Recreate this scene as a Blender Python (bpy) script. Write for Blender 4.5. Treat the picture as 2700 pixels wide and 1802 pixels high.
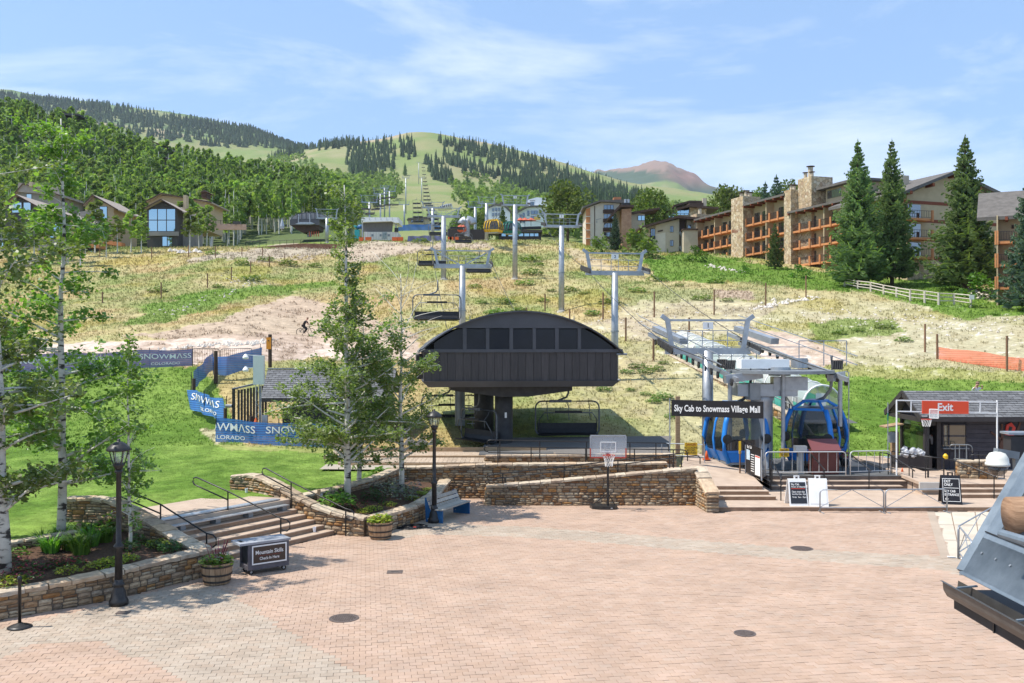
import bpy,math,random
import numpy as np
from mathutils import Vector,Matrix
R=math.radians
for o in list(bpy.data.objects):bpy.data.objects.remove(o)
SC=bpy.context.scene
COL=SC.collection
# ---------------------------------------------------------------- camera, sky, sun, exposure
F,CX,HY,CH=2450.0,1350.0,910.0,6.3
cam=bpy.data.cameras.new('camera'); camo=bpy.data.objects.new('camera',cam); COL.objects.link(camo)
camo.location=(0,0,CH); camo.rotation_euler=(R(90),0,0)
cam.sensor_width=36; cam.lens=F/2700*36; cam.shift_y=(HY-901)/2700
cam.clip_start=0.1; cam.clip_end=20000
SC.camera=camo
SUN_EL,SUN_AZ=60.0,262.0
sd=Vector((math.sin(R(SUN_AZ))*math.cos(R(SUN_EL)),math.cos(R(SUN_AZ))*math.cos(R(SUN_EL)),math.sin(R(SUN_EL))))
world=bpy.data.worlds.new('World'); SC.world=world; world.use_nodes=True
wn=world.node_tree.nodes; wl=world.node_tree.links; wn.clear()
def wnode(t,**k):
 n=wn.new(t)
 for a,b in k.items():setattr(n,a,b)
 return n
sky=wnode('ShaderNodeTexSky',sky_type='NISHITA',sun_disc=False)
sky.sun_elevation=R(SUN_EL); sky.sun_rotation=R(SUN_AZ); sky.altitude=2500; sky.air_density=1.0; sky.dust_density=0.6; sky.ozone_density=2.0
tc=wnode('ShaderNodeTexCoord')
mp=wnode('ShaderNodeMapping'); mp.inputs['Rotation'].default_value=(0,R(14),R(20)); mp.inputs['Scale'].default_value=(1.3,1.6,5.0)
n1=wnode('ShaderNodeTexNoise'); n1.inputs['Scale'].default_value=1.9; n1.inputs['Detail'].default_value=9; n1.inputs['Roughness'].default_value=0.62; n1.inputs['Distortion'].default_value=0.35
cr=wnode('ShaderNodeValToRGB'); cr.color_ramp.elements[0].position=0.49; cr.color_ramp.elements[0].color=(0,0,0,1); cr.color_ramp.elements[1].position=0.80; cr.color_ramp.elements[1].color=(0.72,0.72,0.72,1)
mix=wnode('ShaderNodeMixRGB'); mix.inputs['Color2'].default_value=(8.0,8.2,8.6,1)
veil=wnode('ShaderNodeMixRGB'); veil.inputs['Fac'].default_value=0.40; veil.inputs['Color2'].default_value=(3.2,5.3,8.7,1)
bg=wnode('ShaderNodeBackground'); bg.inputs['Strength'].default_value=0.118
wo=wnode('ShaderNodeOutputWorld')
wl.new(tc.outputs['Generated'],mp.inputs['Vector']); wl.new(mp.outputs['Vector'],n1.inputs['Vector'])
wl.new(n1.outputs['Fac'],cr.inputs['Fac']); wl.new(cr.outputs['Color'],mix.inputs['Fac'])
wl.new(sky.outputs['Color'],veil.inputs['Color1']); wl.new(veil.outputs['Color'],mix.inputs['Color1'])
wl.new(mix.outputs['Color'],bg.inputs['Color']); wl.new(bg.outputs['Background'],wo.inputs['Surface'])
sl=bpy.data.lights.new('sun','SUN'); so=bpy.data.objects.new('sun',sl); COL.objects.link(so)
sl.energy=4.4; sl.angle=R(0.6); sl.color=(1.0,0.95,0.87)
so.location=(-30,-10,60); so.rotation_euler=(-sd).to_track_quat('-Z','Y').to_euler()
SC.view_settings.view_transform='Standard'; SC.view_settings.look='None'; SC.view_settings.gamma=1.0
SC.view_settings.exposure=0.56
SC.render.engine='CYCLES'
SC.cycles.max_bounces=6; SC.cycles.transparent_max_bounces=12; SC.cycles.diffuse_bounces=3; SC.cycles.glossy_bounces=3; SC.cycles.volume_bounces=0
# ---------------------------------------------------------------- helpers
rnd=random.Random(7)
U=rnd.uniform
def W(px,py,Y):
 return Vector(((px-CX)/F*Y,Y,CH+(HY-py)/F*Y))
def G(px,py,z=0.0):
 return W(px,py,(CH-z)*F/(py-HY))
ORG={}
def link(o,parent=None):
 COL.objects.link(o)
 if parent is not None:o.parent=parent
 return o
def tag(o,label=None,cat=None,group=None,kind=None):
 if label:o['label']=label
 if cat:o['category']=cat
 if group:o['group']=group
 if kind:o['kind']=kind
 return o
def thing(name,label,cat,loc=(0,0,0),group=None):
 o=bpy.data.objects.new(name,None); o.empty_display_size=0.2; link(o)
 o.location=loc; ORG[o.name]=Vector(loc)
 return tag(o,label,cat,group)
def copy_tree(o,parent=None,loc=None,rz=None,sc=None,label=None,group=None):
 c=o.copy(); link(c); c.parent=parent
 if loc is not None:c.location=loc
 if rz is not None:c.rotation_euler=(0,0,rz)
 if sc is not None:c.scale=(sc,sc,sc) if not hasattr(sc,'__len__') else sc
 if label:c['label']=label
 if group:c['group']=group
 for ch in o.children:copy_tree(ch,c)
 return c
class MB:
 def __init__(s):s.v=[]; s.f=[]
 def add(s,vs,fs):
  n=len(s.v); s.v+=[tuple(v) for v in vs]; s.f+=[tuple(i+n for i in f) for f in fs]; return s
 def quad(s,a,b,c,d):return s.add([a,b,c,d],[(0,1,2,3)])
 def tri(s,a,b,c):return s.add([a,b,c],[(0,1,2)])
 def box(s,c,d,rz=0.0,rot=None):
  M=rot if rot is not None else Matrix.Rotation(rz,3,'Z')
  c=Vector(c); hx,hy,hz=d[0]/2,d[1]/2,d[2]/2
  vs=[c+M@Vector((x*hx,y*hy,z*hz)) for x in (-1,1) for y in (-1,1) for z in (-1,1)]
  return s.add(vs,[(0,1,3,2),(4,6,7,5),(0,4,5,1),(2,3,7,6),(0,2,6,4),(1,5,7,3)])
 def bar(s,a,b,w,h=None,up=(0,0,1)):
  a,b=Vector(a),Vector(b); h=h or w; d=(b-a); L=d.length
  if L<1e-6:return s
  d=d/L; upv=Vector(up)
  if abs(d.dot(upv))>.98:upv=Vector((1,0,0))
  sx=d.cross(upv).normalized(); sy=sx.cross(d)
  M=Matrix((sx,d,sy)).transposed()
  return s.box((a+b)/2,(w,L,h),rot=M)
 def cyl(s,a,b,r0,r1=None,n=10,cap=True):
  a,b=Vector(a),Vector(b); r1=r0 if r1 is None else r1; d=(b-a)
  if d.length<1e-6:return s
  d.normalize(); u=d.cross(Vector((0,0,1)) if abs(d.z)<.95 else Vector((1,0,0))).normalized(); w=d.cross(u)
  vs=[]
  for i in range(n):
   t=2*math.pi*i/n; e=u*math.cos(t)+w*math.sin(t)
   vs+=[a+e*r0,b+e*r1]
  fs=[(2*i,2*((i+1)%n),2*((i+1)%n)+1,2*i+1) for i in range(n)]
  if cap:fs+=[tuple(2*i for i in range(n))[::-1],tuple(2*i+1 for i in range(n))]
  return s.add(vs,fs)
 def tube(s,pts,r,n=6,close=False,r1=None):
  pts=[Vector(p) for p in pts]; m=len(pts); vs=[]; fs=[]
  up=None
  for i,p in enumerate(pts):
   d=(pts[(i+1)%m]-pts[i-1]) if close else (pts[min(i+1,m-1)]-pts[max(i-1,0)])
   if d.length<1e-9:d=Vector((0,0,1))
   d.normalize()
   if up is None:up=Vector((0,0,1)) if abs(d.z)<.9 else Vector((1,0,0))
   u=d.cross(up)
   if u.length<1e-4:u=d.cross(Vector((0.3,1,0.2)))
   u.normalize(); w=d.cross(u); up=-w if False else w.cross(d).cross(d)*-1 if False else up
   rr=r if r1 is None else r+(r1-r)*i/(m-1)
   for k in range(n):
    t=2*math.pi*k/n; vs.append(p+u*(math.cos(t)*rr)+w*(math.sin(t)*rr))
  for i in range(m if close else m-1):
   j=(i+1)%m
   for k in range(n):fs.append((i*n+k,i*n+(k+1)%n,j*n+(k+1)%n,j*n+k))
  if not close:fs+=[tuple(range(n))[::-1],tuple((m-1)*n+k for k in range(n))]
  return s.add(vs,fs)
 def lathe(s,c,prof,n=16):
  c=Vector(c); vs=[]; m=len(prof)
  for r,z in prof:
   for k in range(n):
    t=2*math.pi*k/n; vs.append(c+Vector((math.cos(t)*r,math.sin(t)*r,z)))
  fs=[(i*n+k,i*n+(k+1)%n,(i+1)*n+(k+1)%n,(i+1)*n+k) for i in range(m-1) for k in range(n)]
  fs+=[tuple(range(n))[::-1],tuple((m-1)*n+k for k in range(n))]
  return s.add(vs,fs)
 def prism(s,poly,vec):
  poly=[Vector(p) for p in poly]; vec=Vector(vec); n=len(poly)
  vs=poly+[p+vec for p in poly]
  fs=[tuple(range(n))[::-1],tuple(range(n,2*n))]+[(i,(i+1)%n,(i+1)%n+n,i+n) for i in range(n)]
  return s.add(vs,fs)
 def slab(s,a,b,c,d,t):
  a,b,c,d=map(Vector,(a,b,c,d)); nn=(b-a).cross(d-a).normalized()*-t
  return s.prism([a,b,c,d],nn)
 def mesh(s,name,o=Vector((0,0,0)),smooth=False):
  me=bpy.data.meshes.new(name); me.from_pydata([(x-o.x,y-o.y,z-o.z) for x,y,z in s.v],[],s.f); me.update()
  if smooth:me.polygons.foreach_set('use_smooth',[True]*len(me.polygons))
  return me
 def build(s,name,mat,parent=None,smooth=False,at=None,**k):
  o0=ORG[parent.name] if parent is not None else Vector(at if at is not None else (0,0,0))
  me=s.mesh(name,o0,smooth); ob=bpy.data.objects.new(name,me); link(ob,parent)
  if mat is not None:me.materials.append(mat)
  if parent is None:ob.location=o0
  ORG[ob.name]=o0
  return tag(ob,**k)
def inst(name,me,parent,loc,rot=None,sc=None):
 ob=bpy.data.objects.new(name,me); link(ob,parent)
 ob.location=Vector(loc)-(ORG[parent.name] if parent is not None else Vector((0,0,0)))
 if rot is not None:ob.rotation_euler=rot
 if sc is not None:ob.scale=sc
 return ob
# ---------------------------------------------------------------- materials
def nt(name):
 m=bpy.data.materials.new(name); m.use_nodes=True
 return m,m.node_tree.nodes,m.node_tree.links,m.node_tree.nodes['Principled BSDF']
def mat(name,c,c2=None,rough=.7,metal=0.0,scale=4.0,bump=0.0,bscale=None,rand=0.0,island=False,stretch=(1,1,1),detail=5,spec=.4,c3=None,coords='Object',alpha=1.0,trans=0.0):
 m,N,L,b=nt(name)
 b.inputs['Roughness'].default_value=rough; b.inputs['Metallic'].default_value=metal; b.inputs['Specular IOR Level'].default_value=spec
 tcn=N.new('ShaderNodeTexCoord'); mpn=N.new('ShaderNodeMapping'); mpn.inputs['Scale'].default_value=stretch
 L.new(tcn.outputs[coords],mpn.inputs['Vector'])
 nz=N.new('ShaderNodeTexNoise'); nz.inputs['Scale'].default_value=scale; nz.inputs['Detail'].default_value=detail; nz.inputs['Roughness'].default_value=.62
 L.new(mpn.outputs['Vector'],nz.inputs['Vector'])
 out=None
 if c2 is not None:
  r=N.new('ShaderNodeValToRGB'); e=r.color_ramp.elements; e[0].position=.34; e[0].color=(*c,1); e[1].position=.66; e[1].color=(*c2,1)
  if c3 is not None:q=e.new(.5); q.color=(*c3,1)
  L.new(nz.outputs['Fac'],r.inputs['Fac']); out=r.outputs['Color']
 if rand:
  if island:gi=N.new('ShaderNodeNewGeometry'); ro=gi.outputs['Random Per Island']
  else :gi=N.new('ShaderNodeObjectInfo'); ro=gi.outputs['Random']
  mr=N.new('ShaderNodeMapRange'); mr.inputs['To Min'].default_value=1-rand; mr.inputs['To Max'].default_value=1+rand; L.new(ro,mr.inputs['Value'])
  mx=N.new('ShaderNodeVectorMath'); mx.operation='SCALE'
  if out is not None:L.new(out,mx.inputs[0])
  else :mx.inputs[0].default_value=c
  L.new(mr.outputs['Result'],mx.inputs['Scale']); out=mx.outputs['Vector']
 if out is not None:L.new(out,b.inputs['Base Color'])
 else :b.inputs['Base Color'].default_value=(*c,1)
 if bump:
  bn=N.new('ShaderNodeBump'); bn.inputs['Strength'].default_value=bump; bn.inputs['Distance'].default_value=.03
  nb=nz
  if bscale:
   nb=N.new('ShaderNodeTexNoise'); nb.inputs['Scale'].default_value=bscale; nb.inputs['Detail'].default_value=6; L.new(mpn.outputs['Vector'],nb.inputs['Vector'])
  L.new(nb.outputs['Fac'],bn.inputs['Height']); L.new(bn.outputs['Normal'],b.inputs['Normal'])
 b.inputs['Alpha'].default_value=alpha
 if trans:b.inputs['Transmission Weight'].default_value=trans
 return m
def ramp_mat(name,stops,island=False,rough=.85,nscale=9.0,namt=.45,bump=.5,bscale=14.0,coords='Object'):
 """stones, pavers: one colour for each piece out of stops, mottled"""
 m,N,L,b=nt(name); b.inputs['Roughness'].default_value=rough; b.inputs['Specular IOR Level'].default_value=.25
 if island:gi=N.new('ShaderNodeNewGeometry'); ro=gi.outputs['Random Per Island']
 else :gi=N.new('ShaderNodeObjectInfo'); ro=gi.outputs['Random']
 r=N.new('ShaderNodeValToRGB'); r.color_ramp.interpolation='LINEAR'; e=r.color_ramp.elements
 while len(e)<len(stops):e.new(.5)
 for i,c in enumerate(stops):e[i].position=i/(len(stops)-1); e[i].color=(*c,1)
 L.new(ro,r.inputs['Fac'])
 tcn=N.new('ShaderNodeTexCoord'); ge=N.new('ShaderNodeNewGeometry')
 src=ge.outputs['Position'] if coords=='World' else tcn.outputs[coords]
 nz=N.new('ShaderNodeTexNoise'); nz.inputs['Scale'].default_value=nscale; nz.inputs['Detail'].default_value=7; nz.inputs['Roughness'].default_value=.65; L.new(src,nz.inputs['Vector'])
 mr=N.new('ShaderNodeMapRange'); mr.inputs['From Min'].default_value=.3; mr.inputs['From Max'].default_value=.7; mr.inputs['To Min'].default_value=1-namt; mr.inputs['To Max'].default_value=1+namt*.7
 L.new(nz.outputs['Fac'],mr.inputs['Value'])
 mx=N.new('ShaderNodeVectorMath'); mx.operation='SCALE'; L.new(r.outputs['Color'],mx.inputs[0]); L.new(mr.outputs['Result'],mx.inputs['Scale']); L.new(mx.outputs['Vector'],b.inputs['Base Color'])
 if bump:
  nb=N.new('ShaderNodeTexNoise'); nb.inputs['Scale'].default_value=bscale; nb.inputs['Detail'].default_value=6; L.new(src,nb.inputs['Vector'])
  bn=N.new('ShaderNodeBump'); bn.inputs['Strength'].default_value=bump; bn.inputs['Distance'].default_value=.04; L.new(nb.outputs['Fac'],bn.inputs['Height']); L.new(bn.outputs['Normal'],b.inputs['Normal'])
 return m
def leaf_mat(name,c1,c2,tr=.35,rough=.5,spec=.35,pns=1.2,pna=.2):
 """leaves: colour differs leaf by leaf, light passes through"""
 m,N,L,b=nt(name); b.inputs['Roughness'].default_value=rough; b.inputs['Specular IOR Level'].default_value=spec
 gi=N.new('ShaderNodeNewGeometry'); oi=N.new('ShaderNodeObjectInfo')
 r=N.new('ShaderNodeValToRGB'); e=r.color_ramp.elements; e[0].color=(*c1,1); e[1].color=(*c2,1); L.new(gi.outputs['Random Per Island'],r.inputs['Fac'])
 hs=N.new('ShaderNodeHueSaturation'); mr=N.new('ShaderNodeMapRange'); mr.inputs['To Min'].default_value=.72; mr.inputs['To Max'].default_value=1.3; L.new(oi.outputs['Random'],mr.inputs['Value']); L.new(mr.outputs['Result'],hs.inputs['Value'])
 mh=N.new('ShaderNodeMapRange'); mh.inputs['To Min'].default_value=.48; mh.inputs['To Max'].default_value=.515; L.new(oi.outputs['Random'],mh.inputs['Value']); L.new(mh.outputs['Result'],hs.inputs['Hue'])
 pn=N.new('ShaderNodeTexNoise'); pn.inputs['Scale'].default_value=pns; pn.inputs['Detail'].default_value=3; L.new(gi.outputs['Position'],pn.inputs['Vector']); pm_=N.new('ShaderNodeMapRange'); pm_.inputs['From Min'].default_value=.3; pm_.inputs['From Max'].default_value=.7; pm_.inputs['To Min'].default_value=1-pna; pm_.inputs['To Max'].default_value=1+pna; L.new(pn.outputs['Fac'],pm_.inputs['Value']); sc_n=N.new('ShaderNodeVectorMath'); sc_n.operation='SCALE'; L.new(r.outputs['Color'],sc_n.inputs[0]); L.new(pm_.outputs['Result'],sc_n.inputs['Scale'])
 L.new(sc_n.outputs['Vector'],hs.inputs['Color']); L.new(hs.outputs['Color'],b.inputs['Base Color'])
 t=N.new('ShaderNodeBsdfTranslucent'); ts=N.new('ShaderNodeMixRGB'); ts.blend_type='MULTIPLY'; ts.inputs['Fac'].default_value=1; ts.inputs['Color2'].default_value=(1.3,1.5,.5,1); L.new(hs.outputs['Color'],ts.inputs['Color1']); L.new(ts.outputs['Color'],t.inputs['Color'])
 mxs=N.new('ShaderNodeMixShader'); mxs.inputs['Fac'].default_value=tr; L.new(b.outputs['BSDF'],mxs.inputs[1]); L.new(t.outputs['BSDF'],mxs.inputs[2]); L.new(mxs.outputs['Shader'],N['Material Output'].inputs['Surface'])
 return m
def glass_mat(name,tint,rough=.04,mixf=.5,dark=(.02,.025,.03)):
 """window panes: a dark room behind, sky mirrored in front"""
 m,N,L,b=nt(name); b.inputs['Base Color'].default_value=(*dark,1); b.inputs['Roughness'].default_value=rough; b.inputs['Specular IOR Level'].default_value=1.0; b.inputs['IOR'].default_value=1.6
 g=N.new('ShaderNodeBsdfGlossy'); g.inputs['Color'].default_value=(*tint,1); g.inputs['Roughness'].default_value=rough
 x=N.new('ShaderNodeMixShader'); x.inputs['Fac'].default_value=mixf; L.new(b.outputs['BSDF'],x.inputs[1]); L.new(g.outputs['BSDF'],x.inputs[2]); L.new(x.outputs['Shader'],N['Material Output'].inputs['Surface'])
 return m
M={}
M['black']=mat('black_paint',(.012,.012,.013),(.022,.021,.021),rough=.38,scale=6)
M['iron']=mat('lamp_iron',(.016,.015,.015),(.035,.032,.030),rough=.42,scale=9,bump=.1)
M['galv']=mat('galvanised_steel',(.30,.32,.34),(.42,.44,.46),rough=.45,metal=.55,scale=2.2,bump=.05)
M['galv_d']=mat('weathered_steel',(.20,.215,.225),(.29,.31,.32),rough=.5,metal=.4,scale=1.5)
M['white']=mat('white_paint',(.74,.74,.72),(.82,.82,.80),rough=.5,scale=3)
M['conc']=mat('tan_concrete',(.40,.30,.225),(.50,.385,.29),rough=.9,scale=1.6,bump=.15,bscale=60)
M['concd']=mat('shaded_riser_concrete',(.25,.155,.095),(.36,.24,.155),rough=.9,scale=3.5,bump=.2,bscale=40)  # step concrete for the risers, their shade put into a darker brown
M['concg']=mat('pale_concrete',(.50,.46,.40),(.60,.56,.49),rough=.9,scale=1.2,bump=.12,bscale=50)
M['asph']=mat('dark_rubber_mat',(.085,.085,.085),(.12,.12,.118),rough=.9,scale=3)
M['wood']=mat('warm_wood',(.30,.19,.105),(.44,.30,.175),rough=.8,scale=3,stretch=(1,1,8),bump=.2,rand=.15)
M['deck']=mat('deck_boards',(.36,.27,.19),(.48,.38,.28),rough=.85,scale=2.5,stretch=(8,1,1),bump=.15,rand=.14)
M['greywood']=mat('weathered_boards',(.34,.30,.25),(.50,.46,.39),rough=.85,scale=3,stretch=(1,6,1),bump=.2,rand=.18)
M['mortar']=mat('mortar',(.09,.07,.05),(.15,.12,.09),rough=.95,scale=12,bump=.5)
# ---------------------------------------------------------------- terrain heights
YN=[24,30,36,45,55,64,75,95,113,140,180,230,270,330,430,600,900,1400,2200,3300,5200,7500]
def zp(Y,py):return CH+(HY-py)*Y/F
# each column: photo column, heights at YN (numbers under 20 000; ('p', row) = the row of the photo that ground reaches there)
P= lambda r:('p',r)
near_l=[.95,1.02,1.12,1.4,2.5,4.4,6.5,9.2,12.0,17.2,25.0]
near_c=[.9,.95,1.0,1.2,2.4,3.8,5.4,8.2,11.3,16.2,23.8]
near_r=[.6,.6,.6,.62,2.2,3.9,5.6,9.0,12.2,16.6,23.6]
COLS=[
(-500,near_l+[P(640),P(590),P(470),P(300),112,130,250,470,P(258),700,500]),
(0,near_l+[P(652),P(610),P(515),P(345),100,140,260,480,P(270),700,500]),
(180,near_l+[P(655),P(612),P(535),P(380),92,140,260,470,P(292),700,500]),
(350,near_l+[P(657),P(614),P(560),P(440),84,140,260,450,P(312),700,500]),
(600,near_l+[P(655),P(620),P(585),P(500),80,140,262,P(440),P(352),700,500]),
(850,near_c+[P(640),P(610),P(585),P(535),P(528),P(495),P(450),P(392),600,560,450]),
(1000,near_c+[P(638),33.5,36,P(618),P(580),P(530),P(474),P(384),520,480,400]),
(1120,near_c+[P(638),33.5,36,P(625),P(583),P(530),P(476),P(381),480,470,400]),
(1260,near_c+[P(637),33.5,36,P(628),P(588),P(537),P(486),P(406),420,440,400]),
(1440,near_c+[P(637),33.5,36,P(632),P(595),P(552),P(505),P(442),380,500,400]),
(1580,near_r+[30.5,33.0,36,P(636),P(602),P(565),P(525),P(484),360,P(470),500]),
(1660,near_r+[29.8,33.0,36,P(640),P(608),P(572),P(540),P(508),340,P(458),500]),
(1750,near_r+[29.6,33.0,36,P(640),P(612),P(578),P(552),P(524),330,P(438),500]),
(1820,near_r+[29.6,33.0,36,P(640),P(615),P(582),P(560),P(532),320,P(470),500]),
(1890,near_r+[29.6,33.0,36,P(640),P(618),P(586),P(565),P(540),310,P(508),500]),
(2200,near_r+[29.0,32.5,35,45,P(640),P(600),P(580),P(560),300,P(530),450]),
(2700,near_r+[28.0,31.5,34,42,P(650),P(610),P(590),P(570),280,P(540),450]),
(3300,near_r+[28.0,31.5,34,42,P(650),P(610),P(590),P(570),280,P(545),450]),
]
CPX=np.array([c[0] for c in COLS],float); YL=np.log(np.array(YN,float))
TZ=np.array([[zp(y,v[1]) if isinstance(v,tuple) else v for y,v in zip(YN,c[1])] for c in COLS])
def pchip(x,y,xq):
 h=np.diff(x); d=np.diff(y,axis=-1)/h
 m=np.zeros_like(y); p=d[...,:-1]*d[...,1:]
 w1=2*h[1:]+h[:-1]; w2=h[1:]+2*h[:-1]
 with np.errstate(divide='ignore',invalid='ignore'):hm=(w1+w2)/(w1/d[...,:-1]+w2/d[...,1:])
 m[...,1:-1]=np.where(p>0,hm,0); m[...,0]=d[...,0]; m[...,-1]=d[...,-1]
 i=np.clip(np.searchsorted(x,xq)-1,0,len(x)-2); t=np.clip((xq-x[i])/h[i],0,1)
 return ((2*t**3-3*t**2+1)*y[...,i]+(t**3-2*t**2+t)*h[i]*m[...,i]+(-2*t**3+3*t**2)*y[...,i+1]+(t**3-t**2)*h[i]*m[...,i+1])
NLY,NPX=760,560
LYG=np.linspace(math.log(24.2),math.log(7400),NLY); PXG=np.linspace(-420,3120,NPX)
T1=pchip(YL,TZ,LYG)
ZG=pchip(CPX,T1.T,PXG)
def hash2(ix,iy):
 a=(ix.astype(np.int64)*374761393+iy.astype(np.int64)*668265263)&0xffffffff
 a=((a^(a>>13))*1274126177)&0xffffffff
 return ((a^(a>>16))&0xffff)/65535.0
def vnoise(x,y):
 ix=np.floor(x); iy=np.floor(y); fx=x-ix; fy=y-iy; fx=fx*fx*(3-2*fx); fy=fy*fy*(3-2*fy)
 return (hash2(ix,iy)*(1-fx)*(1-fy)+hash2(ix+1,iy)*fx*(1-fy)+hash2(ix,iy+1)*(1-fx)*fy+hash2(ix+1,iy+1)*fx*fy)
def fbm(x,y,o=4):
 s=0; a=.5
 for k in range(o):s=s+a*(vnoise(x*2**k+17*k,y*2**k-9*k)-.5)*2; a*=.5
 return s
YG=np.exp(LYG)[:,None]*np.ones((1,NPX)); XG=(PXG[None,:]-CX)/F*YG
amp=np.interp(YG,[24,45,60,120,230,300,600,2200,6000],[.03,.05,.18,.35,.5,2.0,4.0,9.0,40.0])
wl_=np.interp(YG,[24,230,600,2200,6000],[7,14,60,160,500])
ZG=ZG+amp*fbm(XG/9.0,YG/9.0)*np.clip(1-YG/500,0,1)+amp*fbm(XG/110.0+3,YG/110.0)*np.clip(YG/300-.5,0,1)+np.clip(YG/3000-1,0,1)*14*fbm(XG/260.0,YG/260.0)
def gz(X,Y):
 ly=(math.log(max(Y,24.3))-LYG[0])/(LYG[-1]-LYG[0])*(NLY-1); pp=((X/Y*F+CX)-PXG[0])/(PXG[-1]-PXG[0])*(NPX-1)
 i=int(min(max(ly,0),NLY-1.001)); j=int(min(max(pp,0),NPX-1.001)); a=min(max(ly-i,0),1); b=min(max(pp-j,0),1)
 return float((ZG[i,j]*(1-b)+ZG[i,j+1]*b)*(1-a)+(ZG[i+1,j]*(1-b)+ZG[i+1,j+1]*b)*a)
def TP(px,Y):
 X=(px-CX)/F*Y; return Vector((X,Y,gz(X,Y)))
def TR(px,py,y0=40.0,y1=7000.0):
 Y=y0
 while Y<y1:
  X=(px-CX)/F*Y
  if CH+(HY-py)/F*Y<=gz(X,Y):break
  Y*=1.004
 return TP(px,Y)
# ---- what grows where (plain ground colours, by zone)
def inpoly(px,py,poly):
 r=np.zeros(px.shape,bool); n=len(poly)
 for i in range(n):
  x0,y0=poly[i]; x1,y1=poly[(i+1)%n]
  c=((y0>py)!=(y1>py))&(px<(x1-x0)*(py-y0)/((y1-y0) or 1e-9)+x0); r^=c
 return r
PYG=HY-(ZG-CH)*F/YG; PXX=PXG[None,:]*np.ones((NLY,1))
nA=fbm(XG/3.1,YG/5.0); nB=fbm(XG/12.0+5,YG/16.0+2,5); nC=fbm(XG/0.7,YG/0.9,3); nF=fbm(XG/70.0,YG/90.0,4)
jx=PXX+nB*30+nA*16+nC*8; jy=PYG+nA*12+nB*8+nC*5
C=np.zeros((NLY,NPX,3))
def c3(*c):return np.array(c)
STRAW,STRAW2,OCHRE,GRN,LAWN,DIRT=c3(.40,.335,.165),c3(.45,.385,.245),c3(.40,.285,.135),c3(.205,.24,.075),c3(.105,.185,.026),c3(.405,.305,.225)
def lerp(a,b,t):return a*(1-t[...,None])+b*t[...,None]
sm= lambda x,a,b:np.clip((x-a)/(b-a),0,1)
C[:]=lerp(STRAW,GRN,sm(nB+.5*nA,-.25,.35))
C=lerp(C,OCHRE*np.ones_like(C),sm(fbm(XG/8+9,YG/22+4),.02,.3)*sm(PYG,640,690)*.75*(1-sm(PXX,1600,1750)))
C=lerp(C,STRAW2*np.ones_like(C),sm(PXX,1600,1850)*.7*sm(nB+nA,-.5,.3)*sm(PYG,740,800))
C=lerp(C,c3(.30,.26,.05)*np.ones_like(C),sm(fbm(XG/5+31,YG/9+7),.16,.34)*.5)
def zone(poly,col,soft=1.0,col2=None,nn=None):
 global C
 mk=inpoly(jx,jy,poly).astype(float)*soft
 cc=col*np.ones_like(C)
 if col2 is not None:cc=lerp(cc,col2*np.ones_like(C),sm(nn,-.3,.3))
 C=lerp(C,cc,mk)
L2=c3(.16,.235,.045); L3=c3(.29,.28,.10)
zone([(-500,985),(520,968),(575,1010),(640,1180),(960,1180),(1010,1300),(700,1330),(200,1500),(-500,1600)],LAWN,1,L2,nA+nC*.5)
zone([(520,1130),(620,1105),(640,1150),(560,1172)],STRAW2,.8)
zone([(560,1172),(900,1175),(905,1195),(600,1190)],L3,.7)
zone([(2060,985),(2500,975),(2720,1000),(2720,1300),(1900,1300),(2010,1010)],LAWN,1,L2,nA+nC*.5)
zone([(2080,960),(2700,985),(2720,1015),(2250,1000)],L3,.9)
zone([(1700,690),(1800,665),(2200,725),(2350,690),(2540,760),(2620,800),(2800,800),(2800,830),(2560,845),(2300,775),(1900,742),(1720,740)],L2,1,LAWN,nA)
zone([(260,640),(900,660),(880,625),(500,600),(260,620)],c3(.19,.25,.06),.8)
zone([(290,860),(420,800),(560,768),(880,742),(900,752),(600,800),(420,845)],LAWN*1.1,.8)
zone([(500,590),(900,640),(900,655),(500,640)],c3(.19,.25,.06),.7)
# dirt: the service road, the trail across the slope and the slope's bare patches
zone([(-500,920),(320,905),(560,880),(720,880),(1100,905),(1115,950),(620,950),(520,965),(-500,985)],DIRT*1.02,1,c3(.53,.42,.34),nA+nC)
zone([(310,885),(560,850),(700,800),(790,780),(960,830),(1100,880),(1100,930),(700,900)],DIRT,.9,DIRT*1.12,nB+nA*.7)
zone([(1440,850),(1720,830),(1760,1000),(1720,1110),(1450,1100),(1380,1000)],c3(.42,.345,.215),.55,STRAW,nA+nC)
zone([(1960,870),(2080,880),(2200,920),(2260,960),(2120,975),(1960,930)],DIRT,.95,c3(.52,.40,.32),nA)
zone([(1880,762),(1990,768),(1985,790),(1900,790)],DIRT,.9)
zone([(560,668),(760,648),(900,652),(900,668),(700,690),(480,690)],c3(.40,.33,.255),.85)
zone([(930,640),(1080,645),(1290,640),(1290,650),(1090,660),(1000,690),(900,690)],c3(.42,.33,.26),.8)
zone([(1480,655),(1530,660),(1640,720),(1560,715)],c3(.45,.36,.24),.6)
zone([(1500,860),(1700,800),(2050,800),(2000,880),(1700,900)],c3(.43,.35,.26),.65,STRAW2,nA+nC)
zone([(2100,820),(2720,860),(2720,960),(2250,940)],STRAW2,.7,c3(.40,.36,.24),nA+nC)
zone([(2130,850),(2350,840),(2400,880),(2160,900)],c3(.16,.22,.04),.8)
# bare stones and wheel ruts
C=lerp(C,c3(.56,.50,.43)*np.ones_like(C),sm(nC+.4*nA,.42,.6)*sm(PXX,1450,1700)*sm(PYG,800,850)*(YG<130)*(1-sm(PYG,960,1000))*.8)
C=np.where((YG[...,None]<230),C*(1+.30*nC[...,None]+.14*nA[...,None]),C)
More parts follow.
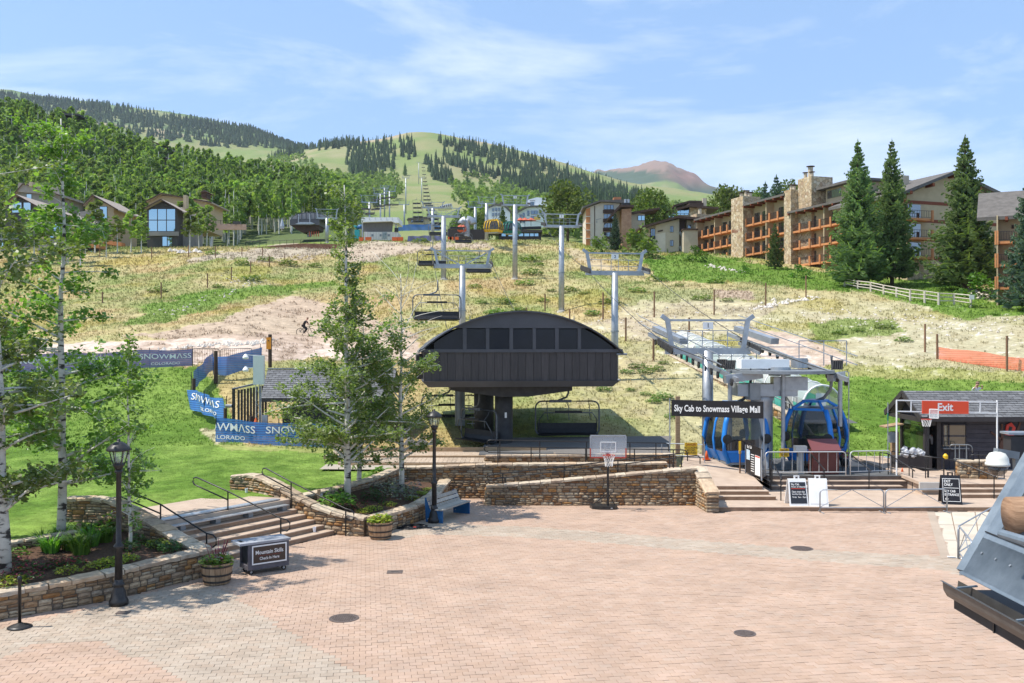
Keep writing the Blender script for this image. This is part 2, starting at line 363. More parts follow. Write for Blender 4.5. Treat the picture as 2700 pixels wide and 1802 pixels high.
# far ground
far=YG>235
FG=lerp(c3(.175,.225,.075)*np.ones_like(C),c3(.25,.245,.115)*np.ones_like(C),sm(nF,-.2,.4))
FG=lerp(FG,c3(.36,.29,.19)*np.ones_like(C),sm(fbm(XG/160+3,YG/200+8),.1,.4)*sm(YG,1300,1900)*.9)
C=np.where(far[...,None],FG,C)
C=np.where(((YG>235)&(YG<600)&(PXX<930))[...,None],c3(.10,.13,.05)*(1+.3*nF[...,None]),C)
C=np.where(((YG>2600)&(YG<4200))[...,None],lerp(c3(.13,.19,.08)*np.ones_like(C),c3(.24,.25,.12)*np.ones_like(C),sm(nF,-.1,.3)),C)
redm=sm(PXX+nF*60,1720,1800)*(YG>4300)*sm(-PYG,-505,-470)
C=np.where((YG>4300)[...,None],lerp(c3(.07,.10,.065)*np.ones_like(C),c3(.27,.16,.125)*np.ones_like(C),redm),C)
C=np.where(((YG>4300)&(PYG<452))[...,None],c3(.25,.175,.14),C)
def ground_mat():
 m,N,L,b=nt('meadow_ground'); b.inputs['Roughness'].default_value=.95; b.inputs['Specular IOR Level'].default_value=.1
 at=N.new('ShaderNodeVertexColor'); at.layer_name='Col'
 ge=N.new('ShaderNodeNewGeometry')
 n=N.new('ShaderNodeTexNoise'); n.inputs['Scale'].default_value=2.6; n.inputs['Detail'].default_value=9; n.inputs['Roughness'].default_value=.7; L.new(ge.outputs['Position'],n.inputs['Vector'])
 mr=N.new('ShaderNodeMapRange'); mr.inputs['From Min'].default_value=.3; mr.inputs['From Max'].default_value=.7; mr.inputs['To Min'].default_value=.62; mr.inputs['To Max'].default_value=1.35; L.new(n.outputs['Fac'],mr.inputs['Value'])
 x=N.new('ShaderNodeVectorMath'); x.operation='SCALE'; L.new(at.outputs['Color'],x.inputs[0]); L.new(mr.outputs['Result'],x.inputs['Scale']); L.new(x.outputs['Vector'],b.inputs['Base Color'])
 bn=N.new('ShaderNodeBump'); bn.inputs['Strength'].default_value=.6; bn.inputs['Distance'].default_value=.08; L.new(n.outputs['Fac'],bn.inputs['Height']); L.new(bn.outputs['Normal'],b.inputs['Normal'])
 return m
M['ground']=ground_mat()
# raised ground begins behind these walls (plan polygon of the low plaza that stays free of it)
PLAZA=[(-40,10),(-14.4,20.5),(-13.6,24.6),(-12.4,26.1),(-12.5,27.7),(-11.2,28.0),(-11.2,28.3),(-8.2,32.3),(-8.9,33.1),(-7.0,32.0),(-4.9,36.4),(-4.6,38.4),(-1.0,40.3),(7.0,40.5),(7.5,43.0),(10.5,46.0),(16.8,46.4),(40,46.2),(60,44),(60,10)]
def grid_obj(name,i0,i1,mask=None,**k):
 rows=range(i0,i1); nr=len(rows); idx=np.arange(nr*NPX).reshape(nr,NPX)
 V=np.stack([XG[i0:i1],YG[i0:i1],ZG[i0:i1]],-1).reshape(-1,3)
 q=np.stack([idx[:-1,:-1],idx[:-1,1:],idx[1:,1:],idx[1:,:-1]],-1).reshape(-1,4)
 if mask is not None:q=q[~mask[i0:i1-1,:-1].reshape(-1)]
 used=np.unique(q); rm=np.full(len(V),-1); rm[used]=np.arange(len(used)); q=rm[q]; V=V[used]
 me=bpy.data.meshes.new(name); me.vertices.add(len(V)); me.vertices.foreach_set('co',V.ravel())
 me.loops.add(q.size); me.loops.foreach_set('vertex_index',q.ravel()); me.polygons.add(len(q)); me.polygons.foreach_set('loop_start',np.arange(0,q.size,4)); me.polygons.foreach_set('loop_total',np.full(len(q),4))
 me.update(calc_edges=True); me.polygons.foreach_set('use_smooth',np.ones(len(q),bool))
 ca=me.color_attributes.new('Col','FLOAT_COLOR','POINT'); cc=np.ones((len(V),4)); cc[:,:3]=np.clip(C[i0:i1].reshape(-1,3)[used],0,1); ca.data.foreach_set('color',cc.ravel())
 me.materials.append(M['ground']); o=bpy.data.objects.new(name,me); link(o); return tag(o,**k)
msk=inpoly(XG,YG,PLAZA)
IH=int(np.searchsorted(LYG,math.log(300)))
grid_obj('hill',0,IH+1,msk,label='grassy ski slope and lawn rising behind the plaza',kind='structure')
grid_obj('mountains',IH,NLY,None,label='far wooded mountains with green ski runs',kind='structure')
# ---------------------------------------------------------------- plaza
STONES=[(.27,.17,.09),(.42,.32,.20),(.19,.095,.045),(.40,.21,.075),(.29,.23,.165),(.47,.385,.265),(.15,.105,.07),(.37,.25,.145),(.44,.32,.20),(.24,.13,.06)]
M['stone']=ramp_mat('wall_stone',STONES,nscale=2.2,namt=.5,bscale=5,bump=.7)
M['cap']=ramp_mat('cap_stone',[(.46,.36,.25),(.55,.46,.34),(.40,.30,.21),(.60,.50,.38),(.52,.36,.22)],nscale=2.0,namt=.4,bscale=6,bump=.5)
PINK=[(.41,.285,.205),(.435,.302,.22),(.42,.30,.222),(.445,.315,.236),(.40,.275,.196),(.43,.316,.24)]
GREY=[(.385,.31,.235),(.41,.335,.26),(.395,.305,.228),(.43,.355,.278),(.365,.292,.222),(.40,.31,.232)]
M['pave_p']=ramp_mat('pink_paver',PINK,island=True,nscale=.8,namt=.16,bump=.12,bscale=30,coords='World')
M['pave_g']=ramp_mat('grey_paver',GREY,island=True,nscale=.8,namt=.16,bump=.12,bscale=30,coords='World')
M['pave_po']=ramp_mat('pink_paver_single',PINK,nscale=.8,namt=.16,bump=.12,bscale=30,coords='World')
M['pave_go']=ramp_mat('grey_paver_single',GREY,nscale=.8,namt=.16,bump=.12,bscale=30,coords='World')
M['sand']=mat('joint_sand',(.22,.145,.098),(.28,.19,.13),rough=.95,scale=6)
PAVE=[(-16,15.5),(-16,19.5),(-14,20.4),(-11.8,21.3),(-10.9,22.1),(-9.9,23.0),(-9.0,24.4),(-8.3,25.3),(-8.2,26.2),(-8.62,26.83),(-5.77,31.05),(-4.7,30.65),(-3.1,33.5),(-2.45,38.35),(-1.2,38.35),(-1.2,36.5),(7.3,36.5),(7.55,34.75),(8.1,34.75),(8.1,35.25),(24,35.25),(24,15.5)]
plaza=MB().quad((-60,4,-.030),(60,4,-.030),(60,52,-.030),(-60,52,-.030)).build('plaza',M['sand'],label='brick paved plaza with pink field and grey bands',kind='structure')
def paver_mesh(name,lx,ly,m):
 a,b,e=lx/2-.003,ly/2-.003,.007
 vs=[(-a,-b,-.03),(a,-b,-.03),(a,b,-.03),(-a,b,-.03),(-a,-b,-.004),(a,-b,-.004),(a,b,-.004),(-a,b,-.004),(-a+e,-b+e,0),(a-e,-b+e,0),(a-e,b-e,0),(-a+e,b-e,0)]
 me=bpy.data.meshes.new(name); me.from_pydata(vs,[],[(0,1,5,4),(1,2,6,5),(2,3,7,6),(3,0,4,7),(4,5,9,8),(5,6,10,9),(6,7,11,10),(7,4,8,11),(8,9,10,11)]); me.update(); me.materials.append(m); return me
def ptin(x,y,poly):return bool(inpoly(np.array([x]),np.array([y]),poly)[0])
def gp(*a):return [tuple(G(x,y)[:2]) for x,y in a]
BAND1=gp((-60,1672),(150,1625),(430,1552),(545,1540),(640,1585),(780,1680),(930,1765),(1080,1860),(560,1860),(420,1760),(260,1690),(90,1700),(-60,1760))
BAND2=gp((985,1408),(1150,1345),(1190,1345),(1215,1384),(1410,1390),(1700,1412),(1900,1430),(2220,1455),(2450,1466),(2640,1474),(2760,1480),(2760,1530),(2600,1535),(2470,1502),(2250,1488),(1900,1459),(1600,1432),(1325,1414),(1120,1409),(1000,1430))
SLABS=gp((2462,1349),(2760,1349),(2760,1480),(2500,1470))
PL,PW,th=.245,.172,R(9)
pc,ps=math.cos(th),math.sin(th)
pts=[]
for i in range(-150,150):
 for j in range(-15,160):
  u=(i+.5*(j%2))*PL; v=j*PW
  x,y=u*pc-v*ps,15.0+u*ps+v*pc
  if 15.6<y<39 and abs(x)<y*.57+.6:pts.append((x,y))
pa=np.array(pts); ok=inpoly(pa[:,0],pa[:,1],PAVE)&~inpoly(pa[:,0],pa[:,1],SLABS); pa=pa[ok]
gy=inpoly(pa[:,0],pa[:,1],BAND1)|inpoly(pa[:,0],pa[:,1],BAND2)
vis=(np.abs(pa[:,0])<pa[:,1]*.548)&(pa[:,1]>17.35)
order=np.argsort(np.where(vis,pa[:,1],999))
single=set(order[:295].tolist())
pm={False:paver_mesh('paver',PL,PW,M['pave_po']),True:paver_mesh('paver',PL,PW,M['pave_go'])}
bulk={False:MB(),True:MB()}
pv=[v.co.copy() for v in pm[False].vertices]; pf=[tuple(p.vertices) for p in pm[False].polygons]
for k in range(len(pa)):
 x,y=pa[k]; dz=U(-.004,.004); g=bool(gy[k])
 if k in single:
  o=inst('paver',pm[g],plaza,(x,y,dz),(U(-.006,.006),U(-.006,.006),th+U(-.01,.01)))
 else :
  a=th+U(-.01,.01); ca,sa=math.cos(a),math.sin(a); tx,ty=U(-.006,.006),U(-.006,.006)
  bulk[g].add([(x+p.x*ca-p.y*sa,y+p.x*sa+p.y*ca,p.z+dz+p.x*tx+p.y*ty) for p in pv],pf)
bulk[False].build('paving_pink',M['pave_p'],plaza,kind='stuff')
bulk[True].build('paving_grey',M['pave_g'],plaza,kind='stuff')
# concrete slabs in the plaza's far corner
sa_,sb_,sc_,sd_=[Vector((x,y,-.012)) for x,y in SLABS]
sa_.x-=.25; sd_.x-=.25
MB().slab((sd_.x-.02,sd_.y-.12,.006),(sd_.x+.26,sd_.y-.12,.006),(sa_.x+.26,sa_.y-.02,.006),(sa_.x-.02,sa_.y-.02,.006),.03).build('edge_course',M['pave_go'],plaza)
M['slab']=mat('slab_concrete',(.47,.40,.31),(.56,.49,.385),rough=.9,scale=1.1,bump=.1,bscale=50,rand=.05)
for i in range(5):
 for j in range(3):
  f= lambda u,v:(sd_.lerp(sc_,u)).lerp(sa_.lerp(sb_,u),v)
  e=.004
  MB().slab(f(i/5+e,j/3+e),f((i+1)/5-e,j/3+e),f((i+1)/5-e,(j+1)/3-e),f(i/5+e,(j+1)/3-e),.05).build('concrete_slab',M['slab'],plaza)
# ---------------------------------------------------------------- stone walls
def stone_mesh(k):
 r=random.Random(100+k); nx,nz=3,2; vs=[]; grid={}
 for i in range(nx+1):
  for j in range(nz+1):
   bx,bz=i in (0,nx),j in (0,nz); x=i/nx-.5; z=j/nz-.5; y=.5+r.uniform(-.09,.09)
   if bx or bz:y=.30+r.uniform(-.05,.05)
   if bx and bz:x*=r.uniform(.86,.96); z*=r.uniform(.82,.94); y=.22
   else :x+=r.uniform(-.03,.03)*( not bx); z+=r.uniform(-.05,.05)
   if bx:x*=r.uniform(.94,1.0)
   if bz:z=(.5 if z>0 else -.5)*r.uniform(.90,1.0)
   grid[i,j]=len(vs); vs.append((x,y,z))
 fs=[(grid[i,j],grid[i+1,j],grid[i+1,j+1],grid[i,j+1])[::-1] for i in range(nx) for j in range(nz)]
 loop=[(i,0) for i in range(nx)]+[(nx,j) for j in range(nz)]+[(i,nz) for i in range(nx,0,-1)]+[(0,j) for j in range(nz,0,-1)]
 b0=len(vs)
 for q in loop:x,y,z=vs[grid[q]]; vs.append((x*.97,-.5,z*.97))
 n=len(loop)
 for a in range(n):b=(a+1)%n; fs.append((grid[loop[a]],b0+a,b0+b,grid[loop[b]])[::-1])
 me=bpy.data.meshes.new('stone'); me.from_pydata(vs,[],fs); me.update(); me.materials.append(M['stone']); return me
SM=[stone_mesh(k) for k in range(10)]
def cap_mesh(k):
 r=random.Random(300+k); vs=[]; nx=3
 for i in range(nx+1):
  x=(i/nx-.5)*.985
  for y,z in ((-.5,-.5),(-.5,.28),(-.36,.5),(.36,.5),(.5,.28),(.5,-.5)):
   vs.append((x+r.uniform(-.01,.01),y+r.uniform(-.035,.035),z+r.uniform(-.10,.10)))
 fs=[(i*6+j,i*6+(j+1)%6,i*6+6+(j+1)%6,i*6+6+j) for i in range(nx) for j in range(6)]+[tuple(range(6))[::-1],tuple(range(nx*6,nx*6+6))]
 me=bpy.data.meshes.new('cap_stone'); me.from_pydata(vs,[],fs); me.update(); me.materials.append(M['cap']); return me
CM=[cap_mesh(k) for k in range(6)]
def stone_wall(name,label,path,t=.42,sides=(1,),hmin=.09,hmax=.16,lmin=.14,lmax=.42,cap=.10,ends=(True,True),cat='stone wall',capw=.06):
 """path: (x, y, ztop, zbottom); side +1 is on the right of the walking direction"""
 w=thing(name,label,cat,(path[0][0],path[0][1],path[0][3]))
 pp=[Vector((p[0],p[1],0)) for p in path]; S=[0]
 for a,b in zip(pp,pp[1:]):S.append(S[-1]+(b-a).length)
 L=S[-1]
 def at(s):
  s=min(max(s,0),L); i=max(j for j in range(len(S)-1) if S[j]<=s+1e-9); f=(s-S[i])/(S[i+1]-S[i])
  return pp[i].lerp(pp[i+1],f),path[i][2]*(1-f)+path[i+1][2]*f,path[i][3]*(1-f)+path[i+1][3]*f
 def tan(s):
  d=at(min(s+.12,L))[0]-at(max(s-.12,0))[0]; return d.normalized()
 core=MB(); n=max(2,int(L/.25)); ht=t/2-.035
 ring=[]
 for i in range(n+1):
  s=L*i/n; p,zt,zb=at(s); d=tan(s); nr=Vector((d.y,-d.x,0))
  ring.append([p+nr*ht+Vector((0,0,zb-.05)),p+nr*ht+Vector((0,0,zt-cap+.01)),p-nr*ht+Vector((0,0,zt-cap+.01)),p-nr*ht+Vector((0,0,zb-.05))])
 for a,b in zip(ring,ring[1:]):
  for k in range(4):core.quad(a[k],a[(k+1)%4],b[(k+1)%4],b[k])
 core.quad(*ring[0][::-1]); core.quad(*ring[-1]); core.build('mortar_core',M['mortar'],w)
 zb0=min(p[3] for p in path); zt1=max(p[2] for p in path)
 for sd in sides:
  z=zb0
  while z<zt1-cap-.03:
   h=U(hmin,hmax); s=-U(0,.1)
   while s<L-.04:
    l=U(lmin,lmax); sm_=s+l/2
    if s+l>L-lmin*.6:l=L-s; sm_=s+l/2
    p,zt,zb=at(sm_); top=min(z+h,zt-cap); bot=max(z,zb-.02)
    if s+l>0 and top-bot>.035 and l>.05:
     d=tan(sm_); nr=Vector((d.y,-d.x,0))*sd; c=p+nr*(t/2-.05)
# split some tall courses in two
     rows=[(bot,top)] if (top-bot<.13 or U(0,1)<.6) else [(bot,(bot+top)/2),((bot+top)/2,top)]
     for b0,t0 in rows:
      inst('stone',rnd.choice(SM),w,(c.x,c.y,(b0+t0)/2),(0,0,math.atan2(-nr.x,nr.y)),(max(l-.012,.04),.10,max(t0-b0-.010,.03)))
    s+=l
   z+=h
 for e,s in ((0,0.0),(1,L)):
  if not ends[e]:continue
  p,zt,zb=at(s); d=tan(s)*(1 if e else -1); z=zb
  while z<zt-cap-.03:
   h=min(U(hmin,hmax),zt-cap-z); k=rnd.choice((1,2));
   if h>.03:
    cuts=[0,1] if k==1 else [0,U(.35,.65),1]
    for a,b in zip(cuts,cuts[1:]):
     cc=p+d*.01+Vector((-d.y,d.x,0))*((a+b)/2-.5)*t
     inst('stone',rnd.choice(SM),w,(cc.x,cc.y,z+h/2),(0,0,math.atan2(-d.x,d.y)),((b-a)*t-.01,.10,h-.01))
   z+=h
 s=0
 while s<L-.05 and cap:
  l=U(.38,.8)
  if s+l>L-.25:l=L-s
  p,zt,zb=at(s+l/2); p0,z0,_=at(s); p1,z1,_=at(s+l); d=p1-p0; sl_=math.atan2(z1-z0,d.length)
  inst('cap_stone',rnd.choice(CM),w,(p.x,p.y,zt-cap/2+.005),(0,-sl_,math.atan2(d.y,d.x)),(l-.012,t+capw,cap))
  s+=l
 return w
WL=[(-13.4,28.0,1.72,.95),(-12.5,27.95,1.74,.95),(-11.8,27.75,1.66,.85),(-11.1,27.35,1.45,.7),(-10.2,26.75,1.18,.5),(-9.3,26.1,.92,.2),(-8.45,25.42,.74,0)]
stone_wall('stair_wing_wall','curved stone wing wall beside the slender aspen and black lamp post',WL,t=.46,hmin=.10,hmax=.17,ends=(True,False))
stone_wall('planter_wall','low stone planter wall behind the black stanchion post',[(-16.5,19.4,.60,0),(-14,20.35,.62,0),(-11.95,21.35,.64,0),(-11.0,22.15,.66,0),(-10.0,23.1,.70,0),(-9.1,24.45,.73,0),(-8.4,25.42,.75,0)],t=.42,hmin=.12,hmax=.20,lmin=.18,lmax=.42,ends=(False,True),cap=.12)
stone_wall('planter_curb','low stone curb between the left flower bed and the lawn',[(-18,22.4,1.06,.8),(-15,23.9,1.06,.85),(-13.3,24.8,1.08,.9),(-12.25,26.1,1.10,.9)],t=.3,ends=(False,True),cap=.07,cat='stone curb')
WR=[(-10.05,33.65,1.60,1.0),(-9.3,33.4,1.66,1.0),(-8.6,32.85,1.58,.9),(-7.9,32.15,1.42,.8),(-7.2,31.62,1.15,.5),(-6.4,31.25,.88,.2),(-5.6,30.95,.70,0),(-4.8,30.72,.62,0)]
stone_wall('stair_wing_wall','curved stone wing wall between the stairs and the middle flower bed',WR,t=.46,ends=(True,False))
stone_wall('planter_wall','low stone planter wall behind the wooden bench',[(-4.82,30.72,.62,0),(-4.1,31.9,.62,0),(-3.45,33.3,.62,0),(-3.0,35.2,.66,0),(-2.75,38.1,.8,0)],t=.42,hmin=.12,hmax=.19,ends=(True,False),cap=.12)
stone_wall('planter_curb','stone curb between the middle flower bed and the boardwalk',[(-7.3,31.95,1.16,.9),(-6.2,33.6,1.2,.95),(-5.3,35.5,1.26,.95),(-4.7,38.0,1.32,.6)],t=.36,ends=(False,False),cap=.09,cat='stone curb')
stone_wall('ramp_wall','stone wall behind the ramp handrails, beside the bench',[(-4.75,38.25,1.30,.5),(-2.9,38.3,1.33,0),(-1.0,38.3,1.42,0),(3.0,38.4,1.44,.4),(6.4,38.5,1.46,.9)],t=.40,ends=(False,False))
stone_wall('ramp_wall','stone wall with sloping cap directly behind the basketball hoop',[(-1.02,36.65,.77,0),(2.0,36.62,1.02,0),(5.0,36.62,1.30,0),(7.25,36.62,1.50,0)],t=.42,ends=(True,False),lmin=.16)
stone_wall('ramp_end_wall','short stone wall stepping down beside the brown concrete stairs',[(7.42,36.85,1.50,0),(7.45,36.0,1.20,0),(7.55,34.95,.74,0)],t=.50,sides=(1,-1),ends=(False,True))
stone_wall('ramp_wall','low stone wall farthest back under the ramp handrails',[(-1.15,40.35,1.52,1.0),(3,40.4,1.54,1.0),(7.1,40.5,1.58,1.0)],t=.36,ends=(True,True),cap=.09)
# ramp surfaces between the walls
MB().quad((-1.1,36.7,.12),(7.3,36.7,.98),(7.3,38.4,.98),(-1.1,38.4,.12)).quad((-1.1,38.4,1.10),(7.3,38.4,1.0),(7.3,40.4,1.0),(-1.1,40.4,1.14)).build('ramp_path',M['conc'],label='concrete ramp between the stone walls',kind='structure')
# ---------------------------------------------------------------- wide stairs on the left
BL,BR=Vector((-8.66,26.77,0)),Vector((-5.8,31.02,0)); DN=Vector((-.945,.328,0)); TD=.375; RS=.15
def st(a,b,z):return BL.lerp(BR,a)+DN*b+Vector((0,0,z))
stairs=thing('concrete_stairs','wide brown concrete stairs up to the lawn','stairs',BL)
for i in range(5):
 b0=i*TD; z=(i+1)*RS
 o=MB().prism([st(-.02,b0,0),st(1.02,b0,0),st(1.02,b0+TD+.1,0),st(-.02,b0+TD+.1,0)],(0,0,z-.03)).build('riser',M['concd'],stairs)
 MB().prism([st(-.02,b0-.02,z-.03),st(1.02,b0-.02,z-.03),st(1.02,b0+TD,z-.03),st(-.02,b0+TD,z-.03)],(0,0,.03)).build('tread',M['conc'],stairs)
MB().prism([st(-.02,5*TD-.04,.55),st(1.03,5*TD-.04,.55),st(1.0,4.6,.55),st(-.02,4.6,.55)],(0,0,.505)).build('landing',M['conc'],stairs)
M['grate']=mat('metal_grate',(.40,.42,.43),(.52,.54,.55),rough=.4,metal=.6,scale=20)
for b0,z in ((4*TD+.06,.905),(4*TD+.42,1.075)):
 g=MB().prism([st(.03,b0,z),st(.93,b0,z),st(.93,b0+.3,z),st(.03,b0+.3,z)],(0,0,.035)).build('grate_tread',M['grate'],stairs)
 for a in (.10,.35,.60,.88):MB().prism([st(a,b0+.04,z-.15),st(a+.035,b0+.04,z-.15),st(a+.035,b0+.26,z-.15),st(a,b0+.26,z-.15)],(0,0,.14)).build('bracket',M['galv_d'],stairs)
def handrail(name,label,foot,mid,top,h=.9):
 foot,mid,top=map(Vector,(foot,mid,top)); w=thing(name,label,'handrail',foot); Z=Vector((0,0,1))
 d0=Vector((foot.x-mid.x,foot.y-mid.y,0)).normalized(); d1=Vector((top.x-mid.x,top.y-mid.y,0)).normalized()
 a=foot+Z*h; b=mid+Z*h; c=top+Z*h
 MB().tube([foot+Z*.55,foot+d0*.22+Z*.52,foot+d0*.32+Z*.60,foot+d0*.32+Z*.78,foot+d0*.22+Z*(h-.03),a,b,c,c+d1*.12-Z*.03,c+d1*.16-Z*.14,c+d1*.10-Z*.24,c-Z*.27,b-Z*.27],.024,8).build('rail',M['black'],w,smooth=True)
 MB().cyl(foot,a,.024,n=8).build('post',M['black'],w); MB().cyl(mid,b,.024,n=8).build('post',M['black'],w)
 return w
handrail('handrail','black pipe handrail beside the stone planter at the near end of the stairs',(-8.75,26.62,0),(-10.25,27.1,.75),(-11.75,27.95,1.1))
handrail('handrail','black pipe handrail down the middle of the wide stairs',(-7.2,28.93,0),(-9.02,29.5,.75),(-10.2,30.05,1.12))
handrail('handrail','black pipe handrail beside the barrel planter with yellow green flowers',(-5.48,30.62,0),(-7.5,31.55,.75),(-8.5,32.05,1.15))
# ---------------------------------------------------------------- ramp handrails
def pipe_rail(name,label,pts,posts,h=.86,low=None,r=.023,m=None,loop=True,cat='handrail'):
 m=m or M['black']; w=thing(name,label,cat,pts[0]); Z=Vector((0,0,1)); P_=[Vector(p) for p in pts]
 d0=(P_[0]-P_[1]).normalized(); d1=(P_[-1]-P_[-2]).normalized(); t=[p+Z*h for p in P_]
 if loop:
  path=[t[0]-Z*.22,t[0]+d0*.12-Z*.20,t[0]+d0*.18-Z*.10,t[0]+d0*.12-Z*.02]+t+[t[-1]+d1*.12-Z*.03,t[-1]+d1*.18-Z*.12,t[-1]+d1*.18-Z*.35]
 else :path=t
 MB().tube(path,r,8).build('rail',m,w,smooth=True)
 if low:MB().tube([p+Z*low for p in P_],r*.85,6).build('lower_rail',m,w,smooth=True)
 for f in posts:
  s=f*(len(P_)-1); i=min(int(s),len(P_)-2); p=P_[i].lerp(P_[i+1],s-i); MB().cyl(p,p+Z*h,r,n=8).build('post',m,w)
 return w
pipe_rail('ramp_handrail','black ramp handrail just above the sloping cap of the front stone wall',[(-.75,36.95,.05),(7.3,36.95,.98)],(.06,.38,.66,.93),h=.92)
pipe_rail('ramp_handrail','second black ramp handrail running along the back stone wall',[(-.85,37.95,.1),(7.0,38.0,.98)],(.06,.38,.66,.93),h=.90)
pipe_rail('ramp_handrail','black double handrail in front of the timber loading deck',[(-1.0,39.1,1.15),(7.2,39.1,1.0)],(.05,.22,.5,.75,.95),h=.88,low=.62)
pipe_rail('ramp_handrail','black handrail on the farthest low stone wall',[(-.9,40.1,1.4),(6.6,40.2,1.25)],(.05,.28,.55,.8,.95),h=.80)
# ---------------------------------------------------------------- lettering
_tm={}
def text_verts(s,size,off=.0,al='CENTER'):
 k=(s,off,al)
 if k not in _tm:
  c=bpy.data.curves.new('t','FONT'); c.body=s; c.align_x=al; c.align_y='CENTER'; c.offset=off; c.resolution_u=3; c.fill_mode='FRONT'
  o=bpy.data.objects.new('t',c); COL.objects.link(o); bpy.context.view_layer.update()
  me=o.evaluated_get(bpy.context.evaluated_depsgraph_get()).to_mesh()
  _tm[k]=([(v.co.x,v.co.y) for v in me.vertices],[tuple(p.vertices) for p in me.polygons])
  bpy.data.objects.remove(o); bpy.data.curves.remove(c)
 v,f=_tm[k]; return [(x*size,y*size) for x,y in v],f
def lettering(s,size,origin,ux,uy,m,parent,off=.0,al='CENTER',fn=None,squash=1.0,name='lettering',flip=False,fit=None):
 v,f=text_verts(s,size,off,al); ux=Vector(ux).normalized(); uy=Vector(uy).normalized(); o=Vector(origin)
 if fit:squash=fit/(max(x for x,y in v)-min(x for x,y in v))
 mb=MB(); sg=-1 if flip else 1
 mb.add([fn(x*squash*sg,y) if fn else o+ux*(x*squash*sg)+uy*y for x,y in v],f)
 return mb.build(name,m,parent)
# ---------------------------------------------------------------- street furniture
def lamp_post(label,base):
 w=thing('lamp_post',label,'lamp post',base); b=Vector(base)
 MB().lathe(b,[(.225,0),(.225,.10),(.21,.14),(.18,.20),(.17,.30),(.12,.42),(.115,.46),(.135,.48),(.135,.52),(.10,.55),(.095,.62)],18).build('base',M['iron'],w,smooth=True)
 MB().lathe(b,[(.09,.55),(.085,1.35),(.11,1.37),(.12,1.42),(.10,1.46),(.065,1.50),(.06,3.18),(.09,3.20),(.09,3.25),(.065,3.28)],16).build('shaft',M['iron'],w,smooth=True)
 MB().lathe(b,[(.065,3.26),(.11,3.34),(.13,3.38),(.13,3.42),(.06,3.45)],16).build('collar',M['iron'],w,smooth=True)
 for k in range(6):
  t=k*math.pi/3+.3; e=Vector((math.cos(t),math.sin(t),0))
  MB().tube([b+e*.12+Vector((0,0,3.40)),b+e*.17+Vector((0,0,3.55)),b+e*.215+Vector((0,0,3.76))],.014,5).build('cage_bar',M['iron'],w)
 MB().lathe(b,[(.10,3.43),(.16,3.56),(.19,3.74),(.02,3.75)],12).build('glass',M['lampglass'],w,smooth=True)
 rf=MB().lathe(b,[(.28,3.735),(.285,3.77),(.25,3.82),(.17,3.90),(.08,3.95),(.04,3.96),(.045,4.0),(.01,4.03)],18).build('lamp_roof',M['iron'],w,smooth=True)
 return w
M['lampglass']=mat('lamp_glass',(.75,.80,.75),rough=.1,alpha=.22,spec=.6)
lamp_post('black street lamp rising in front of the flower bed beside the stairs',G(313,1595))
lamp_post('black street lamp standing at the end of the wooden bench',G(1145,1378))
sb=G(52,1655); w=thing('stanchion_post','short black stanchion post on a round base','stanchion',sb)
MB().lathe(sb,[(.26,0),(.26,.02),(.20,.05),(.08,.09),(.05,.11)],20).build('base',M['iron'],w,smooth=True)
MB().lathe(sb,[(.035,.09),(.035,1.02),(.045,1.03),(.045,1.13),(.02,1.15)],12).build('shaft',M['black'],w,smooth=True)
# barrel planters
M['stave']=mat('barrel_stave',(.30,.185,.10),(.44,.29,.17),rough=.8,scale=3,stretch=(6,6,1),bump=.2,rand=.2)
M['hoop']=mat('barrel_hoop',(.03,.025,.022),(.07,.055,.045),rough=.6,metal=.3,scale=8)
M['soil']=mat('dark_mulch',(.055,.030,.018),(.13,.07,.04),rough=1,scale=14,bump=1.0,bscale=35)
M['leaf_lime']=leaf_mat('lime_leaves',(.20,.30,.03),(.36,.42,.05))
M['leaf_gr']=leaf_mat('bed_leaves',(.07,.17,.02),(.16,.28,.04))
M['leaf_dk']=leaf_mat('dark_leaves',(.035,.085,.02),(.07,.13,.03))
M['leaf_silv']=leaf_mat('silver_leaves',(.16,.20,.13),(.24,.28,.20))
M['fl_pink']=leaf_mat('pink_petals',(.38,.03,.13),(.55,.09,.25))
M['fl_white']=leaf_mat('white_petals',(.62,.62,.52),(.78,.78,.70))
M['fl_yel']=leaf_mat('yellow_petals',(.55,.44,.03),(.68,.58,.08))
M['fl_pur']=leaf_mat('purple_petals',(.17,.15,.23),(.27,.25,.34))
M['fl_red']=leaf_mat('maroon_petals',(.14,.02,.03),(.30,.04,.07))
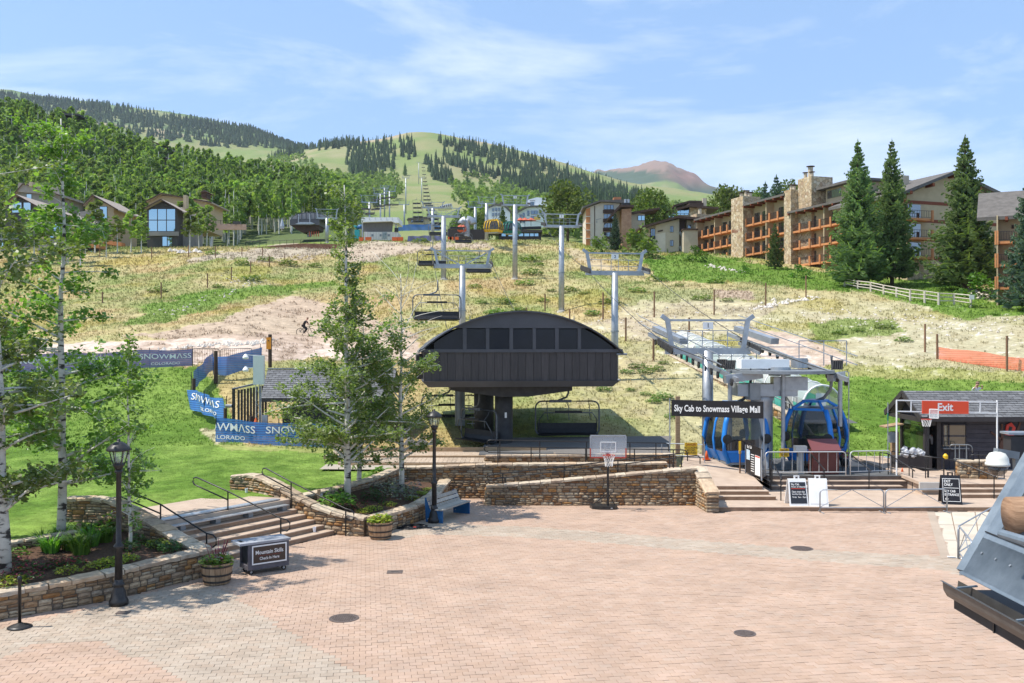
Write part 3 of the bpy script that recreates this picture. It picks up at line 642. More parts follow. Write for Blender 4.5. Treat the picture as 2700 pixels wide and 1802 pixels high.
def clump(n,rad,h,kind='leaf',sz=.06,seed=0,flat=.5):
 r=random.Random(seed); m=MB()
 for i in range(n):
  a=r.uniform(0,6.283); q=rad*math.sqrt(r.random()); x,y=q*math.cos(a),q*math.sin(a)
  if kind=='blade':
   hh=h*r.uniform(.6,1.15); le=r.uniform(.25,.75)*hh; dx,dy=math.cos(a)*le,math.sin(a)*le; ws=sz*r.uniform(.6,1.2); px_,py_=-math.sin(a)*ws/2,math.cos(a)*ws/2
   x*=.45; y*=.45
   m.add([(x-px_,y-py_,0),(x+px_,y+py_,0),(x+dx*.35+px_,y+dy*.35+py_,hh*.72),(x+dx*.35-px_,y+dy*.35-py_,hh*.72),(x+dx,y+dy,hh*r.uniform(.75,1.0))],[(0,1,2,3),(3,2,4)])
  elif kind=='spike':
   hh=h*r.uniform(.55,1.1); le=.45*hh*q/max(rad,.01); dx,dy=math.cos(a)*le,math.sin(a)*le; x*=.6; y*=.6; ws=sz*.5
   m.add([(x-ws,y,0),(x+ws,y,0),(x+dx+ws,y+dy,hh),(x+dx-ws,y+dy,hh)],[(0,1,2,3)])
  else :
   dz=h*r.uniform(.15,1.0)*math.sqrt(max(0,1-(q/rad)**2*.75)); t=r.uniform(0,6.283); s=sz*r.uniform(.6,1.3)
   u=Vector((math.cos(t),math.sin(t),r.uniform(-.5,.5))).normalized(); v=u.cross(Vector((r.uniform(-.6,.6),r.uniform(-.6,.6),1))).normalized(); c=Vector((x,y,dz))
   m.add([c-u*s,c-v*s*.55,c+u*s,c+v*s*.55],[(0,1,2,3)])
 return m
def plant(name,label,cat,base,parts,group=None,rz=0,sc=1):
 """parts: list of (part name, MB in local space, material)"""
 w=thing(name,label,cat,(0,0,0),group)
 for n_,mb,m_ in parts:mb.build(n_,m_,w,kind='stuff' if n_!='foliage' else None)
 w.location=base; w.rotation_euler=(0,0,rz); w.scale=(sc,sc,sc); return w
def barrel(label,base,flowers):
 w=thing('barrel_planter',label,'planter',base); b=Vector(base); n=18
 prof=[(.33,.02),(.37,.2),(.40,.42),(.405,.56)]
 for k in range(n):
  m=MB(); t0,t1=2*math.pi*k/n+.012,2*math.pi*(k+1)/n-.012; vs=[]
  for r_,z in prof:
   for t in (t0,t1):vs.append(b+Vector((r_*math.cos(t),r_*math.sin(t),z)))
   for t in (t1,t0):vs.append(b+Vector(((r_-.03)*math.cos(t),(r_-.03)*math.sin(t),z)))
  fs=[(4*i+j,4*i+(j+1)%4,4*i+4+(j+1)%4,4*i+4+j) for i in range(3) for j in range(4)]+[(12,13,14,15),(3,2,1,0)]
  m.add(vs,fs).build('stave',M['stave'],w)
 for z,r_ in ((.07,.348),(.24,.383),(.46,.408)):
  MB().lathe(b+Vector((0,0,z)),[(r_-.01,0),(r_+.008,0),(r_+.012,.05),(r_-.01,.05)],28).build('hoop',M['hoop'],w,smooth=False)
 MB().lathe(b,[(.36,.45),(.36,.50),(.02,.53)],18).build('soil',M['soil'],w)
 for nm,mb,mt in flowers:
  for i,v in enumerate(mb.v):mb.v[i]=tuple(Vector(v)+b+Vector((0,0,.5)))
  mb.build(nm,mt,w,kind='stuff' if nm=='blooms' else None)
 return w
barrel('half barrel planter with pink and white flowers next to the cart',G(572,1538),[('foliage',clump(190,.42,.30,sz=.07,seed=1),M['leaf_gr']),('foliage',clump(90,.44,.26,sz=.07,seed=2),M['leaf_lime']),('blooms',clump(50,.30,.42,sz=.035,seed=3),M['fl_pink']),('blooms',clump(40,.36,.32,sz=.035,seed=4),M['fl_white']),('stems',clump(16,.2,.62,'spike',.014,seed=5),M['fl_red'])])
barrel('half barrel planter with yellow green flowers by the coiled cable',G(1003,1420),[('foliage',clump(200,.42,.30,sz=.075,seed=6),M['leaf_lime']),('foliage',clump(70,.40,.34,sz=.07,seed=7),M['leaf_gr']),('blooms',clump(60,.38,.38,sz=.035,seed=8),M['fl_yel'])])
# coiled cable
cb=G(1082,1392); m=MB(); pts=[]
for i in range(150):
 t=i*.33; q=.34+.10*math.sin(t*.37)+.05*math.sin(t*1.7); pts.append(cb+Vector((q*1.15*math.cos(t)+.04*math.sin(i),q*.8*math.sin(t),.02+.05*(i/150)+.015*math.sin(i*1.3))))
w=thing('coiled_cable','coil of black cable lying on the pavers near the bench','cable',cb); MB().tube(pts,.016,5).build('coil',M['black'],w)
M['redplug']=mat('red_plug',(.35,.03,.02),rough=.5); MB().cyl(pts[-1],pts[-1]+Vector((.1,-.03,.01)),.025,n=8).build('plug',M['redplug'],w); MB().tube([pts[0],pts[0]+Vector((.25,-.08,0)),cb+Vector((.75,-.02,.02))],.016,5).build('free_end',M['black'],w)
# bench
M['blue']=mat('blue_paint',(.012,.085,.21),(.018,.105,.25),rough=.45,scale=5)
bb=Vector((-2.85,33.9,0)); w=thing('bench','wooden slat bench with solid blue end panels','bench',bb)
bd=Vector((.42,.907,0)); bn_=Vector((bd.y,-bd.x,0)); Zv=Vector((0,0,1))
b0=Vector((-3.02,33.05,0))
for s in (0,2.05):
 o=b0+bd*s
 pr=[o-bn_*.05,o+bn_*.62,o+bn_*.62+Zv*.44,o+bn_*.20+Zv*.44,o+bn_*.02+Zv*.86,o-bn_*.10+Zv*.86]
 e=MB().prism(pr,bd*.06).build('end_panel',M['blue'],w)
 MB().cyl(o+bn_*.04+Zv*.12-bd*.012,o+bn_*.04+Zv*.12,.022,n=10).build('bolt',M['galv'],e)
for k in range(3):MB().box(b0+bd*1.05+bn_*(.27+k*.15)+Zv*.465,(.135,2.2,.045),rz=math.atan2(-bd.x,bd.y)).build('seat_slat',M['greywood'],w)
for k in range(3):
 z=.52+k*.14; q=.155-k*.06
 a=b0+bd*-.04+bn_*q+Zv*z; c=b0+bd*2.14+bn_*q+Zv*z; MB().bar(a,c,.04,.125,up=Zv+bn_*-.43).build('back_slat',M['greywood'],w)
# service cart
M['cart']=mat('cart_plastic',(.075,.070,.082),(.115,.108,.125),rough=.6,scale=4,bump=.1)
M['cartd']=mat('cart_dark',(.02,.022,.024),(.05,.055,.06),rough=.6,scale=5)
M['carttop']=mat('cart_top',(.22,.23,.25),(.36,.37,.40),rough=.55,scale=3)
M['brownsign']=mat('brown_sign',(.055,.035,.025),rough=.5)
M['wh']=mat('sign_white',(.80,.79,.76),rough=.5)
cc=G(706,1512); w=thing('service_cart','grey rolling service cart with a brown sign','cart',cc)
cx=Vector((.80,.60,0)).normalized(); cy=Vector((-cx.y,cx.x,0))
cl=cc+cx*-.55+cy*.02
def cp(u,v,z):return cl+cx*u+cy*v+Zv*z
def cbox(u0,u1,v0,v1,z0,z1):return MB().prism([cp(u0,v0,z0),cp(u1,v0,z0),cp(u1,v1,z0),cp(u0,v1,z0)],Zv*(z1-z0))
cbox(0,1.18,0,.62,.14,.26).build('base',M['cart'],w)
cbox(.05,1.15,.04,.60,.26,.84).build('cabinet',M['cartd'],w)
cbox(0,.07,0,.06,.26,.84).build('corner_post',M['cart'],w); cbox(1.11,1.18,0,.06,.26,.84).build('corner_post',M['cart'],w); cbox(0,.07,.56,.62,.26,.84).build('corner_post',M['cart'],w); cbox(1.11,1.18,.56,.62,.26,.84).build('corner_post',M['cart'],w)
cbox(.07,1.11,.0,.04,.26,.84).build('side_panel',M['cart'],w)
cbox(-.24,1.22,-.03,.65,.84,.90).build('cart_top',M['carttop'],w)
for u in (.22,.40):cbox(-.19+u*.2,-.15+u*.2+.03,.18,.46,.901,.905).build('handle_slot',M['cartd'],w)
sg=cbox(.12,1.08,-.02,.0,.30,.78).build('sign',M['brownsign'],w)
for a in ((.10,1.10,.765,.80),(.10,1.10,.28,.315)):cbox(a[0],a[1],-.027,-.018,a[2],a[3]).build('sign_border',M['wh'],w)
for a in ((.10,.135),(1.065,1.10)):cbox(a[0],a[1],-.027,-.018,.315,.765).build('sign_border',M['wh'],w)
lettering('Mountain Skills',.155,cp(.6,-.024,.60),cx,Zv,M['wh'],w,off=.012,squash=.86)
lettering('Check-In Here',.115,cp(.6,-.024,.43),cx,Zv,M['wh'],w,off=.01,squash=.82)
M['redline']=mat('red_line',(.25,.02,.015),rough=.5)
cbox(.26,.94,-.024,-.021,.51,.518).build('underline',M['redline'],w)
for u,v in ((.12,.10),(1.06,.10),(.12,.52),(1.06,.52)):
 c0=cp(u,v,.07); wh_=MB().cyl(c0-cy*.02,c0+cy*.02,.07,n=14).build('wheel',M['black'],w); MB().cyl(c0-cy*.024,c0+cy*.024,.032,n=10).build('hub',M['galv'],wh_); MB().box(c0+Zv*.07,(.07,.05,.07)).build('caster',M['galv_d'],w)
# basketball hoop
M['clear']=mat('clear_acrylic',(.70,.74,.76),rough=.05,alpha=.30,spec=.7)
M['rimred']=mat('rim_red',(.42,.05,.03),rough=.45)
M['net']=mat('net_white',(.78,.77,.74),rough=.8)
M['plast']=mat('black_plastic',(.018,.018,.018),(.03,.03,.03),rough=.35,scale=6,bump=.1)
hb=G(1598,1341); w=thing('basketball_hoop','portable basketball hoop with clear backboard','basketball hoop',hb)
MB().prism([hb+Vector(p) for p in ((-.55,-.16,0),(-.20,-.34,0),(.30,-.34,0),(.42,-.14,0),(.40,.30,0),(-.40,.42,0),(-.62,.20,0))],(0,0,.13)).build('base',M['plast'],w)
MB().box(hb+Vector((.18,-.342,.06)),(.07,.02,.05)).build('base_plug',M['galv'],w)
MB().cyl(hb+Vector((.06,-.1,.1)),hb+Vector((.06,-.1,1.72)),.045,n=12).build('pole',M['black'],w)
for dx in (-.45,.35):MB().bar(hb+Vector((.06,-.1,.62)),hb+Vector((dx,.18,.13)),.025).build('brace',M['black'],w)
bc=Vector((W(1601,1171,hb.y).x,hb.y-.35,2.42)); hw,hh=.68,.42
MB().box(bc,(hw*2,.02,hh*2)).build('backboard',M['clear'],w)
for a in ((0,hh,hw*2,.045),(0,-hh,hw*2,.045)):MB().box(bc+Vector((a[0],-.005,a[1])),(a[2],.04,a[3])).build('board_frame',M['galv'] if a[1]>0 else M['rimred'],w)
for x in (-hw,hw):MB().box(bc+Vector((x,-.005,0)),(.04,.04,hh*2-.05)).build('board_frame',M['galv'],w)
for x in (-hw,hw):MB().box(bc+Vector((x,-.008,-hh*.55)),(.044,.044,hh*.8)).build('frame_sleeve',M['rimred'],w)
for a in ((0,.17,.60,.03),(0,-.20,.60,.03)):MB().box(bc+Vector((a[0],-.016,a[1])),(a[2],.01,a[3])).build('target_square',M['wh'],w)
for x in (-.285,.285):MB().box(bc+Vector((x,-.016,-.015)),(.03,.01,.34)).build('target_square',M['wh'],w)
for x in (-.2,.2):MB().bar(bc+Vector((x,.02,.3)),bc+Vector((.0,.25,-.5)),.03).build('lift_arm',M['galv_d'],w)
MB().cyl(hb+Vector((.06,-.1,1.7)),Vector((bc.x,bc.y+.22,2.25)),.04,n=10).build('pole_extension',M['black'],w)
rc=bc+Vector((0,-.30,-.30)); MB().tube([rc+Vector((.23*math.cos(t*.3142),.23*math.sin(t*.3142),0)) for t in range(20)],.013,6,close=True).build('rim',M['rimred'],w)
MB().box(rc+Vector((0,.26,-.02)),(.14,.10,.08)).build('rim_bracket',M['rimred'],w)
nm=MB()
for k in range(12):
 for s in (1,-1):
  pp=[]
  for q in range(5):
   t=(k+s*q*.5)*math.pi/6; rr=.225-.085*math.sin(q/4*1.6); pp.append(rc+Vector((rr*math.cos(t),rr*math.sin(t),-.105*q)))
  nm.tube(pp,.007,3)
nm.build('net',M['net'],w)
# manholes and drain covers
M['cast']=mat('cast_iron',(.10,.075,.063),(.19,.15,.13),rough=.6,metal=.3,scale=30)
def manhole(label,c,r=.39,grate=False):
 w=thing('manhole_cover',label,'manhole cover',c); c=Vector(c)
 MB().lathe(c,[(r+.02,-.02),(r+.02,.012),(r-.015,.014),(r-.02,.004)],28).build('frame',M['cast'],w); MB().lathe(c,[(r-.025,-.02),(r-.025,.010),(.01,.012)],28).build('lid',M['cast'],w)
 if grate:
  for k in range(-5,6):
   q=math.sqrt(max(0,(r-.04)**2-(k*.065)**2)); d=Vector((.7,-.7,0)); e=Vector((.7,.7,0)); MB().bar(c+e*k*.065-d*q+Zv*.016,c+e*k*.065+d*q+Zv*.016,.03,.012).build('grate_bar',M['cast'],w)
 else :
  s=MB()
  for i in range(-7,8):
   for j in range(-7,8):
    if (i*i+j*j)*.05**2<(r-.06)**2:s.box(c+Vector((i*.05,j*.05,.015)),(.026,.026,.008),rz=.5)
  s.build('studs',M['cast'],w,kind='stuff')
manhole('round iron manhole cover with small studs, nearest the cart',G(907,1631),.325)
manhole('round iron grate with diagonal bars in the foreground paving',G(1964,1671),.22,True)
manhole('round iron grate with diagonal bars beside the grey paver band',G(2114,1447),.32,True)
manhole('round iron cover cut off by the picture edge below the gutter',G(2712,1662),.3)
for lb,p,sx,sy in (('square dark iron plate set in the pink pavers',G(1041,1509),.43,.34),('small dark iron plate near the foot of the lamp by the flower bed',G(325,1616),.30,.22)):
 w=thing('drain_plate',lb,'drain cover',p); MB().box(p+Zv*.004,(sx,sy,.02),rz=R(3)).build('plate',M['cast'],w); MB().box(p+Zv*.014,(sx*.5,.03,.01),rz=R(3)).build('lift_slot',M['cartd'],w)
M['cup']=mat('paper_cup',(.75,.75,.78),rough=.6)
for lb,p,z in (('white paper cup on a stair tread near the barrel planter',(829,1403),.16),('white paper cup on the landing by the curved stone wall',(650,1300),1.06)):
 q=G(*p,z); MB().lathe(q,[(.045,0),(.06,.16),(.055,.16),(.04,.02)],12).build('paper_cup',M['cup'],None,at=q,label=lb,cat='cup')
# ---------------------------------------------------------------- planting beds
def bed(name,label,ring,z):
 mb=MB(); c=Vector((sum(p[0] for p in ring)/len(ring),sum(p[1] for p in ring)/len(ring),z+.06)); vs=[c]+[Vector(p) for p in ring]
 mb.add(vs,[(0,i,i%len(ring)+1) for i in range(1,len(ring)+1)]).build(name,M['soil'],None,label=label,kind='structure')
bed('flower_bed','mulched flower bed on the left',[(-16.5,19.6,.5),(-12.1,21.6,.52),(-11.1,22.5,.54),(-10.1,23.6,.58),(-9.0,25.1,.62),(-9.6,26.1,.66),(-11.2,27.2,.8),(-12.3,27.7,.9),(-12.3,26.2,.92),(-13.4,24.9,.9),(-17.8,22.6,.9)],.74)
bed('flower_bed','mulched flower bed in the middle of the plaza',[(-5.0,31.0,.5),(-4.2,32.2,.5),(-3.6,33.5,.5),(-3.2,35.2,.52),(-2.9,38.2,.6),(-4.7,38.1,.8),(-5.2,35.5,.95),(-6.1,33.7,.95),(-7.2,32.0,.9),(-6.2,31.4,.6)],.72)
def bz(px,py):return G(px,py,.72)
GB='plants in the flower beds'
blade=[clump(130,.34,.52,'blade',.035,seed=20+k) for k in range(2)]
def clone(mb):q=MB(); q.v=list(mb.v); q.f=list(mb.f); return q
def bedplant(label,px,py,style,sc=1.0,z=.66):
 p=G(px,py,z); s=rnd.randint(0,9999)
 if style=='grass':parts=[('blades',clump(150,.36,.55,'blade',.04,seed=s),M['leaf_gr'])]; nm='daylily'
 elif style=='lav':parts=[('foliage',clump(220,.46,.42,sz=.05,seed=s),M['leaf_silv']),('flower_spikes',clump(90,.50,.56,'leaf',.03,seed=s+1),M['fl_pur'])]; nm='lavender'
 elif style=='lime':parts=[('foliage',clump(150,.38,.18,sz=.05,seed=s),M['leaf_lime']),('blooms',clump(40,.38,.2,sz=.03,seed=s+1),M['fl_yel'])]; nm='ground_cover_plant'
 elif style=='red':parts=[('foliage',clump(70,.30,.16,sz=.05,seed=s),M['leaf_dk']),('blooms',clump(80,.32,.22,sz=.035,seed=s+1),M['fl_red'])]; nm='flowering_plant'
 elif style=='dark':parts=[('foliage',clump(220,.40,.42,sz=.06,seed=s),M['leaf_dk'])]; nm='shrub'
 elif style=='broad':parts=[('foliage',clump(120,.36,.40,sz=.13,seed=s),M['leaf_gr'])]; nm='hosta'
 else :parts=[('foliage',clump(140,.34,.34,sz=.06,seed=s),M['leaf_gr'])]; nm='leafy_plant'
 return plant(nm,label,'plant',p,parts,GB,U(0,6),sc)
for a in ((110,1452),(160,1440),(215,1430),(135,1470),(185,1462),(240,1450),(275,1440),(215,1470)):bedplant('bright green arching daylily in the left flower bed',*a,'grass',U(.95,1.25))
for a in ((300,1412),(270,1405)):bedplant('broad leaved hosta behind the daylilies in the left bed',*a,'broad',1.2)
for a in ((238,1395),(335,1400),(330,1375)):bedplant('dark green shrub at the foot of the curved stone wing wall',*a,'dark',U(1.1,1.5))
for a in ((60,1500),(100,1505),(80,1525),(20,1515),(140,1495),(190,1490),(40,1490),(10,1530)):bedplant('low maroon flowers along the front of the left bed',*a,'red',U(.9,1.2))
for a in ((260,1496),(295,1487),(180,1510),(420,1440),(30,1540),(330,1478)):bedplant('lime yellow ground cover at the edge of the left bed',*a,'lime',U(.9,1.15))
for a in ((395,1420),(360,1440),(410,1450),(370,1415),(340,1455),(450,1455)):bedplant('small dark green plants near the slender aspen',*a,'dark',U(.6,.85))
for a in ((60,1462),(40,1478)):bedplant('leafy green plants at the picture edge in the left bed',*a,'x',1.1)
for a in ((1040,1292),(1075,1300),(1015,1308),(1060,1318)):bedplant('grey purple lavender in the middle flower bed',*a,'lav',U(1.0,1.25),.62)
for a in ((965,1300),(985,1320),(1000,1283)):bedplant('dark green shrub under the tall aspens in the middle bed',*a,'dark',U(.9,1.2),.7)
for a in ((880,1322),(905,1335),(870,1338),(1010,1270),(975,1275)):bedplant('bright green leafy plant in the middle flower bed',*a,'x',U(1.1,1.5),.75)
for a in ((985,1345),(960,1352),(1020,1335),(1110,1305),(1090,1318),(1125,1295)):bedplant('lime yellow ground cover along the middle bed wall',*a,'lime',U(.8,1.0),.56)
for a in ((930,1345),(955,1335),(1000,1330)):bedplant('low maroon flowers in the middle flower bed',*a,'red',1.0,.6)
bedplant('tall bright green plant beside the rear aspen trunk',1005,1262,'broad',1.2,.9)
for lb,p in (('short orange wooden stake in the corner of the left bed',G(208,1412,.92)),('short orange wooden stake with a grey box in the middle bed',G(841,1316,.95))):
 w=thing('wooden_stake',lb,'stake',p); MB().box(p+Zv*.15,(.10,.10,.36)).build('stake',M['wood'],w); MB().box(p+Vector((.1,-.03,.12)),(.08,.08,.12)).build('junction_box',M['galv'],w)
# ---------------------------------------------------------------- chairlift terminal
M['char']=mat('charcoal_shell',(.060,.060,.066),(.082,.082,.090),rough=.5,scale=.8)
M['charp']=mat('dark_brown_panels',(.048,.041,.039),(.072,.062,.058),rough=.6,scale=2.5,stretch=(6,6,.6),rand=.15)
M['dkglass']=mat('dark_terminal_glass',(.008,.009,.015),(.014,.016,.026),rough=.12,spec=.25,scale=.8)
M['dkmach']=mat('dark_machinery',(.028,.026,.026),(.05,.046,.043),rough=.6,scale=4)
M['seat']=mat('black_seat_pad',(.012,.012,.013),(.022,.022,.024),rough=.55,scale=8)
M['cframe']=mat('chair_frame_grey',(.10,.105,.11),(.16,.165,.17),rough=.45,metal=.4,scale=6)
LA=R(6.2); ex=Vector((math.cos(LA),math.sin(LA),0)); ey=Vector((-math.sin(LA),math.cos(LA),0))
T0=Vector(((1376-CX)/F*43.5,43.5,0)); TH=12.0
def tp(x,y,z):return T0+ex*x+ey*y+Zv*z
term=thing('lift_terminal','dark domed chairlift terminal on a thick round column','lift terminal',tp(0,2,1.2))
RA=(4.8**2+1.93**2)/(2*1.93)
def arc(x):return 7.9-RA+math.sqrt(max(RA*RA-x*x,0))
AX=[-4.8+9.6*i/24 for i in range(25)]
roof=MB()
for a,b in zip(AX,AX[1:]):
 roof.prism([tp(a,-.25,arc(a)),tp(b,-.25,arc(b)),tp(b,-.25,arc(b)-.07),tp(a,-.25,arc(a)-.07)],ey*(TH+.3))
roof.build('roof_shell',M['char'],term)
fr=MB()
for a,b in zip(AX,AX[1:]):
 if arc(a)>7.1 or arc(b)>7.1:fr.quad(tp(a,-.05,7.08),tp(b,-.05,7.08),tp(b,-.05,max(arc(b)-.06,7.09)),tp(a,-.05,max(arc(a)-.06,7.09)))
fr.build('front_gable',M['char'],term)
panes=[(-4.1,-2.77),(-2.59,-1.69),(-1.53,-.59),(-.42,.50),(.66,1.56),(1.74,2.64),(2.80,4.35)]
for x0,x1 in panes:
 pl=[]
 for i in range(9):
  x=x0+(x1-x0)*i/8; pl.append(tp(x,.02,min(7.04,arc(x)-.18)))
 pl=[p for p in pl]
 MB().prism([tp(x0,.02,6.1),tp(x1,.02,6.1)]+pl[::-1],ey*.03).build('window_pane',M['dkglass'],term)
edges=[(-4.75,-4.1)]+[(a[1],b[0]) for a,b in zip(panes,panes[1:])]+[(4.35,4.75)]
for x0,x1 in edges[1:-1]:MB().prism([tp(x0,-.05,6.0),tp(x1,-.05,6.0),tp(x1,-.05,7.09),tp(x0,-.05,7.09)],ey*.12).build('mullion',M['char'],term)
MB().prism([tp(-4.8,-.08,5.95),tp(4.8,-.08,5.95),tp(4.8,-.08,6.1),tp(-4.8,-.08,6.1)],ey*.16).build('window_sill',M['char'],term)
MB().prism([tp(-4.7,.5,6.05),tp(4.7,.5,6.05),tp(3.0,.5,7.1),tp(-3.0,.5,7.1)],ey*(TH-1)).build('inner_housing',M['dkmach'],term)
n=25
for i in range(n):
 x0=-4.58+9.16*i/n; x1=-4.58+9.16*(i+1)/n
 MB().prism([tp(x0+.008,U(-.012,.0),4.60),tp(x1-.008,U(-.012,.0),4.60),tp(x1-.008,0,5.97),tp(x0+.008,0,5.97)],ey*.1).build('front_panel',M['charp'],term)
MB().prism([tp(-4.56,.05,4.5),tp(4.56,.05,4.5),tp(4.56,.05,5.96),tp(-4.56,.05,5.96)],ey*(TH-.2)).build('body',M['charp'],term)
MB().prism([tp(-4.66,-.1,4.62),tp(4.66,-.1,4.62),tp(4.35,.1,4.33),tp(-4.35,.1,4.33)],ey*(TH-.2)).build('skirt',M['char'],term)
MB().prism([tp(-4.9,3,4.6),tp(-4.56,3,4.6),tp(-4.56,3,5.8),tp(-4.9,3,5.8)],ey*8).build('side_pod',M['charp'],term)
MB().prism([tp(-3.3,.9,4.34),tp(2.55,.9,4.34),tp(2.55,.9,4.1),tp(.4,.9,3.82),tp(-.9,.9,3.82),tp(-3.3,.9,4.15)],ey*2.2).build('bullwheel_beam',M['dkmach'],term)
MB().lathe(tp(-.65,2.0,1.2),[(.50,0),(.50,.06),(.44,.07),(.44,2.0),(.44,2.75)],24).build('column',M['dkmach'],term,smooth=True)
MB().lathe(tp(-1.35,5.6,1.5),[(.52,0),(.52,2.9)],20).build('column',M['dkmach'],term,smooth=True)
MB().cyl(tp(-2.5,7.6,1.9),tp(-2.5,7.6,4.4),.28,n=14).build('column',M['galv_d'],term)
for z in (2.2,2.5,2.8,3.1):MB().bar(tp(-2.25,5.2,z),tp(-1.85,5.2,z),.03).build('ladder_rung',M['galv'],term)
MB().box(tp(-.6,1.55,2.9),(.10,.03,.26),rz=LA).build('notice',M['wh'],term)
MB().cyl(tp(4.5,-.1,5.86),tp(5.0,-.1,5.86),.05,n=8).build('pipe_stub',M['galv_d'],term)
for x in (-2.45,2.42):MB().cyl(tp(x,-.3,arc(x)-.02),tp(x,-.3,arc(x)+.2),.02,n=6).build('lightning_rod',M['galv_d'],term)
# ---------------------------------------------------------------- lift chairs
def rrect(w,h,r,z0,n=4):
 pts=[]
 for cx_,cz,a0 in ((w/2-r,z0-r,0),(-w/2+r,z0-r,90),(-w/2+r,z0-h+r,180),(w/2-r,z0-h+r,270)):
  for k in range(n+1):a=R(a0+90*k/n); pts.append(Vector((cx_+r*math.cos(a),0,cz+r*math.sin(a))))
 return pts
def chair_proto(label,w=3.2,full=True):
 t=thing('lift_chair',label,'lift chair',(0,0,0))
 n=6 if full else 4
 MB().tube([(.05,0,0),(.06,0,-.35),(.05,0,-.6),(-.05,0,-.80),(-.35,0,-.92),(-.5,0,-.98)],.055,n).build('hanger',M['cframe'],t,smooth=True)
 MB().tube(rrect(w,1.70,.32,-1.0),.045,n,close=True).build('bail_frame',M['cframe'],t,smooth=True)
 MB().box((-.35,0,-1.0),(1.1,.14,.13)).build('hanger_head',M['cframe'],t)
 sb=MB(); prof=[(.18,-2.10),(.16,-2.38),(.08,-2.58),(-.10,-2.64),(-.42,-2.60),(-.50,-2.62)]
 for (y0,z0),(y1,z1) in zip(prof,prof[1:]):
  sb.prism([(-w/2+.1,y0,z0),(w/2-.1,y0,z0),(w/2-.1,y1,z1),(-w/2+.1,y1,z1)],(0,.02,-.05))
 sb.build('seat',M['seat'],t)
 if full:
  MB().tube([Vector((-w/2+.15,-.05,-2.45)),Vector((-w/2+.15,-.35,-1.9)),Vector((-w/2+.4,-.42,-1.55)),Vector((w/2-.4,-.42,-1.55)),Vector((w/2-.15,-.35,-1.9)),Vector((w/2-.15,-.05,-2.45))],.028,5).build('safety_bar',M['cframe'],t,smooth=True)
  MB().box((0,-.42,-1.5),(1.35,.16,.10)).build('bar_console',M['seat'],t)
  for x in (-w*.33,0,w*.33):
   r_=MB().tube([Vector((x,-.05,-1.0)),Vector((x+.03,-.2,-1.25)),Vector((x,-.42,-1.5))],.018,4).build('footrest_rod',M['cframe'],t)
   MB().tube([Vector((x,-.42,-1.55)),Vector((x+.05,-.40,-1.9))],.02,4).build('footrest_rod',M['cframe'],t)
 return t
ch=chair_proto('black lift chair hanging level under the right side of the terminal')
pA=W(1496,1100,46.6); ch.location=(pA.x+.0,46.6,4.48); ch.rotation_euler=(0,0,R(3))
pB=W(1186,1100,53.0); copy_tree(ch,None,(pB.x,53.0,4.42),R(8),label='black lift chair behind the lamp post, under the left side of the terminal')
pC=W(1262,1100,45.9); copy_tree(ch,None,(pC.x,45.9,4.05),R(-52),.93,label='tilted lift chair turning beside the thick terminal column')
# ---------------------------------------------------------------- lift towers
def tower(label,px,Y,headpy,gauge,base=None,post=.30,lift=1.3,full=True,number=None,vee=False,yaw=LA,name='lift_tower',ms=('galv','galv_d')):
 X=(px-CX)/F*Y; zb=gz(X,Y) if base is None else base; hz=CH+(HY-headpy)/F*Y
 t=thing(name,label,'lift tower',(X,Y,zb)); b=Vector((X,Y,zb)); h=Vector((X,Y,hz)); e=Vector((math.cos(yaw),math.sin(yaw),0)); d=Vector((-math.sin(yaw),math.cos(yaw),0))
 n=16 if full else 8
 MB().cyl(b-Zv*.3,h,post,post*.86,n).build('post',M[ms[0]],t,smooth=True)
 MB().lathe(b,[(post*1.5,-.3),(post*1.5,.08),(post*1.02,.12)],n).build('footing',M['concg'],t)
 if full:MB().lathe(b+Zv*((hz-zb)*.45),[(post*.95,0),(post*1.12,0),(post*1.12,.1),(post*.95,.1)],n).build('flange',M[ms[1]],t)
 g=gauge/2
 MB().bar(h-e*(g+.1)-Zv*.02,h+e*(g+.1)-Zv*.02,.30*gauge/4.4,.34*gauge/4.4).build('crossarm',M[ms[0]],t)
 for s in (-1,1):
  MB().bar(h+e*s*g*.88,h+e*s*g*1.0+Zv*lift,.16,.22).build('lifting_arm',M[ms[0]],t)
  MB().bar(h+e*s*g*.96+Zv*(lift-.05),h+e*s*g*1.15+Zv*(lift+.22),.14,.2).build('arm_tip',M[ms[0]],t)
  if full:
   tr=MB().bar(h+e*s*(g+.05)-d*1.5+Zv*-.12,h+e*s*(g+.05)+d*1.5+Zv*.35,.08,.14).build('sheave_beam',M[ms[1]],t)
   for k in range(8):
    f=(k+.5)/8*2-1; c0=h+e*s*(g+.12)+d*(1.5*f)+Zv*(.1+.235*f+.12)
    MB().cyl(c0-e*.04,c0+e*.04,.19,n=10).build('sheave',M['dkmach'],tr)
  else :MB().bar(h+e*s*(g+.05)-d*1.2,h+e*s*(g+.05)+d*1.2+Zv*.3,.18,.3).build('sheave_beam',M[ms[1]],t)
 MB().bar(h-e*g+Zv*lift,h+e*g+Zv*lift,.10).build('top_bar',M[ms[0]],t)
 for q in (.34,.66):MB().bar(h-e*g*.95+Zv*lift*q,h+e*g*.95+Zv*lift*q,.035).build('walkway_rail',M[ms[0]],t)
 for s in (-.45,-.12,.12,.45):MB().bar(h+e*s*g*1.1+Zv*.1,h+e*s*g*1.1+Zv*(lift*.66),.035).build('walkway_upright',M[ms[0]],t)
 if vee:
  for s in (-1,1):MB().bar(h,h+e*s*g*.92+Zv*lift*.92,.09).build('diagonal_strut',M[ms[0]],t)
 if number:
  q=h+Zv*(lift*.82)-d*.06; MB().box(q,(.5,.03,.34),rz=yaw).build('number_plate',M['wh'],t)
  lettering(number,.3,q-d*.02,e,Zv,M['black'],t,off=.01)
 return t
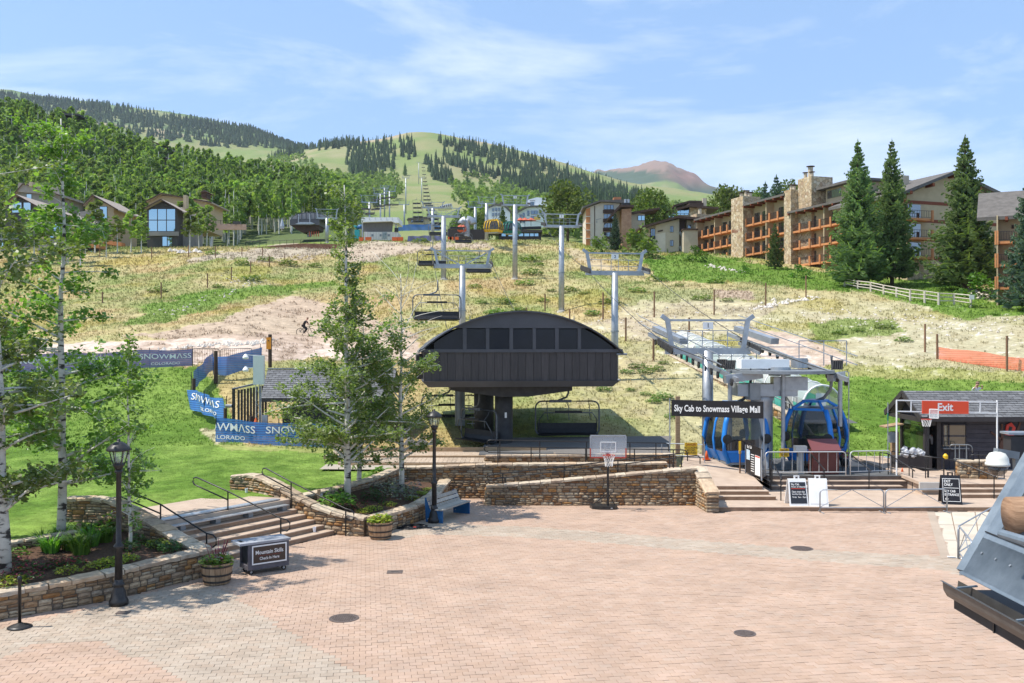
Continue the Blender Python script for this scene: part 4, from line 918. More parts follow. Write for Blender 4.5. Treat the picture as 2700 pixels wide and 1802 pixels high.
# chairlift line
CL=[(1219,79,702),(1169.6,140,571),(1141,212,548)]
tower('grey lift tower with V struts just above the terminal roof',*CL[0],4.7,post=.30,lift=1.3,vee=True)
tower('tall grey lift tower with V struts in the middle of the slope',*CL[1],4.7,post=.42,lift=1.25,vee=True)
tower('grey lift tower at the crest beside the dense row of chairs',*CL[2],4.7,post=.40,lift=1.2)
# gondola line
GL=[(1866,44.4,925),(1621,64,720),(1480.5,105,597),(1358,140,541),(1283,222,537),(1253,255,547)]
GY=R(20)
tower('squat grey gondola tower standing behind the sky cab sign',*GL[0],3.9,base=.9,post=.29,lift=1.45,number='1',yaw=R(4))
tower('grey gondola tower right of the domed terminal, with a number plate',*GL[1],3.9,post=.26,lift=1.35,number='2',yaw=R(8))
tower('tall grey gondola tower in front of the big round tree',*GL[2],3.9,post=.34,lift=1.35,number='3',yaw=R(8))
tower('tall grey gondola tower beside the green gondola cabins',*GL[3],3.9,post=.40,lift=1.4,number='4',yaw=R(8))
tower('gondola tower beside the yellow gondola cabins',*GL[4],3.9,post=.45,lift=1.5,full=False)
tower('thin gondola tower left of the yellow cabins, highest in its row',*GL[5],3.9,post=.42,lift=1.5,full=False)
def cable(label,pts,r=.022):
 m=MB(); pp=[]
 for a,b in zip(pts,pts[1:]):
  for k in range(8):f=k/8; q=Vector(a).lerp(Vector(b),f); q.z-=4*f*(1-f)*.012*(Vector(b)-Vector(a)).length; pp.append(q)
 pp.append(Vector(pts[-1])); m.tube(pp,r,4).build('lift_cable',M['dkmach'],None,label=label,cat='cable',group='haul cables',at=pts[0])
def head(px,Y,py,gx,up=.35):p=W(px,py,Y); return p+Vector((gx,0,up))
for s,lb in ((-1,'chairlift cable on the side of the white trunked aspens'),(1,'chairlift cable on the side of the gondola towers')):
 cable(lb,[tp(s*2.6,11,5.3)]+[head(a,b,c,s*2.45) for a,b,c in CL]+[W(1120+s*12,520,420)])
for s,lb in ((-1,'gondola cable nearer the chairlift towers'),(1,'gondola cable nearer the apartment building')):
 cable(lb,[Vector((12.4+s*2.0,42,5.1))]+[head(a,b,c,s*2.05) for a,b,c in GL])
# chairs along the line
for px,py,Y,rz,lb in ((1262,718,113,4,'black lift chair hanging just right of the V strut tower'),(1156,620,155,6,'lift chair at the level of the yellow cabins, left of the tall tower'),(1222,640,170,6,'lift chair in front of the red lift building'),(1206,605,190,6,'lift chair below the red umbrellas, above another chair'),(1140,700,100,6,'lift chair half behind the bare aspen branches'),(1152,842,62,6,'lift chair just above the left shoulder of the terminal roof')):
 p=W(px,py,Y); copy_tree(ch,None,(p.x,Y,p.z+2.62),R(rz),label=lb)
chs=chair_proto('x',full=False); k=0
GC='chairs in the dense row over the crest'
for i in range(12):
 s=-1 if i%2 else 1; f=i/11; Y=228+150*f; px=1128-14*f+s*(2.4/Y*F); py=604-66*f
 p=W(px,py,Y); o=chs if i==0 else copy_tree(chs)
 o.location=(p.x,Y,p.z+2.6); o['label']='one of the small lift chairs stacked in a dense row over the crest'; o['group']=GC
for i in range(12):
 f=i/11; Y=520+900*f; p=W(1118-8*f+(9-4*f),530-100*f,Y); o=copy_tree(chs,None,(p.x,Y,p.z+2),0,1.5); o['label']='one of the tiny dark lift chairs climbing the far green ski run'; o['group']='chairs on the far ski run'
for j,(px,py,Y,b) in enumerate(((1014,496,560,0),(1066,540,480,0),(1070,470,700,0),(1112,470,900,0),(1104,430,1300,0))):
 X=(px-CX)/F*Y; tower('tiny lift tower on the far ski run, number %s from below'%('one','two','three','four','five')[j] if False else ['small lift tower by the dark pine on the far run','small lift tower just above the crest dip','small lift tower halfway up the green run','tiny lift tower on the far run above the chairs','tiniest lift tower near the top of the green run'][j],px,Y,py,5.0,post=.45,lift=1.4,full=False)
for px,py,Y,lb in ((974,534,300,'pale lift tower directly behind the stage roof'),(1003,512,360,'pale lift tower on the green knoll behind the stage'),(1027,505,400,'pale lift tower farthest up the knoll behind the stage')):
 tower(lb,px,Y,py,5.2,post=.34,lift=2.2,full=False,base=gz((px-CX)/F*Y,Y)+4)
for px,py,Y in ((965,548,300),(990,549,305),(975,560,280),(947,560,290),(992,524,350),(1014,520,360),(1003,541,330),(1032,518,380),(1042,538,390),(1022,538,350),(939,570,280)):
 p=W(px,py,Y); o=copy_tree(chs,None,(p.x,Y,p.z+2),R(-15),label='one of the pale lift chairs hanging over the stage'); o['group']='chairs above the stage'
# ---------------------------------------------------------------- timber loading deck
deck=thing('loading_deck','tan timber loading deck beside the terminal column','deck',(-4,42,1.2))
for i in range(34):
 x=-7.4+i*.195; MB().box((x,40.75,1.235),(.185,1.7,.04),rz=R(U(-.3,.3))).build('plank',M['deck'],deck)
MB().box((-4.1,39.86,1.11),(6.7,.06,.21)).build('fascia',M['wood'],deck)
for i in range(7):MB().box((-3.2,41.9+i*.42,1.30),(10.4,.40,.05)).build('plank',M['deck'],deck)
MB().box((-3.2,41.66,1.26),(10.5,.08,.16)).build('fascia',M['wood'],deck)
MB().box((-3.2,43.4,1.42),(9.6,.10,.20)).build('fascia',M['wood'],deck)
MB().box((.2,42.6,1.345),(3.4,1.4,.02)).build('rubber_mat',M['asph'],deck)
for k,(x,y) in enumerate(((-4.3,44.6),(-4.9,44.9),(-3.7,44.8))):
 p=Vector((x,y,1.45)); MB().add([p+Vector((-.4,0,0)),p+Vector((0,-.1,.45)),p+Vector((.4,0,.05)),p+Vector((.1,.4,.1)),p+Vector((-.1,.3,.4))],[(0,1,4),(1,2,3),(1,3,4),(0,2,1)]).build('folded_tarp',M['galv'],None,at=p,label=['crumpled grey tarp leaning on the deck, middle of three','crumpled grey tarp leaning on the deck nearest the aspens','crumpled grey tarp leaning on the deck nearest the chair'][k],cat='tarp')
MB().quad((-1.6,41.7,1.20),(7,41.7,1.15),(8,46.5,1.75),(-1.2,46.5,1.65)).build('gravel_pad',mat('dark_gravel',(.12,.11,.10),(.22,.20,.18),rough=1,scale=40,bump=.6),None,label='dark gravel under the hanging lift chairs',kind='structure')
MB().quad((-8,38.6,1.14),(-2,38.6,1.1),(-2,40,1.13),(-8,40,1.16)).build('gravel_path',mat('tan_gravel',(.32,.27,.21),(.45,.39,.31),rough=1,scale=40,bump=.6),None,label='gravel strip below the boardwalk',kind='structure')
# ---------------------------------------------------------------- lift operators' hut on the left
M['shing']=mat('grey_shingles',(.12,.12,.122),(.175,.175,.178),rough=.9,scale=6,rand=.2,bump=.2)
M['darksid']=mat('dark_siding',(.035,.033,.036),(.052,.049,.053),rough=.75,scale=5,rand=.1)
M['trimd']=mat('dark_trim',(.035,.030,.029),(.05,.043,.042),rough=.6,scale=5)
def shingle_roof(w,a,b,c,d,rows,cols,m,th_=.035):
 """a,b eave (left,right), d,c ridge (left,right): single shingles laid in courses"""
 a,b,c,d=map(Vector,(a,b,c,d)); nrm=(b-a).cross(d-a).normalized()
 for j in range(rows):
  v0,v1=j/rows,min((j+1.25)/rows,1); off=(j%2)*.5
  for i in range(cols+(1 if off else 0)):
   u0=max((i-off)/cols,0); u1=min((i+1-off)/cols,1)
   if u1-u0<.004:continue
   e=.0012; f= lambda u,v:a.lerp(b,u).lerp(d.lerp(c,u),v)
   up0=nrm*(th_+U(0,.006)); up1=nrm*.008
   q=[f(u0+e,v0)+up0,f(u1-e,v0)+up0,f(u1-e,v1)+up1,f(u0+e,v1)+up1]
   MB().prism(q,-nrm*.012).build('shingle',m,w)
hut=thing('lift_hut','dark hut with grey shingle roof behind the blue netting','hut',(-9,50,1.6))
HY0=48.5; hx0,hx1=(745-CX)/F*HY0,-7.0
def hz_(py,Y):return CH+(HY-py)/F*Y
MB().prism([(hx0,HY0,1.3),(hx1,HY0,1.3),(hx1,HY0,3.05),(hx0,HY0,3.05)],(0,4.4,0)).build('wall',M['darksid'],hut)
for k in range(9):MB().box(((hx0+hx1)/2,HY0-.02,1.42+k*.19),(hx1-hx0,.03,.175)).build('siding_board',M['darksid'],hut)
ra,rb,rc_,rd=Vector((W(686,1052,47.9).x,47.9,hz_(1052,47.9))),Vector((-6.2,47.9,hz_(1052,47.9))),Vector((-6.3,50.7,hz_(975,50.7))),Vector((W(706,975,50.7).x,50.7,hz_(975,50.7)))
MB().slab(ra,rb,rc_,rd,.12).build('roof_deck',M['trimd'],hut)
MB().slab(rd,rc_,rc_+Vector((0,2.8,-1.3)),rd+Vector((0,2.8,-1.3)),.12).build('roof_deck',M['shing'],hut)
shingle_roof(hut,ra,rb,rc_,rd,14,20,M['shing'])
MB().bar(ra+Vector((-.05,-.03,-.06)),rb+Vector((.05,-.03,-.06)),.06,.2).build('eave_board',M['trimd'],hut)
MB().bar(rd+Zv*.05,rc_+Zv*.05,.18,.06).build('ridge_cap',M['galv_d'],hut)
MB().prism([(-8.4,HY0-.06,2.1),(-7.6,HY0-.06,2.1),(-7.6,HY0-.06,2.85),(-8.4,HY0-.06,2.85)],(0,.05,0)).build('window',M['dkglass'],hut)
# black screen enclosure left of the hut
sc_=thing('screen_enclosure','black slatted screen enclosure left of the hut','enclosure',W(640,1115,48.5))
sx0,sx1=W(613,1100,48).x,W(690,1100,49).x
MB().box((sx0+.06,48.0,2.7),(.13,.13,2.7)).build('corner_post',M['black'],sc_)
for k in range(10):
 x=sx0+.2+k*(sx1-sx0-.2)/10; MB().box((x,48.4+k*.2,2.75+k*.02),(.11,.04,2.4)).build('slat',M['dkmach'],sc_)
MB().bar((sx0,48.0,4.02),(sx1,50.3,4.35),.10,.08).build('top_rail',M['galv_d'],sc_)
MB().cyl((sx0-.32,47.9,3.15),(sx0,47.9,3.15),.09,n=10).build('floodlight',M['galv_d'],sc_)
MB().box((-13.2,48.3,1.75),(1.6,.5,.5),rz=R(12)).build('stored_boards',M['wood'],sc_)
# antenna mast
am=thing('antenna_mast','lattice mast carrying a tall white antenna box','antenna',(W(683,1115,47).x,47,1.55)); ax_=W(683,1100,47).x
MB().box((ax_,47,hz_(976,47)),(.52,.42,1.46),rz=R(6)).build('antenna_box',mat('antenna_white',(.62,.65,.60),(.68,.71,.66),rough=.45,scale=2),am)
for dx,dy in ((-.13,-.1),(.13,-.1),(0,.13)):MB().cyl((ax_+dx,47+dy,1.5),(ax_+dx,47+dy,hz_(1012,47)),.022,n=6).build('mast_leg',M['galv'],am)
for k in range(8):
 z=1.7+k*.34; s=1 if k%2 else -1; MB().bar((ax_-.13*s,46.9,z),(ax_+.13*s,46.9,z+.34),.016).build('lattice_brace',M['galv'],am)
for py in (941,974):MB().lathe(Vector((ax_-.62,46.8,hz_(py,47))),[(.13,-.12),(.16,-.02),(.14,.0),(.08,.1),(.03,.14)],12).build('camera_dome',M['white'],am,smooth=True); MB().bar((ax_-.6,46.8,hz_(py,47)+.1),(ax_,46.9,hz_(py,47)+.05),.04).build('camera_arm',M['white'],am)
MB().box((ax_+.32,46.9,2.55),(.28,.14,.42)).build('control_box',M['galv'],am)
M['orange']=mat('safety_orange',(.62,.10,.02),(.70,.14,.03),rough=.6,scale=4)
p=Vector((ax_-.02,46.5,1.9)); MB().lathe(p,[(.16,0),(.14,.1),(.10,.55),(.03,.75)],10).build('orange_bag',M['orange'],None,at=p,label='bright orange bag at the foot of the antenna mast',cat='bag')
# ---------------------------------------------------------------- netting banners
def net_mat(name,c,c2,alpha,sc_=30):
 m,N,L,b=nt(name); b.inputs['Roughness'].default_value=.6
 tcn=N.new('ShaderNodeNewGeometry'); sp=N.new('ShaderNodeSeparateXYZ'); L.new(tcn.outputs['Position'],sp.inputs[0])
 mu=N.new('ShaderNodeMath'); mu.operation='MULTIPLY'; mu.inputs[1].default_value=sc_; L.new(sp.outputs['Z'],mu.inputs[0])
 si=N.new('ShaderNodeMath'); si.operation='SINE'; L.new(mu.outputs[0],si.inputs[0])
 mr=N.new('ShaderNodeMapRange'); mr.inputs['From Min'].default_value=-1; L.new(si.outputs[0],mr.inputs['Value'])
 mx=N.new('ShaderNodeMixRGB'); mx.inputs['Color1'].default_value=(*c,1); mx.inputs['Color2'].default_value=(*c2,1); L.new(mr.outputs[0],mx.inputs['Fac']); L.new(mx.outputs[0],b.inputs['Base Color'])
 ma=N.new('ShaderNodeMapRange'); ma.inputs['From Min'].default_value=-1; ma.inputs['To Min'].default_value=alpha; ma.inputs['To Max'].default_value=min(1,alpha+.25); L.new(si.outputs[0],ma.inputs['Value']); L.new(ma.outputs[0],b.inputs['Alpha'])
 return m
M['netb']=net_mat('blue_netting',(.020,.10,.32),(.05,.20,.50),.80,52)
M['netp']=net_mat('faded_blue_netting',(.085,.085,.23),(.15,.155,.34),.82,45)
M['neto']=net_mat('orange_netting',(.68,.12,.05),(.80,.22,.12),.60,40)
def banner(name,label,pts,h,m,text=None,wob=.06,posts=True,pm=None,group=None,tilt=0,cat='banner'):
 """pts: ground points left to right; text: list of (centre fraction, size, words, height fraction)"""
 P_=[Vector(p) for p in pts]; w=thing(name,label,cat,P_[0],group); S=[0]
 for a,b in zip(P_,P_[1:]):S.append(S[-1]+(b-a).length)
 L=S[-1]; sd_=rnd.random()*9
 def at(s,z,off=0):
  s=min(max(s,0),L); i=max(j for j in range(len(S)-1) if S[j]<=s+1e-9); f=(s-S[i])/(S[i+1]-S[i]); p=P_[i].lerp(P_[i+1],f); d=(P_[i+1]-P_[i]).normalized(); nr=Vector((d.y,-d.x,0))
  sag=.05*math.sin(s*2.1+sd_)*z/h; return p+Zv*(z*(1+0*sag)+.06*math.sin(s*1.3+sd_)*(z/h))+nr*(wob*math.sin(s*2.7+z*2+sd_)+off)
 nx,nz_=max(8,int(L/.18)),7; vs=[at(L*i/nx,h*(.02+.98*j/nz_)) for i in range(nx+1) for j in range(nz_+1)]
 mb=MB(); mb.add(vs,[(i*(nz_+1)+j,(i+1)*(nz_+1)+j,(i+1)*(nz_+1)+j+1,i*(nz_+1)+j+1) for i in range(nx) for j in range(nz_)]); mb.build('netting',m,w,smooth=True)
 for t in text or ():
  fr_,sz,words,hf=t[:4]; s0=fr_*L
  lettering(words,sz,(0,0,0),(1,0,0),Zv,M['wh'],w,off=.006,squash=t[4] if len(t)>4 else 1.15,fn= lambda x,y:at(s0+x,hf*h+y,.03),flip=len(t)>5,fit=t[4] if len(t)>4 and t[4]>2 else None)
 if posts:
  k=max(1,int(L/2.6))
  for i in range(k+1):q=at(L*i/k,0,-.05); MB().cyl(q,q+Zv*(h+.18),.022,n=6).build('stake',pm or M['black'],w)
 return w
SNW='SNOWM\u039bSS'
def gp_(px,py,Y):return Vector(W(px,py,Y))
banner('netting_banner','long faded purple blue banner with white lettering at the back of the lawn',[gp_(-60,985,63),gp_(230,978,63.5),gp_(345,973,64),gp_(507,966,65)],1.22,M['netp'],[(.875,.50,SNW,.62,1.25),(.875,.26,'COLORADO',.22,1.3),(.58,.50,SNW,.62,1.25),(.58,.26,'COLORADO',.22,1.3),(.3,.5,SNW,.62,1.25)],wob=.03)
banner('netting_banner','blue netting with white lettering closest to the lift hut',[gp_(570,1168,46.2),gp_(700,1176,45.8),gp_(820,1180,45.7),gp_(905,1184,45.6)],1.18,M['netb'],[(.13,.52,'OWM\u039bSS',.64,1.15),(.10,.27,'OLORADO',.24,1.3),(.655,.50,SNW,.68,1.2),(.66,.27,'COLORADO',.26,1.2)],wob=.08)
banner('netting_banner','sagging pale blue netting piece angled beside the lawn',[gp_(497,1078,54),gp_(545,1096,51),gp_(590,1112,48.5)],1.15,M['netb'],[(.5,.52,'SNOWM\u039bS',.68,5.0),(.60,.27,'COLORADO',.26,3.4)],wob=.1)
banner('netting_banner','bare blue netting running uphill from the dark post',[gp_(508,1040,55.5),gp_(522,1015,59),gp_(562,975,63)],1.15,M['netb'],None,wob=.05)
banner('netting_banner','bare blue netting between the dark post and the steel barriers',[gp_(562,990,62),gp_(600,992,61.5),gp_(640,978,62.5),gp_(690,962,64)],1.25,M['netb'],None,wob=.05)
banner('netting_banner','orange plastic safety netting on the slope at the picture edge',[TR(2472,948),TR(2560,962),TR(2656,975),TR(2740,985)],1.0,M['neto'],None,wob=.04,posts=False,cat='netting')
def barrier(name,label,a,b,h=1.05,m=None,bars=14,r=.02,cat='barrier',cross=False,feet=True):
 m=m or M['galv']; a,b=Vector(a),Vector(b); w=thing(name,label,cat,a); d=(b-a).normalized(); nr=Vector((d.y,-d.x,0)); L=(b-a).length
 z0,z1=Zv*.18,Zv*h
 MB().tube([a+Zv*.02,a+Zv*(h-.12),a+d*.04+Zv*(h-.04),a+d*.12+z1,b-d*.12+z1,b-d*.04+Zv*(h-.04),b+Zv*(h-.12),b+Zv*.02],r,6).build('frame',m,w,smooth=True)
 MB().tube([a+z0,b+z0],r*.8,6).build('lower_rail',m,w)
 if cross:
  for p,q in ((a+Zv*.2,a.lerp(b,.5)+z1),(a.lerp(b,.5)+z1,b+Zv*.2)):MB().tube([p,q],r*.5,5).build('cross_bar',m,w)
 for k in range(1,bars):p=a+d*L*k/bars; MB().tube([p+z0,p+z1],r*.42,4).build('bar',m,w)
 if feet:
  for p in (a+d*.05,b-d*.05):MB().tube([p-nr*.3+Zv*.015,p+nr*.3+Zv*.015],r*.8,5).build('foot',m,w)
 return w
barrier('crowd_barrier','dark steel crowd barrier left of the dark post by the dirt road',gp_(508,962,65),gp_(578,964,65),1.15,M['dkmach'],16,.025)
barrier('crowd_barrier','dark steel crowd barrier right of the dark post by the dirt road',gp_(582,964,65),gp_(664,962,65),1.15,M['dkmach'],16,.025)
# dark timber posts by the nets
def wpost(label,px,py,Y,h,r=.11,m='postwood',group=None):
 p=W(px,py,Y); p.z=min(p.z,gz(p.x,p.y)) if Y>44 else p.z
 w=MB().cyl(p-Zv*.1,p+Zv*h,r,r*.92,8).build('fence_post',M[m],None,at=p,label=label,cat='post',group=group); return w
M['postwood']=mat('dark_post_wood',(.045,.03,.022),(.085,.058,.04),rough=.85,scale=5,stretch=(4,4,1),bump=.3)
M['postrust']=mat('rust_brown_post',(.16,.085,.045),(.24,.14,.08),rough=.85,scale=4,stretch=(4,4,1),rand=.2)
wpost('dark timber post between the two steel barriers',569,996,61,2.15,.14)
wpost('dark timber post where the nets meet above the lawn',511,1042,55,1.75,.12)
wpost('brown timber post at the end of the sagging net',594,1112,48.3,1.35,.10)
wpost('brown timber post in front of the black enclosure',662,1130,46.6,1.25,.10)
sp=W(712,962,63); w=thing('trail_sign','orange trail sign on a dark post by the dirt road','sign',sp)
MB().cyl(sp-Zv*.2,sp+Zv*2.05,.13,n=8).build('post',M['postwood'],w); MB().box(sp+Vector((-.05,-.16,1.45)),(.32,.03,.80)).build('sign_panel',mat('sign_orange',(.72,.27,.02),rough=.5),w); MB().box(sp+Vector((-.05,-.18,1.62)),(.1,.01,.06)).build('sign_symbol',M['black'],w)
# ---------------------------------------------------------------- sky cab platform and steps
def box2(x0,x1,y0,y1,z0,z1):return MB().box(((x0+x1)/2,(y0+y1)/2,(z0+z1)/2),(x1-x0,y1-y0,z1-z0))
M['steel_stair']=mat('dark_stair_treads',(.10,.075,.06),(.17,.13,.105),rough=.8,scale=3)
sc=thing('station_steps','low brown concrete steps and platform in front of the gondola','steps',(8,35.3,0))
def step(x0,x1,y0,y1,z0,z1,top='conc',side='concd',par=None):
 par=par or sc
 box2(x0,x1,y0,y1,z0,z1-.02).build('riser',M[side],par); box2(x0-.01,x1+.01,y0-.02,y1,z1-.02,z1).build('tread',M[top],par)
step(7.85,24,35.25,46,-.02,.15)
for k in range(3):step(7.95+k*-.01,10.45-k*.17,36.8+k*.38,43.5,.15,.30+k*.15)
for k in range(3):step(11.0,16.55-k*-.0+.35*(2-k)*-1+.7,39.35+k*.36,47.5,.15,.32+k*.165,'conc' if k<2 else 'asph','steel_stair')
for k in range(3):step(18.0,26,37.3+k*.42,47,.15,.30+k*.15)
# brown ramp landing up to the cabins
MB().prism([(7.9,37.6,.60),(10.15,37.6,.60),(10.4,40.2,.66),(10.6,44.5,.80),(8.4,45,1.15),(7.5,41,.98)],(0,0,-.5)).build('ramp',M['conc'],sc)
box2(16.9,18.05,38.3,46,.14,.56).build('ramp_base',M['conc'],sc)
MB().prism([(16.75,38.2,.55),(18.1,38.2,.55),(18.3,46,.68),(16.9,46,.68)],(0,0,.12)).build('ramp',M['conc'],sc)
box2(16.72,17.6,38.10,38.2,.34,.66).build('beam',M['concg'],sc)
# ---------------------------------------------------------------- gondola terminal
gt=thing('gondola_station','grey open gondola station with bullwheel on a thick column','lift terminal',(11.45,42.5,.65))
gc=Vector((11.45,42.6,0))
MB().lathe(gc+Zv*.6,[(.55,0),(.55,.1),(.49,.12),(.49,3.1),(.62,3.5)],22).build('column',M['galv'],gt,smooth=True)
MB().box(gc+Vector((.1,0,4.25)),(2.7,1.3,.55)).build('head_frame',M['galv'],gt)
MB().box(gc+Vector((-.55,-.55,4.20)),(.5,.5,.75),rz=.2).build('gearbox',M['galv_d'],gt); MB().box(gc+Vector((1.15,-.3,4.55)),(1.5,.9,.6),rz=-.1).build('drive_housing',M['galv'],gt)
bw=Vector((12.35,42.9,5.08))
MB().lathe(bw,[(2.15,-.06),(2.42,-.07),(2.42,.07),(2.15,.06)],48).build('bullwheel_rim',M['galv_d'],gt,smooth=False)
MB().lathe(bw,[(.5,-.2),(.5,.2),(.05,.2)],16).build('bullwheel_hub',M['galv'],gt)
for k in range(8):t=k*math.pi/4; MB().bar(bw+Vector((.4*math.cos(t),.4*math.sin(t),0)),bw+Vector((2.2*math.cos(t),2.2*math.sin(t),0)),.14,.08).build('spoke',M['galv_d'],gt)
MB().box(bw+Vector((-.7,.3,.35)),(2.2,1.0,.42)).build('motor_cover',M['white'],gt); MB().cyl(bw+Vector((1.1,.6,.15)),bw+Vector((1.1,.6,.6)),.38,n=16).build('motor',M['galv'],gt)
MB().bar(gc+Vector((-1.9,-.9,4.75)),gc+Vector((-.2,-.7,4.98)),.34,.36).build('guide_arm',M['galv'],gt); MB().bar(gc+Vector((2.9,-.7,4.8)),gc+Vector((3.9,.6,4.9)),.3,.3).build('guide_arm',M['galv'],gt)
for s,y in ((-2.45,-.6),(2.45,-.6),(1.55,1.6),(-2.2,2.2)):
 q=bw+Vector((s,y,.1))
 for k in range(5):MB().cyl(q+Vector((k*.10-.2,0,.0)),q+Vector((k*.10-.14,.05,.42)),.05,n=6).build('tyre_spring',M['dkmach'],gt)
for x,z1 in ((-2.45,4.9),(2.55,4.9)):MB().cyl((bw.x+x,42.2,.7 if x<0 else 2.6),(bw.x+x,42.2,z1),.10,n=10).build('support_pipe',M['galv'],gt)
MB().cyl((W(2065,1000,41.8).x,41.8,.7),(W(2065,1000,41.8).x,41.8,5.0),.09,n=10).build('support_pipe',M['galv'],gt)
# sheave train and walkway between the station and the first tower
for y0,x0,s in ((0,-2.6,-1),(0,2.3,1)):
 A_=Vector((12.3+x0+.3,41.2,4.75)); B_=Vector((10.0+x0*.9,52,6.9))
 MB().bar(A_,B_,.12,.2).build('sheave_beam',M['galv'],gt)
 for k in range(14):
  p=A_.lerp(B_,.03+k*.065); MB().cyl(p+Vector((s*.08,0,-.18)),p+Vector((s*.16,0,-.18)),.17,n=10).build('sheave',M['dkmach'],gt)
 MB().bar(A_.lerp(B_,.55)+Vector((0,0,.55)),A_.lerp(B_,.9)+Vector((0,0,.5)),.45,.3).build('tension_box',M['galv'],gt)
 for q in (.35,.75):MB().bar(A_+Vector((-.6*-s,.5,.3+q)),B_+Vector((-.6*-s,0,.3+q)),.035).build('walkway_rail',M['galv'],gt)
for k in range(6):p=Vector((9.0+k*.62,46+.0*k,5.25)); MB().bar(p,p+Zv*.95,.035).build('walkway_upright',M['galv'],gt)
MB().bar((9.0,46,6.2),(14.6,46,6.2),.04).build('walkway_rail',M['galv'],gt); MB().bar((9.0,46,5.75),(14.6,46,5.75),.035).build('walkway_rail',M['galv'],gt)
for x in (15.1,13.9):MB().bar((x,45,5.3),(x,45,6.5),.04).build('walkway_upright',M['galv'],gt)
MB().bar((13.9,45,6.5),(16.2,45,6.5),.04).build('walkway_rail',M['galv'],gt); MB().bar((16.2,45,5.3),(16.2,45,6.5),.04).build('walkway_upright',M['galv'],gt)
# ---------------------------------------------------------------- gondola cabins
def cab_glass(name,c,al):return mat(name,c,rough=.06,spec=.8,alpha=al)
M['cabglass']=cab_glass('cabin_glass',(.03,.035,.04),.55)
M['cabblue']=mat('cabin_blue',(.02,.20,.62),(.025,.23,.68),rough=.35,scale=3)
M['cabyel']=mat('cabin_yellow',(.72,.42,.015),rough=.35); M['cabgrn']=mat('cabin_green',(.01,.17,.12),rough=.35)
def cabin(label,m,full=True,hang=True):
 t=thing('gondola_cabin',label,'gondola cabin',(0,0,0))
 pf_=[(.72,0),(.93,.45),(.98,.95),(.88,1.6),(.70,2.1)]; D=1.05
 n=6
 for sy in (-1,1):
  for sx in (-1,1):
   MB().tube([Vector((sx*x,sy*(D-.12*abs(z-1)**2),z)) for x,z in pf_],.105,n).build('corner_pillar',m,t,smooth=True)
  q=[Vector((x-.03,sy*(D-.02-.12*abs(z-1)**2),z)) for x,z in pf_]
  q2=[Vector((-v.x,v.y,v.z)) for v in q]
  wd=MB()
  for k in range(1,4):wd.quad(q2[k],q[k],q[k+1],q2[k+1])
  wd.build('end_window',M['cabglass'],t); MB().quad(q2[0],q[0],q[1],q2[1]).build('end_panel',m,t)
  MB().bar(q2[1]+Vector((.05,0,0)),q[1]-Vector((.05,0,0)),.08,.09).build('waist_rail',m,t)
  MB().bar(q2[4]+Vector((.02,0,0)),q[4]-Vector((.02,0,0)),.09,.10).build('top_rail',m,t)
  if full:
   for sx in (-1,1):MB().lathe(Vector((0,0,0)),[(.02,-.03),(.20,-.02),(.20,.02),(.02,.03)],16).build('bumper',M['plast'],t).matrix_basis=Matrix.Translation((sx*.86,sy*(D+.09),.98))@Matrix.Rotation(R(90),4,'X')
 for sx in (-1,1):
  for k,(y0,y1) in enumerate(((-.92,-.03),(.03,.92))):
   dr=MB()
   for a in range(4):
    (x0,z0),(x1,z1)=pf_[a],pf_[a+1]
    if a:dr.quad((sx*x0,y0,z0),(sx*x0,y1,z0),(sx*x1,y1,z1),(sx*x1,y0,z1))
   d_=dr.build('door_glass',M['cabglass'],t)
   MB().tube([Vector((sx*(x+.02),y0 if k else y1,z)) for x,z in pf_],.04,5).build('door_edge',m,t,smooth=True)
   MB().quad((sx*.73,y0,.02),(sx*.73,y1,.02),(sx*.93,y1,.45),(sx*.93,y0,.45)).build('door_panel',m,t)
 MB().prism([(-.72,-.95,0),(.72,-.95,0),(.72,.95,0),(-.72,.95,0)],(0,0,-.10)).build('floor',M['galv_d'],t)
 if full:
  for sy in (-1,1):MB().box((0,sy*.55,.38),(1.3,.4,.06)).build('bench_seat',M['seat'],t); MB().box((0,sy*.78,.65),(1.3,.06,.5)).build('seat_back',M['seat'],t)
 MB().prism([(-.70,-.9,2.1),(.70,-.9,2.1),(.70,.9,2.1),(-.70,.9,2.1)],(0,0,.06)).build('roof',M['galv_d'],t)
 for sx in (-1,1):MB().bar((sx*.62,-1.0,2.12),(sx*.30,-.5,2.42),.10).build('roof_strut',m,t); MB().bar((sx*.62,1.0,2.12),(sx*.30,.5,2.42),.10).build('roof_strut',m,t)
 MB().box((0,0,2.42),(.75,1.1,.10)).build('roof_frame',m,t)
 if hang:MB().tube([(0,0,2.4),(.35,0,2.55),(.62,0,2.9),(.68,0,3.4),(.66,0,4.3)],.065,8).build('hanger',M['galv_d'],t,smooth=True)
 return t
cb1=cabin('blue gondola cabin parked directly under the sky cab sign',M['cabblue']); cb1.location=(W(1940,1200,43.1).x,43.1,.98); cb1.rotation_euler=(0,0,R(10)); cb1.scale=(1.1,1.1,1.1)
cb2=copy_tree(cb1,None,(W(2150,1200,43.2).x,43.2,1.0),R(-36),1.12,label='blue gondola cabin behind the maroon kiosk with doors ajar')
for i,(px,rz) in enumerate(((1308,-20),(1301,-20),(1294,-20))):
 if i==0:cy1=cabin('yellow gondola cabin, frontmost of the three',M['cabyel'],False)
 o=cy1 if i==0 else copy_tree(cy1,label=('','yellow gondola cabin, middle of the three','yellow gondola cabin, rearmost of the three')[i])
 p=W(px,614,190+3*i); o.location=(p.x,p.y,p.z); o.rotation_euler=(0,0,R(rz)); o.scale=(1.1,)*3; o['group']='parked yellow cabins'
